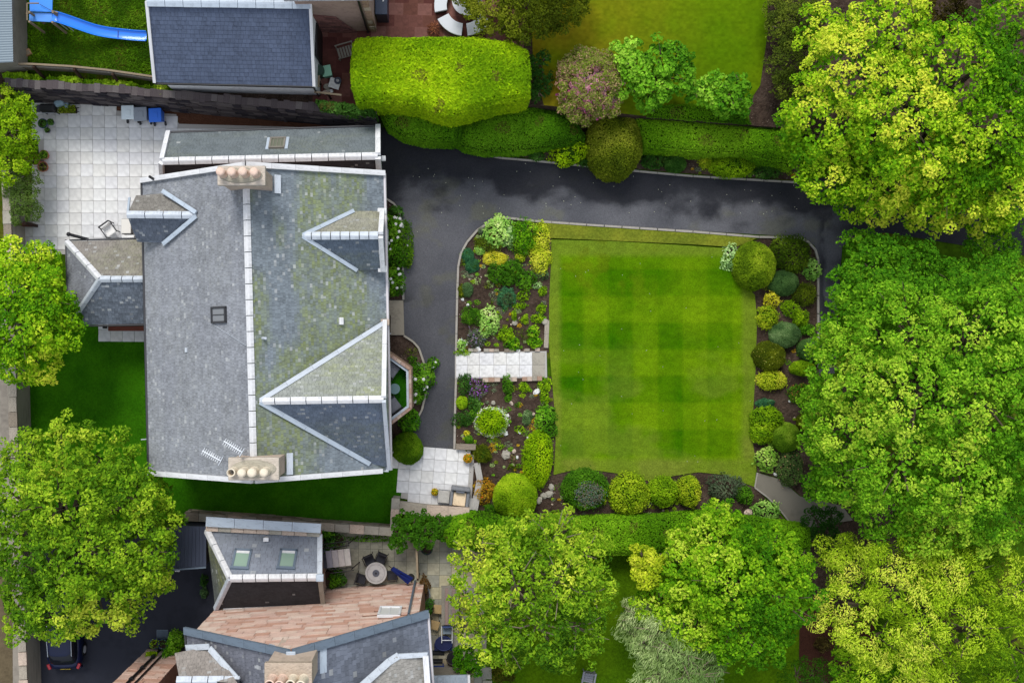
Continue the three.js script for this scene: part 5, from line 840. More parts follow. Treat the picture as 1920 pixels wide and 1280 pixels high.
potted('small blue pot with green plant right of the largest blue pot', 94, 228.5, 0.16, 0.3, blueGlaze, PAL.deep);
potted('tiny dark pot in front of the blue glazed pots', 88, 244, 0.13, 0.22, std(C(70, 76, 100), 0.4), PAL.deep, { n: 60 });
potted('terracotta pot with round dark shrub, uppermost by the west hedge', 81, 290, 0.24, 0.34, mat.terracotta, PAL.green, { spread: 0.95 });
potted('terracotta pot half hidden under the yellow shrub', 64, 299, 0.26, 0.36, mat.terracotta, PAL.oliveDark);
potted('pale rimmed terracotta pot of dark earth, lowest by the west hedge', 79, 312, 0.26, 0.34, mat.terracotta, PAL.oliveDark, { n: 50, spread: 0.7 });
potted('terracotta pot of orange flowers at the corner of the small patio', 877, 859, 0.2, 0.3, mat.terracotta, PAL.olive, { flower: C(226, 150, 24), spread: 1.15, n: 220, leaf: 0.09 });
potted('small pot of yellow orange flowers beside the patio armchair', 815, 922, 0.15, 0.24, mat.terracotta, PAL.olive, { flower: C(216, 176, 30), spread: 1.2, n: 160 });
potted('dark tub with leafy plant, left of two by the lower house wall', 289, 1207, 0.26, 0.4, blueGlaze, PAL.lime, { n: 80 });
potted('dark tub with sparse plant, right of two by the lower house wall', 304, 1208, 0.26, 0.4, blueGlaze, PAL.deep, { n: 60 });
potted('dark round pot with spiky plant by the swing seat', 640, 1088, 0.26, 0.4, std(C(40, 44, 50), 0.4), PAL.deep, { n: 120, leaf: 0.16 });
potted('dark pot with grey shrub behind the swing seat', 633, 1013, 0.28, 0.5, std(C(84, 58, 48), 0.6), PAL.deep, { n: 240, spread: 1.4 });
potted('black tub below the trailing hedge shrub', 800, 1029, 0.3, 0.45, std(C(36, 44, 58), 0.5), PAL.deep, { n: 40 });
// bamboo canes left leaning across the pots
{ const g = thing('garden_cane', 'pale bamboo cane lying across the terracotta pots', 'cane', P(60, 300, 0.7)); wpart(g, 'cane', tube([P(24, 306, 0.9), P(92, 296, 0.5)], 0.014, 0.01), mat.wood); const h = thing('garden_cane', 'pinkish cane below the longer bamboo cane', 'cane', P(60, 312, 0.7)); wpart(h, 'cane', tube([P(36, 310, 0.9), P(88, 314, 0.5)], 0.014, 0.01), mat.stoneWall); }
// barbecue and wall trough
{ const g = thing('barbecue', 'black lidded barbecue under the rubble wall', 'barbecue', P(90, 203, 0.8).setY(0.06)); part(g, 'hood', rbox(0, 0.85, 0, 0.8, 0.34, 0.42, 0.12), mat.black); part(g, 'firebox', rbox(0, 0.6, 0, 0.76, 0.2, 0.4, 0.04), mat.blackMetal); part(g, 'side_shelf', rbox(-0.55, 0.72, 0, 0.26, 0.03, 0.4, 0.01), grain(C(92, 90, 106), 0.5)); for (const s of [-1, 1]) for (const z of [-0.15, 0.15]) part(g, 'leg', boxAt(s * 0.32, 0.26, z, 0.04, 0.52, 0.04), mat.black); part(g, 'handle', tube([V(-0.3, 0.84, 0.26), V(0.3, 0.84, 0.26)], 0.015), mat.lead); }
{ const g = thing('folded_cover', 'pale grey folded cover propped against the rubble wall', 'cover', P(108, 192, 0.9).setY(0.03)); part(g, 'cloth', rbox(0, 0.45, 0, 0.5, 0.85, 0.3, 0.1, 0.3), grain(C(150, 176, 190), 0.5)); part(g, 'flap', rbox(0.28, 0.3, 0.05, 0.26, 0.5, 0.3, 0.1, 0.5), grain(C(150, 176, 190), 0.5)); }
{ const g = thing('planter_trough', 'long trough of straggling green plants beside the barbecue', 'planter', P(125, 205, 0.4).setY(0.06)), L = new Leaves(801); part(g, 'trough', rbox(0, 0.16, 0, 0.85, 0.32, 0.3, 0.03), mat.woodDark); for (let i = 0; i < 420; i++) { const w = L.rnd(), c = i % 5 ? tone(L, PAL.olive, L.r()) : tone(L, PAL.lime, L.r()); L.leaf((L.r() - 0.5) * 0.95, 0.35 + L.r() * 0.25, (L.r() - 0.5) * 0.42, w[0], 0.8 + w[1], w[2], 0.1, 0.05, c); } part(g, 'foliage', L.geo(), mat.leaf); for (const z of [-0.1, 0.1]) part(g, 'bracket', boxAt(0.5, 0.25, z, 0.2, 0.03, 0.04), mat.black); }
// patio chairs and tables
{ const g = thing('patio_chair', 'black framed garden chair with white cushion on the large patio', 'chair', P(205, 431, 0.45).setY(0.06)), w = std(C(236, 234, 232), 0.9); part(g, 'cushion', rbox(0, 0.45, 0.02, 0.54, 0.12, 0.54, 0.05), w); part(g, 'back_cushion', rbox(0, 0.66, -0.24, 0.5, 0.4, 0.1, 0.05), w); part(g, 'backrest', merge([bar(V(-0.3, 0.86, -0.32), V(0.3, 0.86, -0.32), 0.06, 0.05), bar(V(-0.3, 0.4, -0.3), V(-0.3, 0.86, -0.32), 0.05, 0.05, V(0, 0, 1)), bar(V(0.3, 0.4, -0.3), V(0.3, 0.86, -0.32), 0.05, 0.05, V(0, 0, 1))]), mat.black); for (const s of [-1, 1]) { part(g, 'armrest', rbox(s * 0.31, 0.62, 0, 0.05, 0.04, 0.62, 0.01), mat.black); for (const z of [-0.28, 0.28]) part(g, 'leg', boxAt(s * 0.3, 0.3, z, 0.04, 0.6, 0.04), mat.black); } g.rotation.y = 0.62; }
{ const g = thing('sun_bench', 'white bench cushion tucked under the rear dormer eaves', 'bench', P(236, 424, 0.5).setY(0.06)), w = std(C(226, 222, 216), 0.9); part(g, 'cushion', rbox(0, 0.42, 0, 0.5, 0.12, 0.75, 0.04), w); part(g, 'frame', rbox(0, 0.3, 0, 0.54, 0.08, 0.8, 0.02), mat.black); for (const x of [-0.22, 0.22]) for (const z of [-0.34, 0.34]) part(g, 'leg', boxAt(x, 0.14, z, 0.05, 0.28, 0.05), mat.black); }
{ const g = thing('side_table', 'low pale stone table at the rear corner of the villa', 'table', P(240, 446, 0.4).setY(0.06)); part(g, 'table_top', rbox(0, 0.36, 0, 0.62, 0.06, 0.3, 0.02), mat.slab[2]); for (const s of [-1, 1]) part(g, 'leg', boxAt(s * 0.24, 0.17, 0, 0.06, 0.34, 0.22), mat.woodGrey); }
{ const g = thing('armchair', 'grey rattan armchair with cream seat cushion on the small patio', 'armchair', P(862, 931, 0.5).setY(0.06)), m = grain(C(146, 148, 154), 0.3, 0.9, 0.02); part(g, 'base', rbox(0, 0.2, 0, 0.98, 0.34, 1.02, 0.06), m); part(g, 'backrest', rbox(0, 0.55, -0.42, 0.98, 0.5, 0.18, 0.06), m); for (const s of [-1, 1]) part(g, 'armrest', rbox(s * 0.42, 0.42, 0.06, 0.15, 0.32, 0.86, 0.05), m); part(g, 'seat_cushion', rbox(0, 0.43, 0.12, 0.66, 0.14, 0.72, 0.05), grain(C(236, 212, 180), 1.2, 0.95, 0.002)); part(g, 'back_cushion', rbox(0, 0.58, -0.27, 0.46, 0.34, 0.12, 0.05), grain(C(108, 112, 122), 0.6, 0.95, 0.004)); g.rotation.y = -0.12; }
{ const g = thing('footstool', 'square grey footstool beside the rattan armchair', 'footstool', P(832, 931, 0.4).setY(0.06)); part(g, 'stool_base', rbox(0, 0.17, 0, 0.62, 0.32, 0.66, 0.05), grain(C(146, 148, 152), 0.3, 0.9, 0.02)); part(g, 'stool_cushion', rbox(0, 0.37, 0, 0.6, 0.08, 0.64, 0.03), grain(C(186, 182, 176), 0.8, 0.95, 0.003)); g.rotation.y = -0.1; }
// curved white garden suite on the red terrace
{
  const at = P(871, 10, TER + 0.5).setY(TER + 0.06), w = std(C(222, 226, 234), 0.8);
  const arc = (r0, r1, a0, a1, h0, h1) => { const s = new THREE.Shape(); s.absarc(0, 0, r1, a0, a1, false); s.absarc(0, 0, r0, a1, a0, true); return new THREE.ExtrudeGeometry(s, { depth: h1 - h0, bevelEnabled: true, bevelSize: 0.02, bevelThickness: 0.02, bevelSegments: 2, curveSegments: 20 }).rotateX(-Math.PI / 2).translate(0, h0, 0); };
  const seat = (label, a0, a1) => { const g = thing('curved_seat', label, 'bench', at, 'curved white seats round the low table'); part(g, 'seat_cushion', arc(0.90, 1.48, a0, a1, 0.30, 0.42), w); part(g, 'seat_base', arc(0.96, 1.44, a0, a1, 0.02, 0.28), mat.woodDark); return g; };
  seat('curved white seat left of the round table, cut by the top edge', 2.45, 3.35); seat('curved white seat below left of the round table', 3.62, 4.60); seat('curved white seat below the round table, half under the conifer', 4.83, 5.75);
  const t = thing('round_table', 'round white table inside the curved seats', 'table', at.clone().add(V(0.12, 0, -0.22))); part(t, 'table_top', cyl(0, 0.52, 0, 0.74, 0.74, 0.06, 40), w); part(t, 'table_base', cyl(0, 0, 0, 0.5, 0.55, 0.52, 28), mat.woodDark);
}
// slide and climbing frame
{
  const y = TER + 1.5, b = (r, gg, bb) => std(C(r, gg, bb), 0.35), p0 = P(97, 31, y), g = thing('play_tower', 'blue platform of a climbing frame at the top left', 'climbing frame', P(76, 12, TER).setY(TER));
  wpart(g, 'platform', sheetGeo([54, -30, 98, -30, 97, 22, 55, 21], y, 0.06), b(50, 138, 240)); wpart(g, 'lower_platform', sheetGeo([54, 23, 97, 24, 96, 41, 54, 39], y - 0.12, 0.06), b(78, 146, 232));
  for (const [x, yy] of [[54, -28], [97, -28], [54, 40], [97, 41], [54, 22], [98, 22]]) { const p = P(x, yy, y + 0.5); wpart(g, 'post', boxAt(p.x, TER + 1.0, p.z, 0.09, 2.0, 0.09), mat.wood); }
  for (const [x0, y0, x1, y1, h] of [[50, 6, 72, 6, y + 0.4], [50, 6, 50, 38, y + 0.4], [48, 25, 58, 25, y + 0.2], [96, 20, 108, 24, y + 0.1]]) wpart(g, 'rail', tube([P(x0, y0, h), P(x1, y1, h)], 0.035), mat.wood);
  wpart(g, 'rope', tube([P(74, 8, y + 0.1), P(96, 20, y + 0.12)], 0.012), mat.black);
  const s = thing('slide', 'long curving blue slide running down to the garage', 'slide', P(180, 50, TER).setY(TER));
  const path = pairs([97, 31, 108, 33, 130, 40, 155, 49, 180, 57, 205, 62, 226, 64.5, 250, 67, 274, 68.5]), hs = [1.40, 1.42, 1.2, 0.95, 0.7, 0.5, 0.36, 0.26, 0.2], q = path.map(([x, yy], i) => P(x, yy, TER + hs[i]));
  const curve = new THREE.CatmullRomCurve3(q), n = 40, prof = [[-0.27, 0.13], [-0.25, 0.15], [-0.22, 0.12], [-0.17, 0.0], [0.17, 0.0], [0.22, 0.12], [0.25, 0.15], [0.27, 0.13], [0.2, -0.03], [-0.2, -0.03]], pp = [], ix = [];
  for (let i = 0; i <= n; i++) { const c = curve.getPoint(i / n), t = curve.getTangent(i / n), side = V(-t.z, 0, t.x).normalize(); for (const [a, h] of prof) pp.push(c.x + side.x * a - s.position.x, c.y + h - s.position.y, c.z + side.z * a - s.position.z); if (i) for (let k = 0; k < 10; k++) { const u = (i - 1) * 10 + k, v = (i - 1) * 10 + (k + 1) % 10; ix.push(u, v, u + 10, v, v + 10, u + 10); } }
  const geo = new THREE.BufferGeometry(); geo.setAttribute('position', new THREE.Float32BufferAttribute(pp, 3)); geo.setIndex(ix); geo.computeVertexNormals();
  part(s, 'chute', geo, new THREE.MeshPhysicalMaterial({ color: col(C(28, 132, 250)), roughness: 0.35, side: THREE.DoubleSide, clearcoat: 0.3 }));
  const j = curve.getPoint(0.72), jt = curve.getTangent(0.72); wpart(s, 'joint_band', bar(j.clone().add(V(-jt.z * -0.28, 0.0, jt.x * -0.28)), j.clone().add(V(-jt.z * 0.28, 0.0, jt.x * 0.28)), 0.05, 0.05), b(14, 70, 160));
  for (const f of [0.12, 0.2]) { const c = curve.getPoint(f); for (const z of [-0.2, 0.2]) wpart(s, 'support', tube([c.clone().add(V(0, -0.03, z)), V(c.x, TER, c.z + z)], 0.025), mat.lead); }
}
{ const g = thing('timber_block', 'small sawn block of wood lying in the rough grass', 'wood block', P(53, 100, TER).setY(TER)); part(g, 'block', rbox(0, 0.12, 0, 0.34, 0.2, 0.3, 0.02, 0.5), grain(C(190, 148, 110), 0.4)); part(g, 'end_grain', rbox(0.05, 0.23, 0, 0.2, 0.03, 0.2, 0.01, 0.5), mat.wood); }
// clutter behind the garage
{ const g = thing('water_butt', 'dark green water butt at the garage corner', 'water butt', P(597, 131, TER + 0.9).setY(TER)); part(g, 'barrel', cyl(0, 0, 0, 0.24, 0.27, 0.9, 20), std(C(36, 74, 56), 0.5)); part(g, 'lid', cyl(0, 0.9, 0, 0.28, 0.26, 0.05, 20), std(C(30, 62, 48), 0.5)); }
{ const g = thing('plastic_crate', 'pale mint green plastic box lid beside the water butt', 'box', P(612, 132, TER + 0.55).setY(TER)); part(g, 'box', rbox(0, 0.24, 0, 0.42, 0.46, 0.5, 0.03), std(C(120, 176, 150), 0.5)); part(g, 'lid', rbox(0, 0.5, 0, 0.46, 0.06, 0.54, 0.02), std(C(150, 204, 176), 0.5)); g.rotation.y = 0.2; }
{ const g = thing('stone_bench_slab', 'pale square slab among clutter under the yellow hedge', 'slab', P(627, 156, TER + 0.4).setY(TER)); part(g, 'slab', rbox(0, 0.36, 0, 0.55, 0.08, 0.5, 0.02, -0.3), mat.slab[3]); part(g, 'support', boxAt(0, 0.16, 0, 0.34, 0.32, 0.3), mat.concrete); }
{ const g = thing('coiled_hose', 'dark coiled hose lying on the pale slab', 'hose', P(633, 151, TER + 0.5)); for (let i = 0; i < 3; i++) part(g, 'coil', new THREE.TorusGeometry(0.16 - i * 0.03, 0.02, 8, 24).rotateX(Math.PI / 2).translate(0, i * 0.03, 0), std(C(70, 76, 92), 0.5)); }
{ const g = thing('stone_pile', 'small heap of pale stones beside the garage corner', 'stones', P(613, 168, TER).setY(TER)), r = rng(9); for (let i = 0; i < 9; i++) part(g, 'stone', new THREE.DodecahedronGeometry(0.09 + 0.07 * r(), 0).scale(1, 0.6, 1).translate((r() - 0.5) * 0.5, 0.06 + r() * 0.1, (r() - 0.5) * 0.4), [mat.slab[2], mat.stonePale, mat.concrete][i % 3]); }
for (const [a, b, l, h] of [[[598, 140], [597, 163], 'long pale plank standing by the garage wall', 0.9], [[589, 172], [640, 178], 'thin timber rail lying along the wall top by the garage', 1.2]]) { const p = P(...a, TER + h), q = P(...b, TER + h), g = thing('timber_plank', l, 'plank', lerp(p, q, 0.5).setY(TER)); wpart(g, 'plank', bar(p, q, 0.09, 0.06), mat.wood); wpart(g, 'trestle', boxAt((p.x + q.x) / 2, TER + h / 2 - 0.05, (p.z + q.z) / 2, 0.08, h - 0.08, 0.08), mat.woodDark); }
{ const g = thing('wooden_bench', 'dark slatted bench in shade at the end of the yellow hedge', 'bench', P(648, 96, TER + 0.5).setY(TER + 0.05)); for (let i = 0; i < 6; i++) part(g, 'slat', boxAt(-0.35 + i * 0.14, 0.44, 0, 0.1, 0.03, 0.5), mat.woodGrey); part(g, 'back_rail', boxAt(0, 0.8, -0.3, 0.9, 0.07, 0.05), mat.woodGrey); part(g, 'front_rail', boxAt(0, 0.4, 0.26, 0.9, 0.05, 0.04), mat.woodGrey); for (const s of [-1, 1]) for (const z of [-0.28, 0.24]) part(g, 'leg', boxAt(s * 0.4, z < 0 ? 0.4 : 0.2, z, 0.06, z < 0 ? 0.8 : 0.4, 0.06), mat.woodGrey); g.rotation.y = 0.28; }
// lower terrace: round table, chairs, folded parasol, swing seat
{
  const at = P(705, 1074, 0.75).setY(0.06), g = thing('round_table', 'round pale garden table with dark centre on the lower terrace', 'table', at), top = grain(C(176, 172, 172), 0.8, 0.6, 0.002);
  part(g, 'table_top', cyl(0, 0.70, 0, 0.54, 0.54, 0.04, 48), top); part(g, 'rim', new THREE.TorusGeometry(0.535, 0.025, 10, 56).rotateX(Math.PI / 2).translate(0, 0.735, 0), grain(C(190, 186, 184), 0.8)); part(g, 'inner_ring', new THREE.TorusGeometry(0.44, 0.008, 6, 56).rotateX(Math.PI / 2).translate(0, 0.742, 0), std(C(120, 116, 116), 0.6)); part(g, 'centre_plate', cyl(0, 0.742, 0, 0.18, 0.18, 0.02, 32), std(C(78, 80, 92), 0.5)); part(g, 'knob', cyl(0, 0.762, 0, 0.05, 0.05, 0.03, 16), mat.black);
  for (let i = 0; i < 3; i++) { const a = i * 2.094; part(g, 'leg', tube([V(0, 0.7, 0), V(Math.cos(a) * 0.1, 0.3, Math.sin(a) * 0.1), V(Math.cos(a) * 0.36, 0, Math.sin(a) * 0.36)], 0.025), mat.blackMetal); }
  const chair = thing('garden_chair', 'black garden chair at the upper left of the round table', 'chair', V(), 'black chairs round the garden table'), m = std(C(52, 52, 58), 0.8), fr = mat.black;
  part(chair, 'seat', rbox(0, 0.43, 0, 0.5, 0.05, 0.48, 0.02), m); part(chair, 'backrest', rbox(0, 0.7, -0.27, 0.5, 0.5, 0.04, 0.02), m); for (const s of [-1, 1]) { part(chair, 'armrest', tube([V(s * 0.27, 0.9, -0.28), V(s * 0.28, 0.64, -0.2), V(s * 0.28, 0.64, 0.2)], 0.018), fr); for (const z of [-0.24, 0.22]) part(chair, 'leg', tube([V(s * 0.25, 0.43, z), V(s * 0.27, 0, z * 1.15)], 0.016), fr); }
  const spots = [[692, 1051, 0.42, 'black garden chair at the upper left of the round table'], [714, 1047, -0.40, 'black garden chair at the upper right of the round table'], [677, 1086, 1.28, 'black garden chair at the lower left of the round table'], [734, 1079, -1.5, 'black garden chair right of the round table beside the parasol']];
  spots.forEach(([x, y, r, l], i) => { const c = i ? chair.clone() : chair; if (i) { c.name = num('garden_chair'); scene.add(c); } c.position.copy(P(x, y, 0.6)).setY(0.06); c.rotation.y = r; tag(c, l, 'chair', 'black chairs round the garden table'); });
  const a = P(735, 1065, 1.3), b = P(769, 1089, 0.9), u = thing('folded_parasol', 'folded navy blue parasol leaning beside the round table', 'parasol', lerp(a, b, 0.5).setY(0.06)), d = V().subVectors(b, a).normalize(), n = V(-d.z, 0, d.x);
  wpart(u, 'pole', tube([a.clone().addScaledVector(d, -0.25), b.clone().addScaledVector(d, 0.15)], 0.022), mat.woodDark); for (let i = 0; i < 6; i++) { const t = (i - 2.5) * 0.05; wpart(u, 'canopy_fold', tube([a.clone().addScaledVector(n, t * 0.5), lerp(a, b, 0.5).addScaledVector(n, t).add(V(0, 0.05 * Math.cos(i * 2), 0)), b.clone().addScaledVector(n, t * 1.4)], 0.05, 0.06, 7), std(C(26, 40, 104), 0.85)); }
  wpart(u, 'strap', bar(lerp(a, b, 0.45).addScaledVector(n, -0.1).add(V(0, 0.08, 0)), lerp(a, b, 0.45).addScaledVector(n, 0.1).add(V(0, 0.08, 0)), 0.05, 0.03), std(C(20, 28, 70), 0.8)); wpart(u, 'foot', cyl(b.x, 0.06, b.z, 0.2, 0.16, 0.08, 20), mat.black);
  { const s = V(a.x, a.y, a.z); wpart(u, 'stand_pole', tube([V(b.x, 0.1, b.z), b], 0.02), mat.black); }
}
{
  const g = thing('swing_seat', 'garden swing seat under a grey striped canopy', 'swing seat', P(634, 1046, 1.7).setY(0.06)), ry = 0.12, cl = [C(140, 138, 150), C(164, 158, 162), C(184, 176, 174), C(190, 184, 180)].map((c) => grain(c, 1, 0.9, 0.003));
  for (let i = 0; i < 4; i++) part(g, 'canopy_panel', rbox(-0.45 + i * 0.31, 1.72 + (i === 0 ? -0.03 : 0), 0, 0.30, 0.03, 0.86, 0.012), cl[i]);
  for (const z of [-0.56, -0.78]) { part(g, 'frame_bar', tube([V(-0.8, 1.6, z), V(0.62, 1.6, z)], 0.03), mat.black); } for (const z of [0.55, 0.72]) part(g, 'frame_bar', tube([V(-0.5, 1.6, z), V(0.72, 1.6, z)], 0.025), mat.black);
  for (const x of [-0.5, -0.1, 0.3, 0.58]) part(g, 'frame_strut', tube([V(x, 1.6, -0.56), V(x + 0.02, 1.6, -0.78)], 0.02), mat.black);
  for (const s of [-1, 1]) for (const z of [-0.66, 0.64]) part(g, 'leg', tube([V(s * 0.6, 1.6, z), V(s * 0.85, 0, z)], 0.03), mat.black);
  part(g, 'seat', rbox(0, 0.5, 0.1, 1.0, 0.12, 0.6, 0.04), cl[0]); part(g, 'backrest', rbox(-0.4, 0.85, 0, 0.12, 0.6, 0.8, 0.04), cl[0]); part(g, 'side_screen', rbox(-0.98, 1.2, 0.05, 0.62, 0.04, 0.95, 0.02), grain(C(96, 102, 118), 1)); g.rotation.y = ry;
}
{ const g = thing('garden_box', 'dark brown storage box against the extension', 'storage box', P(612, 1085, 0.7).setY(0.06)); part(g, 'box', rbox(0, 0.3, 0, 0.68, 0.6, 0.7, 0.03), mat.woodDark); part(g, 'lid', rbox(0, 0.63, 0, 0.72, 0.06, 0.74, 0.02), mat.woodDark); }
// second lower terrace
{
  const g = thing('dining_table', 'long weathered wooden table under the ash tree', 'table', P(844, 1136, 0.75).setY(0.06)), n = 5; for (let i = 0; i < n; i++) part(g, 'table_board', boxAt(-0.36 + i * 0.18, 0.73, 0, 0.17, 0.04, 1.9), [mat.woodGrey, grain(C(150, 130, 124), 0.8)][i % 2]); part(g, 'end_board', boxAt(0, 0.735, -1.0, 0.92, 0.05, 0.12), mat.woodGrey); for (const x of [-0.38, 0.38]) for (const z of [-0.85, 0.85]) part(g, 'leg', boxAt(x, 0.36, z, 0.08, 0.7, 0.08), mat.woodGrey);
  const c = thing('wooden_chair', 'wooden chair with tan seat left of the long table, upper', 'chair', V(), 'wooden chairs at the long table'), tan = grain(C(172, 146, 104), 0.6, 0.8, 0.004); part(c, 'seat', rbox(0, 0.44, 0, 0.46, 0.05, 0.46, 0.02), tan); part(c, 'back_rail', boxAt(0, 0.85, -0.24, 0.46, 0.08, 0.035), mat.woodDark); for (let i = 0; i < 4; i++) part(c, 'back_slat', boxAt(-0.15 + i * 0.1, 0.64, -0.24, 0.04, 0.4, 0.025), mat.woodDark); for (const s of [-1, 1]) for (const z of [-0.22, 0.2]) part(c, 'leg', boxAt(s * 0.2, 0.22, z, 0.04, 0.44, 0.04), mat.woodDark);
  [[821, 1142, 1.5, 'wooden chair with tan seat left of the long table, upper'], [815, 1172, 1.3, 'wooden chair pulled back left of the long table, lower'], [866, 1122, -1.4, 'wooden chair right of the long table under ash leaves']].forEach(([x, y, r, l], i) => { const k = i ? c.clone() : c; if (i) { k.name = num('wooden_chair'); scene.add(k); } k.position.copy(P(x, y, 0.5)).setY(0.06); k.rotation.y = r; tag(k, l, 'chair', 'wooden chairs at the long table'); });
  const d = thing('metal_chair', 'white tubular chair with blue grey seat below the long table', 'chair', P(838, 1188, 0.5).setY(0.06)), wf = std(C(222, 226, 232), 0.4); part(d, 'seat', rbox(0, 0.42, -0.2, 0.44, 0.04, 0.44, 0.02), std(C(130, 146, 160), 0.7)); part(d, 'frame', merge([tube([V(-0.27, 0.5, -0.4), V(-0.27, 0.5, 0.46)], 0.025), tube([V(0.27, 0.5, -0.4), V(0.27, 0.5, 0.46)], 0.025), tube([V(-0.27, 0.5, 0.32), V(0.27, 0.5, 0.32)], 0.025)]), wf); for (const s of [-1, 1]) for (const z of [-0.38, 0.3]) part(d, 'leg', tube([V(s * 0.27, 0.5, z), V(s * 0.27, 0, z)], 0.02), wf); part(d, 'backrest', rbox(0, 0.7, -0.44, 0.46, 0.4, 0.04, 0.02), std(C(60, 80, 130), 0.7));
  const e = thing('metal_chair', 'dark framed chair right of the long table end', 'chair', P(869, 1166, 0.5).setY(0.06)); part(e, 'seat', rbox(0, 0.42, 0.1, 0.46, 0.04, 0.44, 0.02), grain(C(150, 140, 120), 0.6)); part(e, 'backrest', rbox(-0.06, 0.7, -0.16, 0.5, 0.35, 0.05, 0.02), std(C(44, 56, 78), 0.6)); part(e, 'armrest', rbox(0.3, 0.6, 0.05, 0.06, 0.05, 0.5, 0.02), mat.black); for (const s of [-1, 1]) for (const z of [-0.1, 0.28]) part(e, 'leg', tube([V(s * 0.22, 0.42, z), V(s * 0.24, 0, z)], 0.018), mat.black);
}
{ const g = thing('paddling_tub', 'half round navy tub against the lower house', 'tub', P(832, 1206, 0.35).setY(0.06)), nv = std(C(26, 36, 84), 0.5); const s = new THREE.Shape(); s.moveTo(-0.52, 0.25); s.lineTo(0.42, 0.25); s.lineTo(0.42, -0.05); s.absarc(0, -0.02, 0.42, 0, Math.PI * 0.75, false); part(g, 'tub_body', new THREE.CylinderGeometry(0.44, 0.40, 0.32, 28, 1, false).scale(1.0, 1, 0.85).translate(0, 0.16, 0), nv); part(g, 'base_board', rbox(-0.02, 0.12, 0.22, 0.95, 0.24, 0.36, 0.03), nv); part(g, 'rim', new THREE.TorusGeometry(0.43, 0.03, 8, 32).rotateX(Math.PI / 2).scale(1, 1, 0.85).translate(0, 0.32, 0), std(C(34, 48, 104), 0.5)); }
for (const [x, y, l] of [[820, 1223.5, 'upper black metal grille set in the mossy terrace'], [816.5, 1239.5, 'lower black metal grille set in the mossy terrace']]) { const g = thing('floor_grille', l, 'grille', P(x, y, 0.1).setY(0.06), 'black grilles in the terrace'); part(g, 'frame', rbox(0, 0.02, 0, 0.74, 0.05, 0.26, 0.01), mat.black); for (let i = 0; i < 7; i++) part(g, 'grille_bar', boxAt(-0.3 + i * 0.1, 0.05, 0, 0.03, 0.02, 0.24), mat.blackMetal); part(g, 'cross_bar', boxAt(0, 0.055, 0, 0.7, 0.015, 0.03), std(C(70, 70, 72), 0.5)); }
{ const g = thing('blue_bench', 'dark blue painted bench end at the grey shed', 'bench', P(816, 1258, 0.6).setY(0.06)), nv = std(C(28, 54, 122), 0.5); for (let i = 0; i < 4; i++) part(g, 'slat', boxAt(0, 0.45, -0.2 + i * 0.13, 0.92, 0.035, 0.11), nv); part(g, 'back_rail', boxAt(0, 0.8, 0.3, 0.92, 0.1, 0.04), std(C(20, 30, 80), 0.5)); part(g, 'back_panel', boxAt(0, 0.6, 0.28, 0.92, 0.3, 0.03), std(C(22, 36, 88), 0.5)); for (const s of [-1, 1]) part(g, 'leg', boxAt(s * 0.4, 0.22, 0, 0.06, 0.44, 0.5), nv); part(g, 'name_strip', boxAt(0, 0.47, 0.1, 0.5, 0.012, 0.03), std(C(120, 130, 170), 0.5)); }
{ const g = thing('cold_frame', 'small white framed cold frame beside the blue bench', 'cold frame', P(848, 1260, 0.4).setY(0.06)); part(g, 'frame', merge([boxAt(0, 0.34, -0.26, 0.72, 0.06, 0.07), boxAt(0, 0.34, 0.24, 0.72, 0.05, 0.05), boxAt(-0.33, 0.34, 0, 0.07, 0.06, 0.5), boxAt(0.33, 0.34, 0, 0.05, 0.05, 0.5), boxAt(0.05, 0.34, 0, 0.05, 0.05, 0.5)]), mat.white); part(g, 'box', boxAt(0, 0.15, 0, 0.66, 0.3, 0.46), mat.woodDark); part(g, 'pane', boxAt(0, 0.335, 0, 0.62, 0.012, 0.46), mat.glassDark); }
{ const g = thing('wicker_pot_chair', 'round dark wicker chair beside the grilles', 'chair', P(849, 1235, 0.6).setY(0.06)); for (let i = 0; i < 5; i++) part(g, 'hoop', new THREE.TorusGeometry(0.34 - i * 0.015, 0.022, 6, 26, 4.2).rotateX(Math.PI / 2).rotateY(1.2).translate(0, 0.4 + i * 0.07, 0), std(C(78, 70, 74), 0.8)); part(g, 'seat', cyl(0, 0.36, 0, 0.3, 0.32, 0.06, 24), mat.black); for (let i = 0; i < 4; i++) part(g, 'leg', boxAt(Math.cos(i * 1.57 + 0.8) * 0.24, 0.18, Math.sin(i * 1.57 + 0.8) * 0.24, 0.05, 0.36, 0.05), mat.black); }
{ const g = thing('grey_planter', 'grey oval planter against the sandstone corner', 'planter', P(800, 1116, 0.4).setY(0.06)); part(g, 'planter_body', potGeo.clone().scale(0.18, 0.4, 0.4), std(C(120, 130, 138), 0.5)); part(g, 'earth', cyl(0, 0.34, 0, 0.14, 0.14, 0.02, 16).scale(1, 1, 2.2), mat.soil); }
{ const g = thing('stepping_slab', 'pale upright slab on the grass beside the ash tree', 'slab', P(913, 1262, 0.1).setY(0.02)); part(g, 'slab', rbox(0, 0.05, 0, 0.5, 0.08, 0.62, 0.02), mat.slabWarm[3]); part(g, 'lower_slab', rbox(0.02, 0.05, 0.68, 0.5, 0.08, 0.6, 0.02), mat.slabWarm[1]); }
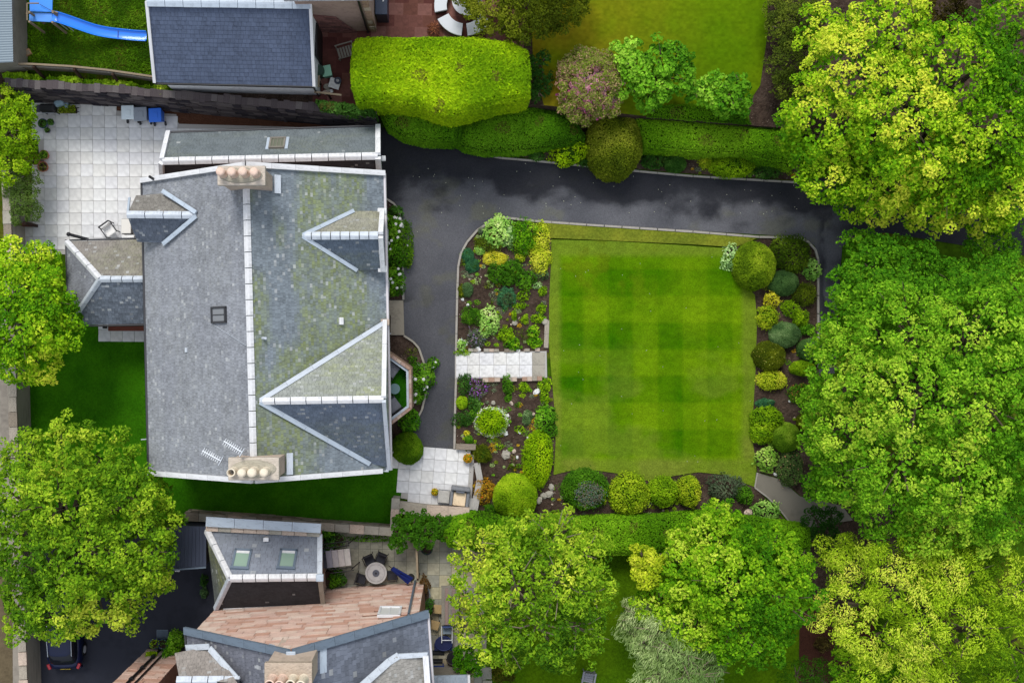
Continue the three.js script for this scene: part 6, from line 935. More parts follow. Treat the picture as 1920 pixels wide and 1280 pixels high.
{ const g = thing('lawn_chair', 'grey slatted lawn chair on the lower lawn at the bottom edge', 'chair', P(1104, 1270, 0.5).setY(0.03)), m = grain(C(150, 150, 158), 0.5, 0.8, 0.004); for (let i = 0; i < 5; i++) part(g, 'seat_slat', boxAt(0, 0.42, -0.22 + i * 0.11, 0.52, 0.03, 0.095), m); for (let i = 0; i < 4; i++) part(g, 'back_slat', boxAt(-0.19 + i * 0.127, 0.66, -0.30, 0.11, 0.5, 0.03), m); for (const s of [-1, 1]) { part(g, 'armrest', boxAt(s * 0.31, 0.62, 0, 0.09, 0.03, 0.6), m); for (const z of [-0.26, 0.26]) part(g, 'leg', boxAt(s * 0.29, 0.3, z, 0.05, 0.6, 0.05), m); } g.rotation.y = -0.18; }
// car under the tree
{
  const g = thing('parked_car', 'dark blue black estate car half hidden under the tree', 'car', P(128, 1166, 0)), paint = new THREE.MeshPhysicalMaterial({ color: col([0.005, 0.010, 0.042]), roughness: 0.35, specularIntensity: 0.5, clearcoat: 0.12, clearcoatRoughness: 0.1 });
  const hull = (rows) => { const n = 24, p = [], ix = []; rows.forEach(([y, w, z0, z1, r], i) => { for (let k = 0; k < n; k++) { const t = k / n * 2 * Math.PI, c = Math.cos(t), s = Math.sin(t), e = r; p.push(Math.sign(c) * Math.abs(c) ** e * w, y, (z0 + z1) / 2 + Math.sign(s) * Math.abs(s) ** e * (z1 - z0) / 2); } if (i) for (let k = 0; k < n; k++) { const a = (i - 1) * n + k, b = (i - 1) * n + (k + 1) % n; ix.push(a, a + n, b, b, a + n, b + n); } }); const top = p.length / 3, [y, , z0, z1] = rows[rows.length - 1]; p.push(0, y + 0.02, (z0 + z1) / 2); for (let k = 0; k < n; k++) ix.push(top - n + k, top, top - n + (k + 1) % n); const q = new THREE.BufferGeometry(); q.setAttribute('position', new THREE.Float32BufferAttribute(p, 3)); q.setIndex(ix); q.computeVertexNormals(); return q; };
  part(g, 'body', hull([[0.2, 0.84, -2.15, 2.15, 0.3], [0.45, 0.90, -2.24, 2.24, 0.32], [0.75, 0.90, -2.2, 2.2, 0.34], [0.92, 0.86, -2.05, 2.12, 0.4], [0.97, 0.78, -1.95, 2.0, 0.45]]), paint);
  part(g, 'glasshouse', hull([[0.95, 0.78, -1.0, 1.98, 0.4], [1.2, 0.70, -0.65, 1.75, 0.4], [1.42, 0.60, -0.3, 1.45, 0.42]]), mat.glassDark); part(g, 'roof', hull([[1.40, 0.61, -0.3, 1.42, 0.4], [1.46, 0.56, -0.2, 1.36, 0.42], [1.48, 0.4, 0, 1.2, 0.5]]), paint);
  part(g, 'sunroof', rbox(0, 1.475, 0.35, 0.8, 0.03, 0.6, 0.01), mat.glassDark); for (const s of [-1, 1]) { part(g, 'roof_rail', tube([V(s * 0.6, 1.44, -0.2), V(s * 0.62, 1.48, 0.5), V(s * 0.6, 1.42, 1.4)], 0.02), mat.lead); part(g, 'tail_light', rbox(s * 0.76, 0.84, 2.06, 0.16, 0.16, 0.3, 0.05, s * -0.4), std([0.32, 0.02, 0.03], 0.2)); part(g, 'door_mirror', rbox(s * 0.98, 1.0, -0.75, 0.2, 0.14, 0.12, 0.04), paint); for (const z of [-1.35, 1.35]) { const w = part(g, 'wheel', new THREE.CylinderGeometry(0.33, 0.33, 0.22, 24).rotateZ(Math.PI / 2).translate(s * 0.8, 0.33, z), mat.black); part(w, 'rim', new THREE.CylinderGeometry(0.2, 0.2, 0.24, 20).rotateZ(Math.PI / 2).translate(s * 0.8, 0.33, z), mat.lead); } }
  part(g, 'tailgate_seam', bar(V(-0.7, 0.985, 1.86), V(0.7, 0.985, 1.86), 0.02, 0.02), mat.black); part(g, 'rear_bumper', rbox(0, 0.42, 2.2, 1.6, 0.3, 0.14, 0.06), paint); part(g, 'number_plate', rbox(0, 0.62, 2.26, 0.52, 0.11, 0.02, 0.005), std(C(220, 190, 60), 0.5)); g.rotation.y = 0.03;
}
{ const g = thing('doormat_slab', 'square blue grey paving mat by the lower house pots', 'mat', P(304, 1189, 0.05).setY(0.02)); part(g, 'mat', rbox(0, 0.03, 0, 0.55, 0.05, 0.42, 0.015), grain(C(92, 104, 118), 0.6)); part(g, 'border', rbox(0, 0.02, 0, 0.6, 0.03, 0.47, 0.012), mat.leadDark); }
{ const g = thing('plant_stand', 'wire plant stand of young plants against the wing wall', 'plant stand', P(284, 1226, 1.2).setY(0.02)), L = new Leaves(880); part(g, 'stand_leg', tube([V(-0.2, 0, 0.5), V(-0.15, 1.1, 0)], 0.015), mat.black); part(g, 'stand_leg', tube([V(0.2, 0, 0.5), V(0.15, 1.1, 0)], 0.015), mat.black); part(g, 'shelf', rbox(0, 1.1, 0, 0.5, 0.03, 0.2, 0.01), mat.woodDark); for (let i = 0; i < 240; i++) { const w = L.rnd(); L.leaf((L.r() - 0.5) * 0.55, 1.15 + L.r() * 0.2, (L.r() - 0.5) * 0.3, w[0], 1, w[2], 0.1, 0.06, tone(L, PAL.lime, L.r())); } part(g, 'foliage', L.geo(), mat.leaf); }

// ---------------------------------------------------------------- hedges
hedge('yellow_hedge', 'tall flat topped bright yellow green hedge between villa wall and upper lawn', [660, 78, 668, 70, 705, 66, 760, 68, 830, 66, 900, 68, 960, 76, 990, 92, 996, 130, 994, 180, 975, 186, 940, 190, 915, 198, 880, 208, 848, 215, 815, 210, 780, 195, 735, 189, 668, 192, 658, 160, 656, 130], TER + 3.0, { foot: TER, pal: PAL.limeHot, leaf: [0.17, 0.065], dens: 560, round: 0.40, wob: 0.13 });
hedge('clipped_hedge', 'clipped green hedge at the head of the driveway, left section', [706, 199, 740, 193, 780, 200, 830, 214, 872, 212, 862, 262, 845, 265, 790, 262, 750, 252, 722, 234], 2.3, { pal: PAL.hedgeDark, leaf: [0.085, 0.05], dens: 700, bias: 0.2, round: 0.7 });
hedge('clipped_hedge', 'swelling green hedge below the pink rhododendron, middle section', [862, 226, 900, 206, 960, 188, 1005, 187, 1050, 200, 1085, 226, 1100, 250, 1098, 268, 1040, 272, 980, 282, 910, 284, 870, 276, 850, 264], 1.8, { pal: PAL.hedgeDark, leaf: [0.085, 0.05], dens: 700, bias: 0.2, round: 0.9, bulge: 0.2 });
hedge('clipped_hedge', 'long clipped green hedge right of the brown dome', [1196, 216, 1290, 222, 1400, 232, 1500, 238, 1500, 310, 1440, 300, 1400, 288, 1300, 284, 1215, 276], 2.3, { pal: PAL.turfy, leaf: [0.09, 0.05], dens: 620, round: 0.6, bias: 0.3 });
hedge('low_hedge', 'lower shadowed hedge ledge behind the long clipped hedge', [1228, 196, 1300, 192, 1400, 205, 1412, 230, 1290, 222, 1215, 216], TER + 0.5, { foot: TER, pal: PAL.turfy, leaf: [0.08, 0.045], dens: 500, round: 0.4, bias: -0.1 });
hedge('boundary_hedge', 'broad green boundary hedge south of the lawn beds', [826, 992, 850, 975, 890, 967, 940, 975, 1000, 982, 1060, 980, 1140, 976, 1240, 974, 1340, 966, 1400, 974, 1480, 985, 1524, 992, 1524, 1036, 1420, 1042, 1300, 1044, 1180, 1044, 1060, 1042, 900, 1036, 840, 1028], 2.2, { pal: PAL.turfy, leaf: [0.09, 0.055], dens: 560, round: 0.5, bias: 0.2 });
hedge('ivy_hedge', 'dark leafy ivy growing on the rubble wall end', [590, 186, 640, 190, 700, 202, 704, 216, 660, 212, 600, 204], 3.9, { foot: TER, pal: PAL.deep, leaf: [0.16, 0.11], dens: 260, round: 0.3, wob: 0.25, category: 'ivy' });

// ---------------------------------------------------------------- trees
const BIG = { cr: 0.34, dens: 1.25, per: 42, leaf: [0.155, 0.095], fill: 26 };
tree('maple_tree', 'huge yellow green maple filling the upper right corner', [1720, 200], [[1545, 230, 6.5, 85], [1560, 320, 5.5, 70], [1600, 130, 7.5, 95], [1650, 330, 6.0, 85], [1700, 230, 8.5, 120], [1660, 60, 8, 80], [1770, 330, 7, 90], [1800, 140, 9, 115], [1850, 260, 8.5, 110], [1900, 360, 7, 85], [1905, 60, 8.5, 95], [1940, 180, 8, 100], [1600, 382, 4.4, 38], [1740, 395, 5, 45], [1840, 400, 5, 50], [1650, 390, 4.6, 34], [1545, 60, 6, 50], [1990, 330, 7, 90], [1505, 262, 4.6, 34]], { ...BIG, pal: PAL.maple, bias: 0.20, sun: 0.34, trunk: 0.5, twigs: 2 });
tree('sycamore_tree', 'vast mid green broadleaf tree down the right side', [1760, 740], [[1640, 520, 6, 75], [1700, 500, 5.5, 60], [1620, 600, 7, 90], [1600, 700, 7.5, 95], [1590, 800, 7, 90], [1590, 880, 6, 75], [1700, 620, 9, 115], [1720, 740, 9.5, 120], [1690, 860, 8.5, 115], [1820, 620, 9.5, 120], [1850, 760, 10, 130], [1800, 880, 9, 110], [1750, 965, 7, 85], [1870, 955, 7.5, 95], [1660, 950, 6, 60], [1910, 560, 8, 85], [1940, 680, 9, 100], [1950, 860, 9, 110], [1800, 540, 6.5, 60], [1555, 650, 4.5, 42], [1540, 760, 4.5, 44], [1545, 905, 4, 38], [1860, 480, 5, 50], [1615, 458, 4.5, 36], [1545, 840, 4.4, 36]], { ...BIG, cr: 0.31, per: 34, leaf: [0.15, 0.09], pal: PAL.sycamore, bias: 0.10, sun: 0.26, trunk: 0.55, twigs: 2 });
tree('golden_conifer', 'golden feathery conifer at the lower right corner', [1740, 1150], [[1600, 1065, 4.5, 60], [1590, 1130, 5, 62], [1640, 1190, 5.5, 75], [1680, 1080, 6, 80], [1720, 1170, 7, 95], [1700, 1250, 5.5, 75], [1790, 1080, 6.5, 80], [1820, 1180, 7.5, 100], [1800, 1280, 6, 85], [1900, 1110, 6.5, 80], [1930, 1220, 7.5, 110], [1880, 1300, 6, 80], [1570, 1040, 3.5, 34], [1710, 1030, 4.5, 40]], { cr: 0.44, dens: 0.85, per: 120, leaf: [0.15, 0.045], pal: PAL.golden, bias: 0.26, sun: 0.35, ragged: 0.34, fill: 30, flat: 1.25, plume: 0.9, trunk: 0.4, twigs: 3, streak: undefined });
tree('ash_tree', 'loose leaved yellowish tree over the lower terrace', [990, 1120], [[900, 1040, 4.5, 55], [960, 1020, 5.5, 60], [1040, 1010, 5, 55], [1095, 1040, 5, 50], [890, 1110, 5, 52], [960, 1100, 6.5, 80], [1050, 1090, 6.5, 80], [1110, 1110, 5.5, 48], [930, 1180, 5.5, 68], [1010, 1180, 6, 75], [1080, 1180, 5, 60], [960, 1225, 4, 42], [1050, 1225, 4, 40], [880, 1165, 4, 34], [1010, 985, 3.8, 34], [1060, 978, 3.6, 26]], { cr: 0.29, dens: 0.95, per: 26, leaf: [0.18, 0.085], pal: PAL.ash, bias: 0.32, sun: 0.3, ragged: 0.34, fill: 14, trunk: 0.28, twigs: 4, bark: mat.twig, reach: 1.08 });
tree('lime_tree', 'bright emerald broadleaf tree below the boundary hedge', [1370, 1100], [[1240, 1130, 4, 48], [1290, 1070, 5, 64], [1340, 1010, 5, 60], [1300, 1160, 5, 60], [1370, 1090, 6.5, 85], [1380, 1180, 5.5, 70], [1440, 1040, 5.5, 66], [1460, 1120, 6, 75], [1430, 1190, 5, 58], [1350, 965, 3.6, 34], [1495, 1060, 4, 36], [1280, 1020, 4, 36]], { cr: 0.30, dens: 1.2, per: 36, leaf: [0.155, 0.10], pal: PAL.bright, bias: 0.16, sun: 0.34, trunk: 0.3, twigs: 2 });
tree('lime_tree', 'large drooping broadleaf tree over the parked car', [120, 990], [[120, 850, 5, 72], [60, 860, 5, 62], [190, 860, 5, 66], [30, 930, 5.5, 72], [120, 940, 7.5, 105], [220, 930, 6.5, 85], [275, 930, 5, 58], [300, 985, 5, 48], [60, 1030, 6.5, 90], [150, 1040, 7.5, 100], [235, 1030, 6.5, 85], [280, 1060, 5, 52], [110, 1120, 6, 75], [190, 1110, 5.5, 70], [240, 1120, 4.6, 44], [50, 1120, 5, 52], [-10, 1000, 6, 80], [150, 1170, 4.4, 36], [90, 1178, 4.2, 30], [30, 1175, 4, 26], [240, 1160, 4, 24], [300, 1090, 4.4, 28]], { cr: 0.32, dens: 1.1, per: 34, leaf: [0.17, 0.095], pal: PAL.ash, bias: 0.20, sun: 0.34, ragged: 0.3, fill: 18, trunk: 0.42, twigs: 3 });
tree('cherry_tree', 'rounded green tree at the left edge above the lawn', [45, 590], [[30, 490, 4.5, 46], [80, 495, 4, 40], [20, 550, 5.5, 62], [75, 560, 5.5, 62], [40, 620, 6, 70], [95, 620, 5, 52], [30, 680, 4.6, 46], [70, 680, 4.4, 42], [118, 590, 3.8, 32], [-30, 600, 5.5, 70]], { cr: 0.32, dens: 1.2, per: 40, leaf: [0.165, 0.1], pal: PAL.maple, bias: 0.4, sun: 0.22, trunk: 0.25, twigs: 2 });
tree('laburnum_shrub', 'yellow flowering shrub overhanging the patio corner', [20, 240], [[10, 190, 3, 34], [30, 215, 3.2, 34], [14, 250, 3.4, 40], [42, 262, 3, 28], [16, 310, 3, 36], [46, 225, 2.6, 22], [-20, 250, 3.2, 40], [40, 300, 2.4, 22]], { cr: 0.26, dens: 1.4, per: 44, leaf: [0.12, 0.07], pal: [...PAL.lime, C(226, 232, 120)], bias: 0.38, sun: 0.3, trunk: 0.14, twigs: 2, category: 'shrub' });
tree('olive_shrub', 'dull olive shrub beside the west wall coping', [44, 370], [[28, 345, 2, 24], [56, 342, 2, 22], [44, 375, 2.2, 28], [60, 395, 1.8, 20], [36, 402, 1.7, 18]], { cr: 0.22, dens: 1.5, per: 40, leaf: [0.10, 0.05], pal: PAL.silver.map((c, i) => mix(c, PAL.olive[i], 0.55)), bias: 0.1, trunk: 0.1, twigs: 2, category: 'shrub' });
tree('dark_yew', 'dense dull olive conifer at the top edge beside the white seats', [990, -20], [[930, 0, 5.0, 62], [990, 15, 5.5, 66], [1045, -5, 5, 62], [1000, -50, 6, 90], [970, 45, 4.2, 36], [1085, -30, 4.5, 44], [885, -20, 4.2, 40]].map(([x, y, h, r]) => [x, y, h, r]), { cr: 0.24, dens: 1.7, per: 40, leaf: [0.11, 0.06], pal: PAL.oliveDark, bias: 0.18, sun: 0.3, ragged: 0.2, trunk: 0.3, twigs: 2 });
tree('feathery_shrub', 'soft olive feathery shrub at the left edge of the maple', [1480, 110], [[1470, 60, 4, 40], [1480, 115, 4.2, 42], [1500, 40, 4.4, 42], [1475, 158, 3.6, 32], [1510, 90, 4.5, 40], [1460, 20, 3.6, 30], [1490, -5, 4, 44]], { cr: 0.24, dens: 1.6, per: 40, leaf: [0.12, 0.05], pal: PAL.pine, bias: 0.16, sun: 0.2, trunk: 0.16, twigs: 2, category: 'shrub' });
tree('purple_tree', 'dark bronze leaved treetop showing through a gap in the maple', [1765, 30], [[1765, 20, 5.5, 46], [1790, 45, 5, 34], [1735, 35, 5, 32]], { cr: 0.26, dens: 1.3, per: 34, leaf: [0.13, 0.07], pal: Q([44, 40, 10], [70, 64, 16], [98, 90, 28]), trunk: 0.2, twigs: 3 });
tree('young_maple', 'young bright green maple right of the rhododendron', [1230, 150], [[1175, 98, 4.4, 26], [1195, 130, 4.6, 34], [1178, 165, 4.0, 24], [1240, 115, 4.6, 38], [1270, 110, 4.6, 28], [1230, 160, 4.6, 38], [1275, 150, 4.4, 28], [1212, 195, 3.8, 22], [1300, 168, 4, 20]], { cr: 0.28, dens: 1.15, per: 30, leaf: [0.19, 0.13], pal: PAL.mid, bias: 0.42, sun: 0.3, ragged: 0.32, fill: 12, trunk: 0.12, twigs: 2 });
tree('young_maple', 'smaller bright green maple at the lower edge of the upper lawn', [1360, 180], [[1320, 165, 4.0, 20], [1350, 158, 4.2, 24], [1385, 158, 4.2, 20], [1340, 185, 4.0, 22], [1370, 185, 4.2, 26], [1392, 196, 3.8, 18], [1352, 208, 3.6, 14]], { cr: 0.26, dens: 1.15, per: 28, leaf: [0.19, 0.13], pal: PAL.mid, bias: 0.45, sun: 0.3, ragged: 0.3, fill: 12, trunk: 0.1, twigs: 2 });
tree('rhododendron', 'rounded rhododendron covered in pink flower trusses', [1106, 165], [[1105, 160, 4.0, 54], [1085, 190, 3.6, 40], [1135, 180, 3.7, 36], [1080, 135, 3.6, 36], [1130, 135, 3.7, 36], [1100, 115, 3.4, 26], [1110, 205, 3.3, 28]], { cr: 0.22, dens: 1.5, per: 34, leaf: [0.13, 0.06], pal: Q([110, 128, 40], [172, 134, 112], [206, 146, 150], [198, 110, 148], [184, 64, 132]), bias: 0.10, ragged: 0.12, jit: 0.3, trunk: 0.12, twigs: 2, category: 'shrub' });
{
  const t = scene.getObjectByName('rhododendron'), F = new Leaves(771), f = F.r;                 // its flower trusses
  for (let i = 0; i < 260; i++) {
    const a = f() * 6.283, q = Math.sqrt(f()), x = Math.cos(a) * q * 1.72, z = Math.sin(a) * q * 1.62, mag = smooth(0.4, 1.9, z - x * 0.6 + f() * 0.8), c = mix(C(216, 156, 172), C(196, 56, 150), mag * (0.5 + 0.5 * f())), y = 3.4 + 0.95 * Math.sqrt(Math.max(0, 1 - q * q)) + f() * 0.15 - 0.9 * q * q * q, o = t.children[1].geometry;
    const p = P(1106, 163, y).sub(t.position);
    for (let k = 0; k < 9; k++) { const w = F.rnd(); F.leaf(p.x + x + w[0] * 0.09, y + Math.abs(w[1]) * 0.08, p.z + z + w[2] * 0.09, w[0] * 0.8, 0.9, w[2] * 0.8, 0.12, 0.08, c.map((v) => v * (0.8 + 0.4 * f()))); }
  }
  part(t, 'flowers', F.geo(), mat.leaf);
}
tree('dark_laurel', 'dark shaded laurel behind the yellow hedge end', [1012, 140], [[1012, 120, 3.2, 22], [1018, 150, 3.0, 18], [1008, 175, 2.8, 14]], { cr: 0.26, per: 34, leaf: [0.15, 0.08], pal: PAL.deep, trunk: 0.1, twigs: 2, category: 'shrub' });
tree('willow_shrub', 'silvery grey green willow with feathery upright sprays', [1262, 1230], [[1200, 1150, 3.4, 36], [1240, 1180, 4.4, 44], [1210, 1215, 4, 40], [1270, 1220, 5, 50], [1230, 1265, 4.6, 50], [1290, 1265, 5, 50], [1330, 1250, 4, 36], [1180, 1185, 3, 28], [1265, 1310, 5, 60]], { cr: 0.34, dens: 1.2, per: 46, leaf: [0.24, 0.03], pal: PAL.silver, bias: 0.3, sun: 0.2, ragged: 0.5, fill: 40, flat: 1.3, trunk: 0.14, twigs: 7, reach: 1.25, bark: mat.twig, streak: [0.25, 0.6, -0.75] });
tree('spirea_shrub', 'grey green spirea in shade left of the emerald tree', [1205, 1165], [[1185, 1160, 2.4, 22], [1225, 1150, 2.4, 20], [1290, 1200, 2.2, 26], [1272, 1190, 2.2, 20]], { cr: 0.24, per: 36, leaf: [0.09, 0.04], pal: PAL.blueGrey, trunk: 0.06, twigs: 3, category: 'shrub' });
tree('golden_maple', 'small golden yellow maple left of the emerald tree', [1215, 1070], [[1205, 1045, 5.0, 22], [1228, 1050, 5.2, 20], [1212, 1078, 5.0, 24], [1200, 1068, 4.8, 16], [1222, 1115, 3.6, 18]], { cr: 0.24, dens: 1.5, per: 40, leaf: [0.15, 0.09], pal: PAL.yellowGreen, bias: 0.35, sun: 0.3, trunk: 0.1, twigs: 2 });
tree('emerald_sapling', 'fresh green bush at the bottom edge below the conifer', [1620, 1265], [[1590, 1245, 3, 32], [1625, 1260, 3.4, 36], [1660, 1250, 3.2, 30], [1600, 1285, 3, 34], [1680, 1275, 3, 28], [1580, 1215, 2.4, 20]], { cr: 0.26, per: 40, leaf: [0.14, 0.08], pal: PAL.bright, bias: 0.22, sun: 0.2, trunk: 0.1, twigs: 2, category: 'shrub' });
tree('dark_shrub', 'dark green shrub at the bottom edge left of the fresh green bush', [1510, 1262], [[1490, 1265, 1.8, 28], [1525, 1255, 1.8, 26], [1545, 1275, 1.6, 20], [1480, 1290, 1.6, 24]], { cr: 0.22, per: 40, leaf: [0.08, 0.045], pal: PAL.hedgeDark.map((c) => c.map((v) => v * 0.6)), trunk: 0.06, twigs: 2, category: 'shrub' });
tree('camellia', 'dark glossy shrub beside the end of the slanting path', [1545, 985], [[1530, 975, 1.8, 24], [1548, 1000, 1.8, 22], [1560, 970, 1.6, 20], [1540, 1020, 1.6, 16]], { cr: 0.2, per: 36, leaf: [0.11, 0.06], pal: PAL.deep, trunk: 0.06, twigs: 2, category: 'shrub' });
tree('trailing_shrub', 'bright leafy shrub spilling over the low wall end', [770, 1000], [[760, 975, 1.6, 18], [748, 1000, 1.8, 16], [745, 1022, 1.6, 13], [775, 985, 1.8, 20], [800, 985, 1.7, 22], [830, 985, 1.6, 20], [788, 1008, 1.7, 18], [812, 1006, 1.6, 16]], { cr: 0.22, per: 36, leaf: [0.14, 0.09], pal: PAL.green, bias: 0.12, trunk: 0.06, twigs: 2, category: 'shrub' });
tree('lower_terrace_bush', 'leafy bright bush between the terrace and the ash trunk', [885, 1240], [[872, 1228, 2.2, 18], [890, 1245, 2.2, 20], [878, 1262, 2.0, 14], [865, 1245, 1.8, 12]], { cr: 0.22, per: 34, leaf: [0.16, 0.1], pal: PAL.bright, bias: 0.1, trunk: 0.06, twigs: 2, category: 'shrub' });

// ---------------------------------------------------------------- plants of the beds
// upper rockery bed
plant('big pale variegated shrub at the curved corner of the upper bed', 936, 433, 28, 26, 0.95, PAL.paleLime, 'big', { leaf: 0.16 });
plant('blue tinted pale leaves at the right of the big variegated shrub', 955, 441, 12, 20, 0.8, PAL.mint, 'big', { leaf: 0.13 });
plant('vivid green feathery shrub between pale shrub and yellow spreader', 982, 443, 25, 27, 1.1, PAL.bright, 'loose', { leaf: 0.12, bias: 0.05 });
plant('yellow spreading shrub curving along the lawn edge, upper half', 1013, 447, 15, 30, 0.6, PAL.yellowGreen, 'loose', { rot: 0.3, bias: 0.25 });
plant('yellow spreading shrub against the lawn edge, lower half', 1015, 484, 18, 25, 0.6, PAL.yellowGreen, 'loose', { bias: 0.35 });
plant('small yellow tuft left of the yellow spreading shrub', 977, 482, 9, 7, 0.4, PAL.yellowGreen, 'loose');
plant('small grey green cushion at the kerb beside the big pale shrub', 904, 433, 7, 6, 0.35, PAL.grey, 'clip');
plant('low olive green mound under the big pale shrub', 915, 456, 21, 12, 0.5, PAL.olive, 'loose', { leaf: 0.08, bias: -0.05 });
plant('white edged small plant left of the yellow cushion', 900, 469, 8, 8, 0.35, PAL.paleLime, 'big', { leaf: 0.1 });
plant('blue green kidney shaped mat, upper lobe', 877, 479, 11, 13, 0.25, PAL.blue, 'mat', { leaf: 0.045 });
plant('blue green kidney shaped mat, lower lobe', 886, 498, 12, 12, 0.25, PAL.blue, 'mat', { leaf: 0.045 });
plant('brownish wisps beside the blue green mat', 868, 491, 7, 9, 0.2, PAL.oliveDark, 'spike', { leaf: 0.16, dens: 0.5 });
plant('bright yellow oval cushion in the upper bed', 929, 484, 20, 13, 0.35, PAL.yellow, 'mat', { leaf: 0.06, bias: 0.3 });
plant('deep green clumps below the yellow cushion, left', 935, 513, 18, 17, 0.7, PAL.green, 'loose', { leaf: 0.11, bias: -0.15 });
plant('deep green clumps below the yellow cushion, right', 962, 503, 17, 15, 0.7, PAL.green, 'loose', { leaf: 0.11, bias: -0.15 });
plant('deep green clump lowest below the yellow cushion', 952, 523, 14, 12, 0.6, PAL.green, 'loose', { leaf: 0.11, bias: -0.05 });
plant('loose green foliage near the lawn below the yellow spreader', 985, 524, 18, 17, 0.6, PAL.green, 'loose', { leaf: 0.13, bias: -0.1 });
plant('blue grey low plant against the lawn edge', 1017, 514, 11, 10, 0.35, PAL.blueGrey, 'spike', { leaf: 0.18 });
plant('yellow green tuft by the lawn edge under the blue grey plant', 1018, 545, 8, 8, 0.3, PAL.lime, 'big', { leaf: 0.1 });
plant('pale low rosettes in the grey stones near the lawn edge', 1008, 535, 9, 6, 0.25, PAL.mint, 'big', { leaf: 0.08, dens: 0.6 });
plant('round grey green plant beside the west kerb', 876, 543, 10, 12, 0.4, PAL.blueGrey, 'clip');
plant('olive brown companion of the round grey green plant', 866, 545, 6, 11, 0.3, PAL.oliveDark, 'loose');
plant('blue green rounded mound in the middle of the upper bed', 950, 558, 15, 18, 0.55, PAL.blue, 'loose', { leaf: 0.07, heart: C(70, 96, 60) });
plant('yellow green star shaped plant right of the blue green mound', 981, 555, 11, 9, 0.3, PAL.lime, 'big', { leaf: 0.11, dens: 0.7 });
plant('lime green strip of rosettes below the star shaped plant', 975, 573, 13, 5, 0.25, PAL.lime, 'big', { leaf: 0.1 });
plant('small dry yellow tuft near the top of the bare soil', 914, 535, 7, 6, 0.25, PAL.olive, 'spike', { leaf: 0.13, dens: 0.5 });
plant('thin yellow green seedlings in the bare soil', 922, 569, 5, 8, 0.2, PAL.olive, 'spike', { leaf: 0.12, dens: 0.4 });
plant('mid green spreading mound left of the pale bush', 886, 592, 17, 15, 0.5, PAL.green, 'loose', { leaf: 0.07 });
plant('pale lime oval bush in the lower part of the upper bed', 917, 604, 18, 24, 0.7, PAL.paleLime, 'big', { leaf: 0.12, bias: 0.1 });
plant('grey purple lavender mound near the west kerb', 894, 634, 17, 17, 0.5, PAL.grey, 'spike', { leaf: 0.14, flower: C(160, 140, 176), share: 0.16, slim: 0.25 });
plant('lime green low bush beside the slab path, left', 949, 628, 15, 13, 0.4, PAL.lime, 'big', { leaf: 0.11 });
plant('brighter green low bush beside the slab path, right', 961, 645, 13, 12, 0.4, PAL.bright, 'big', { leaf: 0.11 });
plant('straggly olive brown heather patch near the slab path', 980, 630, 13, 12, 0.3, PAL.olive, 'spike', { leaf: 0.12, dens: 0.5, bias: -0.1 });
plant('bright green upright leaves at the lawn end of the slab path, upper', 1001, 622, 10, 11, 0.45, PAL.bright, 'big', { leaf: 0.14 });
plant('bright green leaves at the lawn end of the slab path, lower', 1003, 642, 13, 10, 0.4, PAL.bright, 'big', { leaf: 0.14 });
plant('lime green tuft against the lawn, upper of two', 1016, 578, 8, 8, 0.3, PAL.lime, 'big', { leaf: 0.1 });
plant('lime green tuft against the lawn, lower of two', 1009, 597, 11, 8, 0.3, PAL.lime, 'big', { leaf: 0.1 });
plant('small lime upright tuft in the bare soil, right', 984, 599, 6, 8, 0.3, PAL.lime, 'loose', { leaf: 0.07 });
plant('small lime upright tuft in the bare soil, left', 964, 591, 5, 9, 0.3, PAL.lime, 'loose', { leaf: 0.07 });
plant('white and lime leaved plant at the kerb end of the slab path', 866, 646, 9, 10, 0.35, PAL.paleLime, 'big', { leaf: 0.12, rim: C(226, 230, 220) });
plant('yellow green creeping plant over the corner of the slab path', 869, 661, 14, 6, 0.2, PAL.lime, 'loose', { leaf: 0.07, bias: 0.2 });
// lower rockery bed
plant('lavender haze of purple flowers below the slab path', 894, 728, 19, 18, 0.45, PAL.grey, 'spike', { leaf: 0.14, flower: C(160, 92, 186), share: 0.3, slim: 0.3, dens: 0.6 });
plant('green grassy plant at the top left of the lower bed', 872, 721, 11, 19, 0.45, PAL.deep, 'loose', { leaf: 0.09 });
plant('round yellow green cushion at the west kerb', 866, 755, 10, 11, 0.35, PAL.lime, 'clip', { bias: 0.1 });
plant('soft green plant between cushion and lavender', 888, 757, 11, 15, 0.45, PAL.deep, 'loose', { leaf: 0.09, bias: 0.15 });
plant('dark blue green low shrub beside the kerb', 870, 787, 17, 13, 0.4, PAL.deep, 'loose', { leaf: 0.09 });
plant('mid green shoots left of the lime dome', 893, 778, 11, 14, 0.4, PAL.green, 'loose', { leaf: 0.1 });
plant('lime green dome ringed with white in the lower bed', 921, 791, 29, 26, 0.75, PAL.limeHot, 'loose', { leaf: 0.09, rim: C(206, 220, 190), core: true, wob: 0.1, bias: -0.05 });
plant('upright green plant in the middle of the bare soil, upper', 952, 722, 9, 16, 0.4, PAL.green, 'loose', { bias: -0.1 });
plant('small green plant under the upright one in the bare soil', 953, 746, 6, 7, 0.3, PAL.green, 'loose');
plant('lime rosette row beside the pinkish stones', 983, 726, 10, 8, 0.3, PAL.lime, 'big', { leaf: 0.11 });
plant('yellow green trailing plant hanging into the lawn edge, upper', 1021, 722, 13, 13, 0.35, PAL.lime, 'big', { leaf: 0.14 });
plant('yellow green trailing plant along the lawn edge, lower', 1021, 745, 8, 14, 0.3, PAL.lime, 'big', { leaf: 0.12 });
plant('bright leafy shrub at the lawn edge of the lower bed', 1023, 784, 19, 20, 0.7, PAL.mid, 'big', { leaf: 0.13, bias: 0.1 });
plant('grey green soft plant left of the bright leafy shrub', 988, 783, 9, 13, 0.35, PAL.blueGrey, 'loose', { leaf: 0.07, bias: 0.1 });
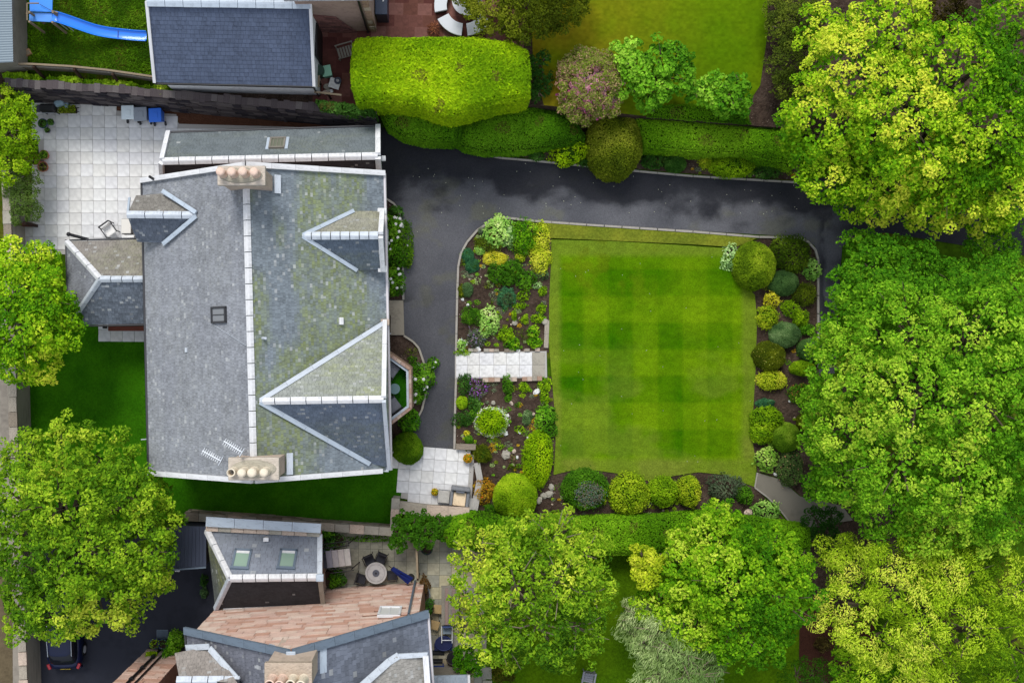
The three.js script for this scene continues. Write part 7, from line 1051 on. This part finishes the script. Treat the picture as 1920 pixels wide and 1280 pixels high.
plant('dark leaves under the bright leafy shrub', 1032, 808, 14, 11, 0.5, PAL.green, 'big', { leaf: 0.12, bias: -0.1 });
plant('tiny lime and brown tuft near the long lime oval', 975, 805, 10, 7, 0.2, PAL.lime, 'big', { leaf: 0.09, dens: 0.6 });
plant('tiny green ball near the foot of the driveway', 879, 824, 7, 7, 0.3, PAL.green, 'clip');
plant('pale cream star shaped seedling near the green ball', 875, 812, 5, 5, 0.15, PAL.yellow, 'big', { leaf: 0.12, dens: 0.5 });
plant('little green seedling in the lower bare soil', 971, 759, 5, 5, 0.15, PAL.green, 'loose', { leaf: 0.06, dens: 0.5 });
plant('lime scraps of groundcover above the rosette', 936, 837, 9, 5, 0.15, PAL.lime, 'big', { leaf: 0.1, dens: 0.7 });
plant('long lime green clipped oval shrub against the lawn', 1009, 862, 26, 51, 1.0, PAL.limeHot, 'loose', { leaf: 0.09, core: true, wob: 0.08, rot: 0.07 });
plant('olive green ball beside the small patio', 905, 852, 15, 15, 0.6, PAL.oliveDark, 'loose', { leaf: 0.07, core: true });
plant('orange tinted heather beside the stone edging', 908, 918, 20, 21, 0.5, PAL.rust, 'loose', { leaf: 0.1, flower: C(200, 96, 34), share: 0.05 });
plant('large smooth lime dome at the west end of the lower bed', 967, 931, 37, 38, 1.3, PAL.lime, 'clip', { bias: 0.12, leaf: 0.07 });
plant('brown succulent rosette beside a pale rock', 959, 861, 8, 8, 0.15, Q([84, 66, 54], [130, 104, 84], [176, 150, 124]), 'big', { leaf: 0.14 });
plant('low dark trailing plant below the succulent', 964, 876, 14, 7, 0.15, PAL.oliveDark, 'loose', { dens: 0.5 });
plant('scrap of lime seedlings in the bottom bed', 1046, 962, 14, 6, 0.2, PAL.lime, 'big', { leaf: 0.11, dens: 0.6 });
plant('dark weeds at the foot of the large lime dome', 922, 955, 14, 9, 0.3, PAL.green, 'loose', { bias: -0.15 });
// bottom bed
plant('broad green shrub with grey heart at the left of the bottom bed', 1099, 918, 40, 35, 1.2, PAL.green, 'loose', { leaf: 0.09, heart: C(104, 112, 92), core: true, wob: 0.12 });
plant('yellow sprig growing at the right of the grey hearted shrub', 1130, 930, 7, 15, 0.7, PAL.yellowGreen, 'loose', { leaf: 0.09 });
plant('variegated yellow and green round shrub in the bottom bed', 1180, 927, 34, 35, 1.2, PAL.yellowGreen.map((c, i) => mix(c, PAL.lime[i], 0.45)), 'loose', { leaf: 0.12, core: true, wob: 0.14, bias: 0.05 });
plant('neat lime dome in the middle of the bottom bed', 1244, 922, 26, 26, 1.0, PAL.lime, 'loose', { leaf: 0.09, core: true, wob: 0.1 });
plant('narrow yellow green shrub right of the neat lime dome', 1293, 922, 20, 27, 1.1, PAL.yellowGreen, 'loose', { leaf: 0.1, core: true, wob: 0.12 });
plant('grey olive spiky shrub at the right of the bottom bed', 1360, 914, 32, 25, 0.8, PAL.grey, 'spike', { leaf: 0.2, slim: 0.28, dens: 0.8 });
plant('small bright green bush in the lawn corner', 1398, 928, 14, 14, 0.6, PAL.green, 'loose');
// eastern bed
plant('mint green crinkled hosta at the lawn corner', 1370, 484, 15, 23, 0.5, PAL.mint, 'big', { leaf: 0.13, bias: 0.1 });
plant('large yellow olive dome at the top of the eastern bed', 1417, 498, 35, 40, 1.5, PAL.olive.map((c, i) => mix(c, PAL.lime[i], 0.45)), 'clip', { leaf: 0.09, bias: 0.15, wob: 0.07 });
plant('broad feathery olive shrub at the kerb corner', 1484, 474, 35, 32, 1.1, PAL.oliveDark.map((c, i) => mix(c, PAL.green[i], 0.4)), 'spike', { leaf: 0.14, slim: 0.35, wob: 0.25 });
plant('white splashed green plant leaning over the kerb', 1525, 505, 15, 17, 0.6, PAL.paleLime, 'big', { leaf: 0.15, bias: -0.12 });
plant('smooth blue green mound below the olive dome', 1471, 530, 25, 21, 0.9, PAL.blueGrey.map((c, i) => mix(c, PAL.deep[i], 0.5)), 'clip', { leaf: 0.05 });
plant('tufted olive ball beside the kerb', 1509, 552, 20, 19, 0.7, PAL.olive, 'loose', { leaf: 0.09, bias: -0.1 });
plant('airy golden plant at the left of the eastern bed', 1449, 562, 14, 14, 0.6, PAL.yellow, 'loose', { leaf: 0.11, dens: 0.6 });
plant('yellow green ball under the airy golden plant', 1441, 594, 18, 19, 0.7, PAL.yellowGreen, 'loose', { leaf: 0.09, core: true, bias: -0.05 });
plant('lime leafy shrub slanting through the eastern bed, upper', 1485, 580, 17, 13, 0.6, PAL.lime, 'loose', { leaf: 0.1, rot: 0.5 });
plant('lime leafy shrub slanting through the eastern bed, middle', 1503, 598, 14, 15, 0.6, PAL.lime, 'loose', { leaf: 0.1, bias: -0.05 });
plant('green tail of the slanting lime shrub by the kerb', 1513, 617, 13, 10, 0.5, PAL.mid, 'loose', { leaf: 0.09 });
plant('smooth blue green dome in the middle of the eastern bed', 1473, 628, 26, 21, 0.9, PAL.blueGrey.map((c, i) => mix(c, PAL.deep[i], 0.25)), 'clip', { leaf: 0.06, bias: 0.1 });
plant('dark olive clipped dome dotted with yellow shoots', 1444, 667, 27, 24, 0.95, PAL.oliveDark, 'clip', { leaf: 0.06, flower: C(196, 196, 90), share: 0.02 });
plant('blue green dome half under the big tree', 1522, 656, 22, 19, 0.9, PAL.blueGrey.map((c, i) => mix(c, PAL.green[i], 0.4)), 'clip', { leaf: 0.06 });
plant('lime dome half under the big tree', 1507, 690, 21, 13, 0.7, PAL.lime, 'clip', { bias: 0.05, leaf: 0.08 });
plant('yellow oval shrub in the bare part of the eastern bed', 1448, 713, 27, 17, 0.6, PAL.yellowGreen, 'loose', { leaf: 0.09, bias: 0.4, core: true, wob: 0.1 });
plant('reddish green shrub against the tree edge', 1506, 738, 22, 19, 0.7, PAL.green, 'loose', { leaf: 0.09, flower: C(140, 110, 50), share: 0.15 });
plant('teal creeping plant above the yellow green pair', 1436, 756, 16, 8, 0.25, PAL.blue, 'mat');
plant('yellow green leafy shrub beside the lawn, upper of a pair', 1440, 786, 28, 23, 0.9, PAL.lime, 'loose', { leaf: 0.11, core: true, bias: 0.1, wob: 0.18 });
plant('yellow green leafy shrub beside the lawn, lower of a pair', 1429, 813, 20, 18, 0.8, PAL.lime, 'loose', { leaf: 0.1, core: true, bias: 0.02, wob: 0.18 });
plant('tight green clipped ball right of the yellow green pair', 1475, 820, 25, 25, 1.0, PAL.lime.map((c, i) => mix(c, PAL.deep[i], 0.45)), 'clip', { leaf: 0.05, bias: 0.15 });
plant('olive clipped ball mostly under the tree edge', 1514, 792, 16, 15, 0.8, PAL.oliveDark, 'clip', { leaf: 0.06 });
plant('lime flowering plant at the head of the slanting path', 1439, 862, 19, 21, 0.6, PAL.paleLime.map((c, i) => mix(c, PAL.lime[i], 0.5)), 'big', { leaf: 0.15, bias: 0.12 });
plant('grey green shrub with pinkish tips at the slanting path', 1484, 879, 23, 29, 0.8, PAL.blueGrey.map((c, i) => mix(c, PAL.olive[i], 0.35)), 'loose', { leaf: 0.1, flower: C(176, 140, 110), share: 0.06, wob: 0.25 });
plant('pale green hosta at the south side of the slanting path', 1440, 957, 23, 16, 0.5, PAL.paleLime, 'big', { leaf: 0.14, bias: -0.1 });
// villa front and hedge foot
plant('white rose bush at the upper end of the villa front', 737, 432, 19, 26, 1.1, PAL.green, 'loose', { leaf: 0.12, blooms: [12, 0.13, C(240, 240, 232)], bias: 0.05 });
plant('leafy rose bush in the middle of the upper front bed', 747, 474, 24, 26, 1.2, PAL.green, 'loose', { leaf: 0.13, blooms: [2, 0.1, C(240, 240, 232)], bias: -0.05, wob: 0.3 });
plant('rose bush arching over the kerb with bronze tips', 760, 455, 14, 40, 1.2, PAL.olive.map((c, i) => mix(c, PAL.green[i], 0.6)), 'loose', { leaf: 0.11, dens: 0.55, wob: 0.35, bias: -0.1 });
plant('rose bush with scattered white blooms above the doorstep', 738, 527, 17, 26, 1.1, PAL.green, 'loose', { leaf: 0.12, blooms: [8, 0.12, C(240, 240, 232)], bias: -0.08 });
plant('dark ferny plant at the top corner of the front bed', 742, 398, 12, 12, 0.5, PAL.deep, 'loose');
plant('white rose bush beside the bay window', 784, 709, 24, 24, 1.1, PAL.green, 'loose', { leaf: 0.13, blooms: [10, 0.14, C(244, 242, 236)], wob: 0.3, bias: 0.02 });
plant('small rose spray over the kerb above the bay rose', 812, 682, 10, 10, 0.7, PAL.green, 'loose', { leaf: 0.12, blooms: [2, 0.1, C(244, 242, 236)], dens: 0.7, wob: 0.35 });
plant('rose bush with one white bloom below the bay rose', 783, 738, 14, 15, 0.9, PAL.green, 'loose', { leaf: 0.13, blooms: [3, 0.16, C(244, 242, 236)] });
plant('leafy green shrub at the foot of the bay window', 767, 788, 18, 22, 0.9, PAL.mid, 'loose', { leaf: 0.12, bias: -0.1, wob: 0.28 });
plant('thin weedy plants in the bare bed above the bay', 772, 660, 12, 9, 0.25, PAL.olive, 'spike', { dens: 0.35, leaf: 0.14 });
plant('small green seedling under the bay wall', 773, 674, 7, 6, 0.25, PAL.green, 'loose', { dens: 0.6 });
plant('dark green clipped ball at the driveway end', 763, 841, 26, 27, 1.2, PAL.hedgeDark.map((c, i) => mix(c, PAL.oliveDark[i], 0.4)), 'clip', { leaf: 0.05 });
plant('lime leafy shrub below the swelling hedge', 1070, 288, 31, 19, 1.5, PAL.limeHot, 'loose', { leaf: 0.12, core: true, rot: -0.25 });
plant('great brown green clipped dome beside the driveway', 1153, 272, 49, 56, 2.4, PAL.oliveDark.map((c, i) => mix(c, PAL.olive[i], 0.45)), 'clip', { leaf: 0.09, dens: 0.8, bias: 0.22 });
plant('lime clipped shrub below the long hedge', 1375, 308, 40, 22, 1.3, PAL.lime, 'loose', { leaf: 0.09, core: true, wob: 0.12 });
plant('yellow tipped plant left of the lime clipped shrub', 1323, 303, 11, 11, 0.7, PAL.yellowGreen, 'loose', { leaf: 0.1, bias: 0.1 });
plant('olive leafy plant above the lime clipped shrub', 1345, 292, 14, 10, 0.9, PAL.olive, 'big', { leaf: 0.13 });
plant('dark round bush in shade right of the great dome', 1268, 306, 18, 15, 0.8, PAL.deep, 'clip', { bias: 0.05 });
plant('dark green low shrub next to the great dome', 1226, 300, 22, 16, 0.6, PAL.deep, 'loose');
plant('dark low shrub right of the lime clipped shrub', 1440, 318, 22, 14, 0.7, PAL.deep, 'loose');
plant('dark green fern below the swelling hedge', 1006, 291, 15, 10, 0.5, PAL.deep, 'loose');
plant('faint dark groundcover at the hedge foot, far left', 965, 286, 16, 7, 0.4, PAL.deep, 'loose');
plant('small dark leafy tuft between lime shrub and great dome', 1098, 303, 12, 10, 0.5, PAL.deep, 'big', { leaf: 0.12 });
// lower terrace and lane
plant('green climber growing over the extension corner', 612, 999, 14, 10, 1.6, PAL.green, 'loose', { foot: 0.05, category: 'climber', name: 'climber' });
plant('low greenery along the foot of the boundary wall', 690, 1010, 40, 5, 0.35, PAL.mid, 'loose', { foot: 0.05, wob: 0.4, dens: 0.7 });
plant('dark climber behind the swing seat', 616, 1020, 12, 20, 1.2, PAL.deep, 'loose', { foot: 0.05, category: 'climber', name: 'climber' });
plant('leafy pot plants below the swing seat', 627, 1085, 12, 18, 0.9, PAL.green, 'loose', { foot: 0.05, bias: -0.1 });
plant('dark green bush between sandstone wall and wooden chairs', 803, 1140, 9, 14, 1.0, PAL.deep, 'loose', { foot: 0.05 });
plant('brown dried shrub at the end of the timber screen', 795, 1098, 9, 16, 0.7, Q([70, 52, 30], [112, 84, 48], [146, 118, 76]), 'loose', { foot: 0.05 });
plant('green shrub against the lower house corner by the tubs', 327, 1205, 14, 18, 1.2, PAL.mid, 'loose', { foot: 0.02, bias: -0.05 });
plant('leafy young plant on the wall below the corner shrub', 316, 1224, 9, 11, 1.4, PAL.mid, 'loose', { foot: 0.02 });
plant('dark shade plant beside the extension wall, upper', 381, 1090, 6, 10, 0.6, PAL.deep, 'loose', { foot: 0.02 });
plant('dark grey plant beside the extension wall, lower', 382, 1112, 6, 9, 0.5, PAL.blueGrey, 'loose', { foot: 0.02 });
plant('brown fern in the bare reddish earth', 1545, 1208, 14, 12, 0.5, Q([60, 50, 24], [96, 84, 40], [130, 112, 56]), 'loose', { foot: 0.03 });
plant('reddish dry grass clump beside the curved white seats', 812, 55, 10, 14, 0.7, Q([110, 66, 46], [150, 96, 66], [180, 128, 92]), 'spike', { foot: TER + 0.05, leaf: 0.22 });
plant('brown edged shrub at the foot of the ash tree', 945, 1262, 22, 16, 0.6, Q([60, 66, 12], [96, 96, 24], [128, 116, 44]), 'loose', { foot: 0.02 });
// weeds on the strip between fence and rubble wall
{
  const t = thing('weeds', 'bright rank weeds between timber fence and rubble wall', 'weeds', P(150, 150, TER).setY(TER), undefined, 'stuff'), L = new Leaves(951), r = L.r;
  for (let i = 0; i < 5200; i++) { const x = 0 + 320 * r(), y0 = 133 + x * 0.085, k = fbm(x * 0.05, 3, 3, 5); if (r() > k * 1.5) continue; const p = P(x, y0 + (r() - 0.3) * 26 * k + 4, TER + 0.6).sub(t.position), w = L.rnd(), l = 0.16 * (0.6 + r()); L.leaf(p.x, r() * 0.9 * k + 0.1, p.z, w[0] * 0.7, 0.8 + w[1] * 0.4, w[2] * 0.7, l, l * 0.4, tone(L, PAL.bright, k + r() * 0.3 - 0.1)); }
  part(t, 'foliage', L.geo(), mat.leaf, 'stuff');
}
// rough grass tufts, soil clods, fallen petals: nobody could count them
{
  const L = new Leaves(961), r = L.r; for (let i = 0; i < 16000; i++) { const x = 12 + 285 * r(), y = -10 + 160 * r(); if (!inside(pairs([22, -20, 280, -20, 290, 142, 200, 132, 100, 121, 22, 118]), x, y)) continue; const k = fbm(x * 0.04, y * 0.04, 4, 5), p = P(x, y, TER), w = L.rnd(), l = 0.10 + 0.16 * k * r(); L.leaf(p.x, TER + 0.03 + l * 0.3, p.z, w[0], 0.7 + w[1] * 0.3, w[2], l, l * 0.25, tone(L, PAL.turfy, k * 1.4 - 0.45 + r() * 0.3, 0.3).map((v) => v * 0.62)); }
  solo('grass_tufts', L.geo(), mat.leaf, 'uneven tufts of rough grass around the blue slide', 'grass', undefined, 'stuff');
  const G = new Leaves(962), q = G.r, beds = [[[868, 472, 900, 430, 950, 412, 1024, 440, 1030, 560, 1026, 655, 858, 655, 860, 520], 1500], [[857, 712, 1030, 712, 1038, 880, 1200, 905, 1310, 890, 1410, 918, 1480, 985, 1340, 975, 900, 970, 860, 840], 2600], [[1390, 460, 1500, 450, 1530, 480, 1532, 700, 1560, 900, 1480, 900, 1416, 830, 1420, 600, 1400, 540], 1600]];
  const dg = []; for (const [o, n] of beds) { const pts = pairs(o); for (let i = 0; i < n; i++) { const x = 855 + 720 * q(), y = 408 + 580 * q(); if (!inside(pts, x, y)) { i -= 0.9; continue; } const p = P(x, y, 0.04), s = 0.02 + 0.05 * q() * q(); dg.push(new THREE.TetrahedronGeometry(s, 0).scale(1, 0.6, 1).rotateY(q() * 6).translate(p.x, 0.045, p.z)); } }
  solo('soil_clods', merge(dg), grain(C(92, 78, 68), 0.4, 1, 0.02), 'crumbled clods of earth over the flower beds', 'soil', undefined, 'stuff');
  const F = new Leaves(963), f = F.r; for (let i = 0; i < 130; i++) { const onLawn = i % 4 === 0, x = onLawn ? 1040 + 370 * f() : 730 + 830 * f(), y = onLawn ? 470 + 420 * f() : 300 + 140 * f(), p = P(x, y, 0.1); if (!onLawn && x > 860 && y > 405) continue; F.leaf(p.x, onLawn ? 0.11 : 0.04, p.z, 0, 1, 0, 0.04 + 0.04 * f(), 0.04, C(166, 168, 150)); }
  solo('fallen_petals', F.geo(), mat.leaf, 'pale fallen petals scattered on lawn and driveway', 'petals', undefined, 'stuff');
}
{
  const L = new Leaves(971), r = L.r, kinds = [PAL.olive, PAL.green, PAL.lime, PAL.grey, PAL.silver, PAL.mid, PAL.rust], pb = [], spots = [[[866, 472, 900, 432, 1000, 425, 1024, 440, 1030, 560, 1026, 652, 858, 655, 860, 520], 120], [[857, 712, 1030, 712, 1034, 820, 980, 900, 900, 960, 893, 850, 857, 835], 90], [[1040, 900, 1200, 940, 1400, 940, 1470, 980, 1340, 970, 1010, 968], 36], [[1425, 460, 1500, 450, 1530, 480, 1530, 640, 1520, 880, 1470, 880, 1425, 830, 1424, 600], 40], [[870, 268, 1000, 300, 1500, 338, 1500, 310, 1000, 284], 40]];
  for (const [o, n] of spots) { const pts = pairs(o); for (let i = 0; i < n; i++) { const x = 855 + 700 * r(), y = 250 + 730 * r(); if (!inside(pts, x, y)) { i--; continue; } const p = P(x, y, 0.08), s = 0.06 + 0.16 * r() * r(), pal = kinds[Math.floor(r() * kinds.length)], m = Math.round(14 + 260 * s); for (let k = 0; k < m; k++) { const a = r() * 6.283, q = s * Math.sqrt(r()), w = L.rnd(), l = 0.05 + 0.06 * r(); L.leaf(p.x + Math.cos(a) * q * 1.3, 0.05 + 0.12 * r() * (1 - q / s), p.z + Math.sin(a) * q, w[0] * 0.6, 0.9, w[2] * 0.6, l, l * 0.4, tone(L, pal, 0.2 + 0.6 * r())); } if (i % 3 === 0) { const t = P(x + 20 * (r() - 0.5), y + 20 * (r() - 0.5), 0.04), z = 0.025 + 0.05 * r() * r(); pb.push(new THREE.DodecahedronGeometry(z, 0).scale(1, 0.6, 0.8).rotateY(r() * 6).translate(t.x, 0.05, t.z)); } } }
  solo('ground_cover', L.geo(), mat.leaf, 'scattered seedlings and low weeds over the bare soil of the beds', 'weeds', undefined, 'stuff');
  solo('pebbles', merge(pb), mat.stonePale, 'pale pebbles scattered over the flower beds', 'pebbles', undefined, 'stuff');
}
// rocks lying in the beds
{
  const r = rng(71), rocks = [[867, 561, 6, 0, 'small white stone by the west kerb of the upper bed, nearer the kerb'], [877, 572, 6, 0, 'small white stone by the west kerb of the upper bed, farther in'], [965, 605, 8, 1, 'grey stone below the left lime tuft of the upper bed'], [1022, 603, 10, 1, 'grey rock at the lawn edge beside the lime tufts'], [896, 655, 9, 0, 'white stone at the slab path under the lavender mound'], [972, 657, 7, 0, 'whitish stone at the slab path under the lime bushes'], [925, 755, 9, 1, 'pointed grey rock in the bare soil of the lower bed'], [958, 755, 7, 2, 'brown rock under the small green plant'], [952, 779, 6, 0, 'white stone right of the ringed lime dome, upper'], [951, 787, 5, 0, 'white stone right of the ringed lime dome, middle'], [948, 812, 7, 0, 'white stone right of the ringed lime dome, lower'], [974, 810, 6, 0, 'white stone in the tiny lime and brown tuft'], [1000, 776, 6, 2, 'brown rock left of the bright leafy shrub'], [949, 852, 13, 1, 'large pale rock beside the succulent rosette, left'], [964, 846, 8, 2, 'tan rock above the succulent rosette'], [970, 857, 5, 0, 'white pebble right of the succulent rosette'], [990, 821, 5, 0, 'white pebble at the top of the long lime oval'], [1034, 913, 11, 1, 'grey rock at the foot of the long lime oval, upper'], [1030, 926, 11, 1, 'grey rock at the foot of the long lime oval, lower right'], [1020, 929, 10, 1, 'grey rock at the foot of the long lime oval, middle'], [1011, 938, 10, 1, 'grey rock beside the large lime dome'], [1006, 734, 9, 0, 'whitish twiggy stone near the trailing plant'], [786, 686, 9, 0, 'pale pink stone under the bay rose'], [1403, 960, 14, 2, 'flat buff stone under the pale hosta'], [1454, 889, 5, 0, 'white pebble on the edge of the slanting path'], [1481, 752, 4, 0, 'white pebble in the bare soil of the eastern bed']];
  for (const [x, y, s, k, l] of rocks) { const g = new THREE.DodecahedronGeometry(1, 1), p = g.attributes.position, sd = Math.floor(r() * 999); for (let i = 0; i < p.count; i++) { const n = 0.75 + 0.5 * hash(Math.round(p.getX(i) * 5), Math.round(p.getY(i) * 5) + Math.round(p.getZ(i) * 5) * 7, sd); p.setXYZ(i, p.getX(i) * n, p.getY(i) * n, p.getZ(i) * n); } g.computeVertexNormals(); const m = s / S / 2 * 1.15, at = P(x, y, 0.05); g.scale(m * (0.8 + 0.5 * r()), m * 0.65, m * (0.7 + 0.4 * r())).rotateY(r() * 6); const o = solo('rock', g, [mat.slab[2], mat.concrete, mat.stonePale][k], l, 'rock'); o.position.set(at.x, 0.05 + m * 0.25, at.z); }
}
renderer.render(scene, camera);
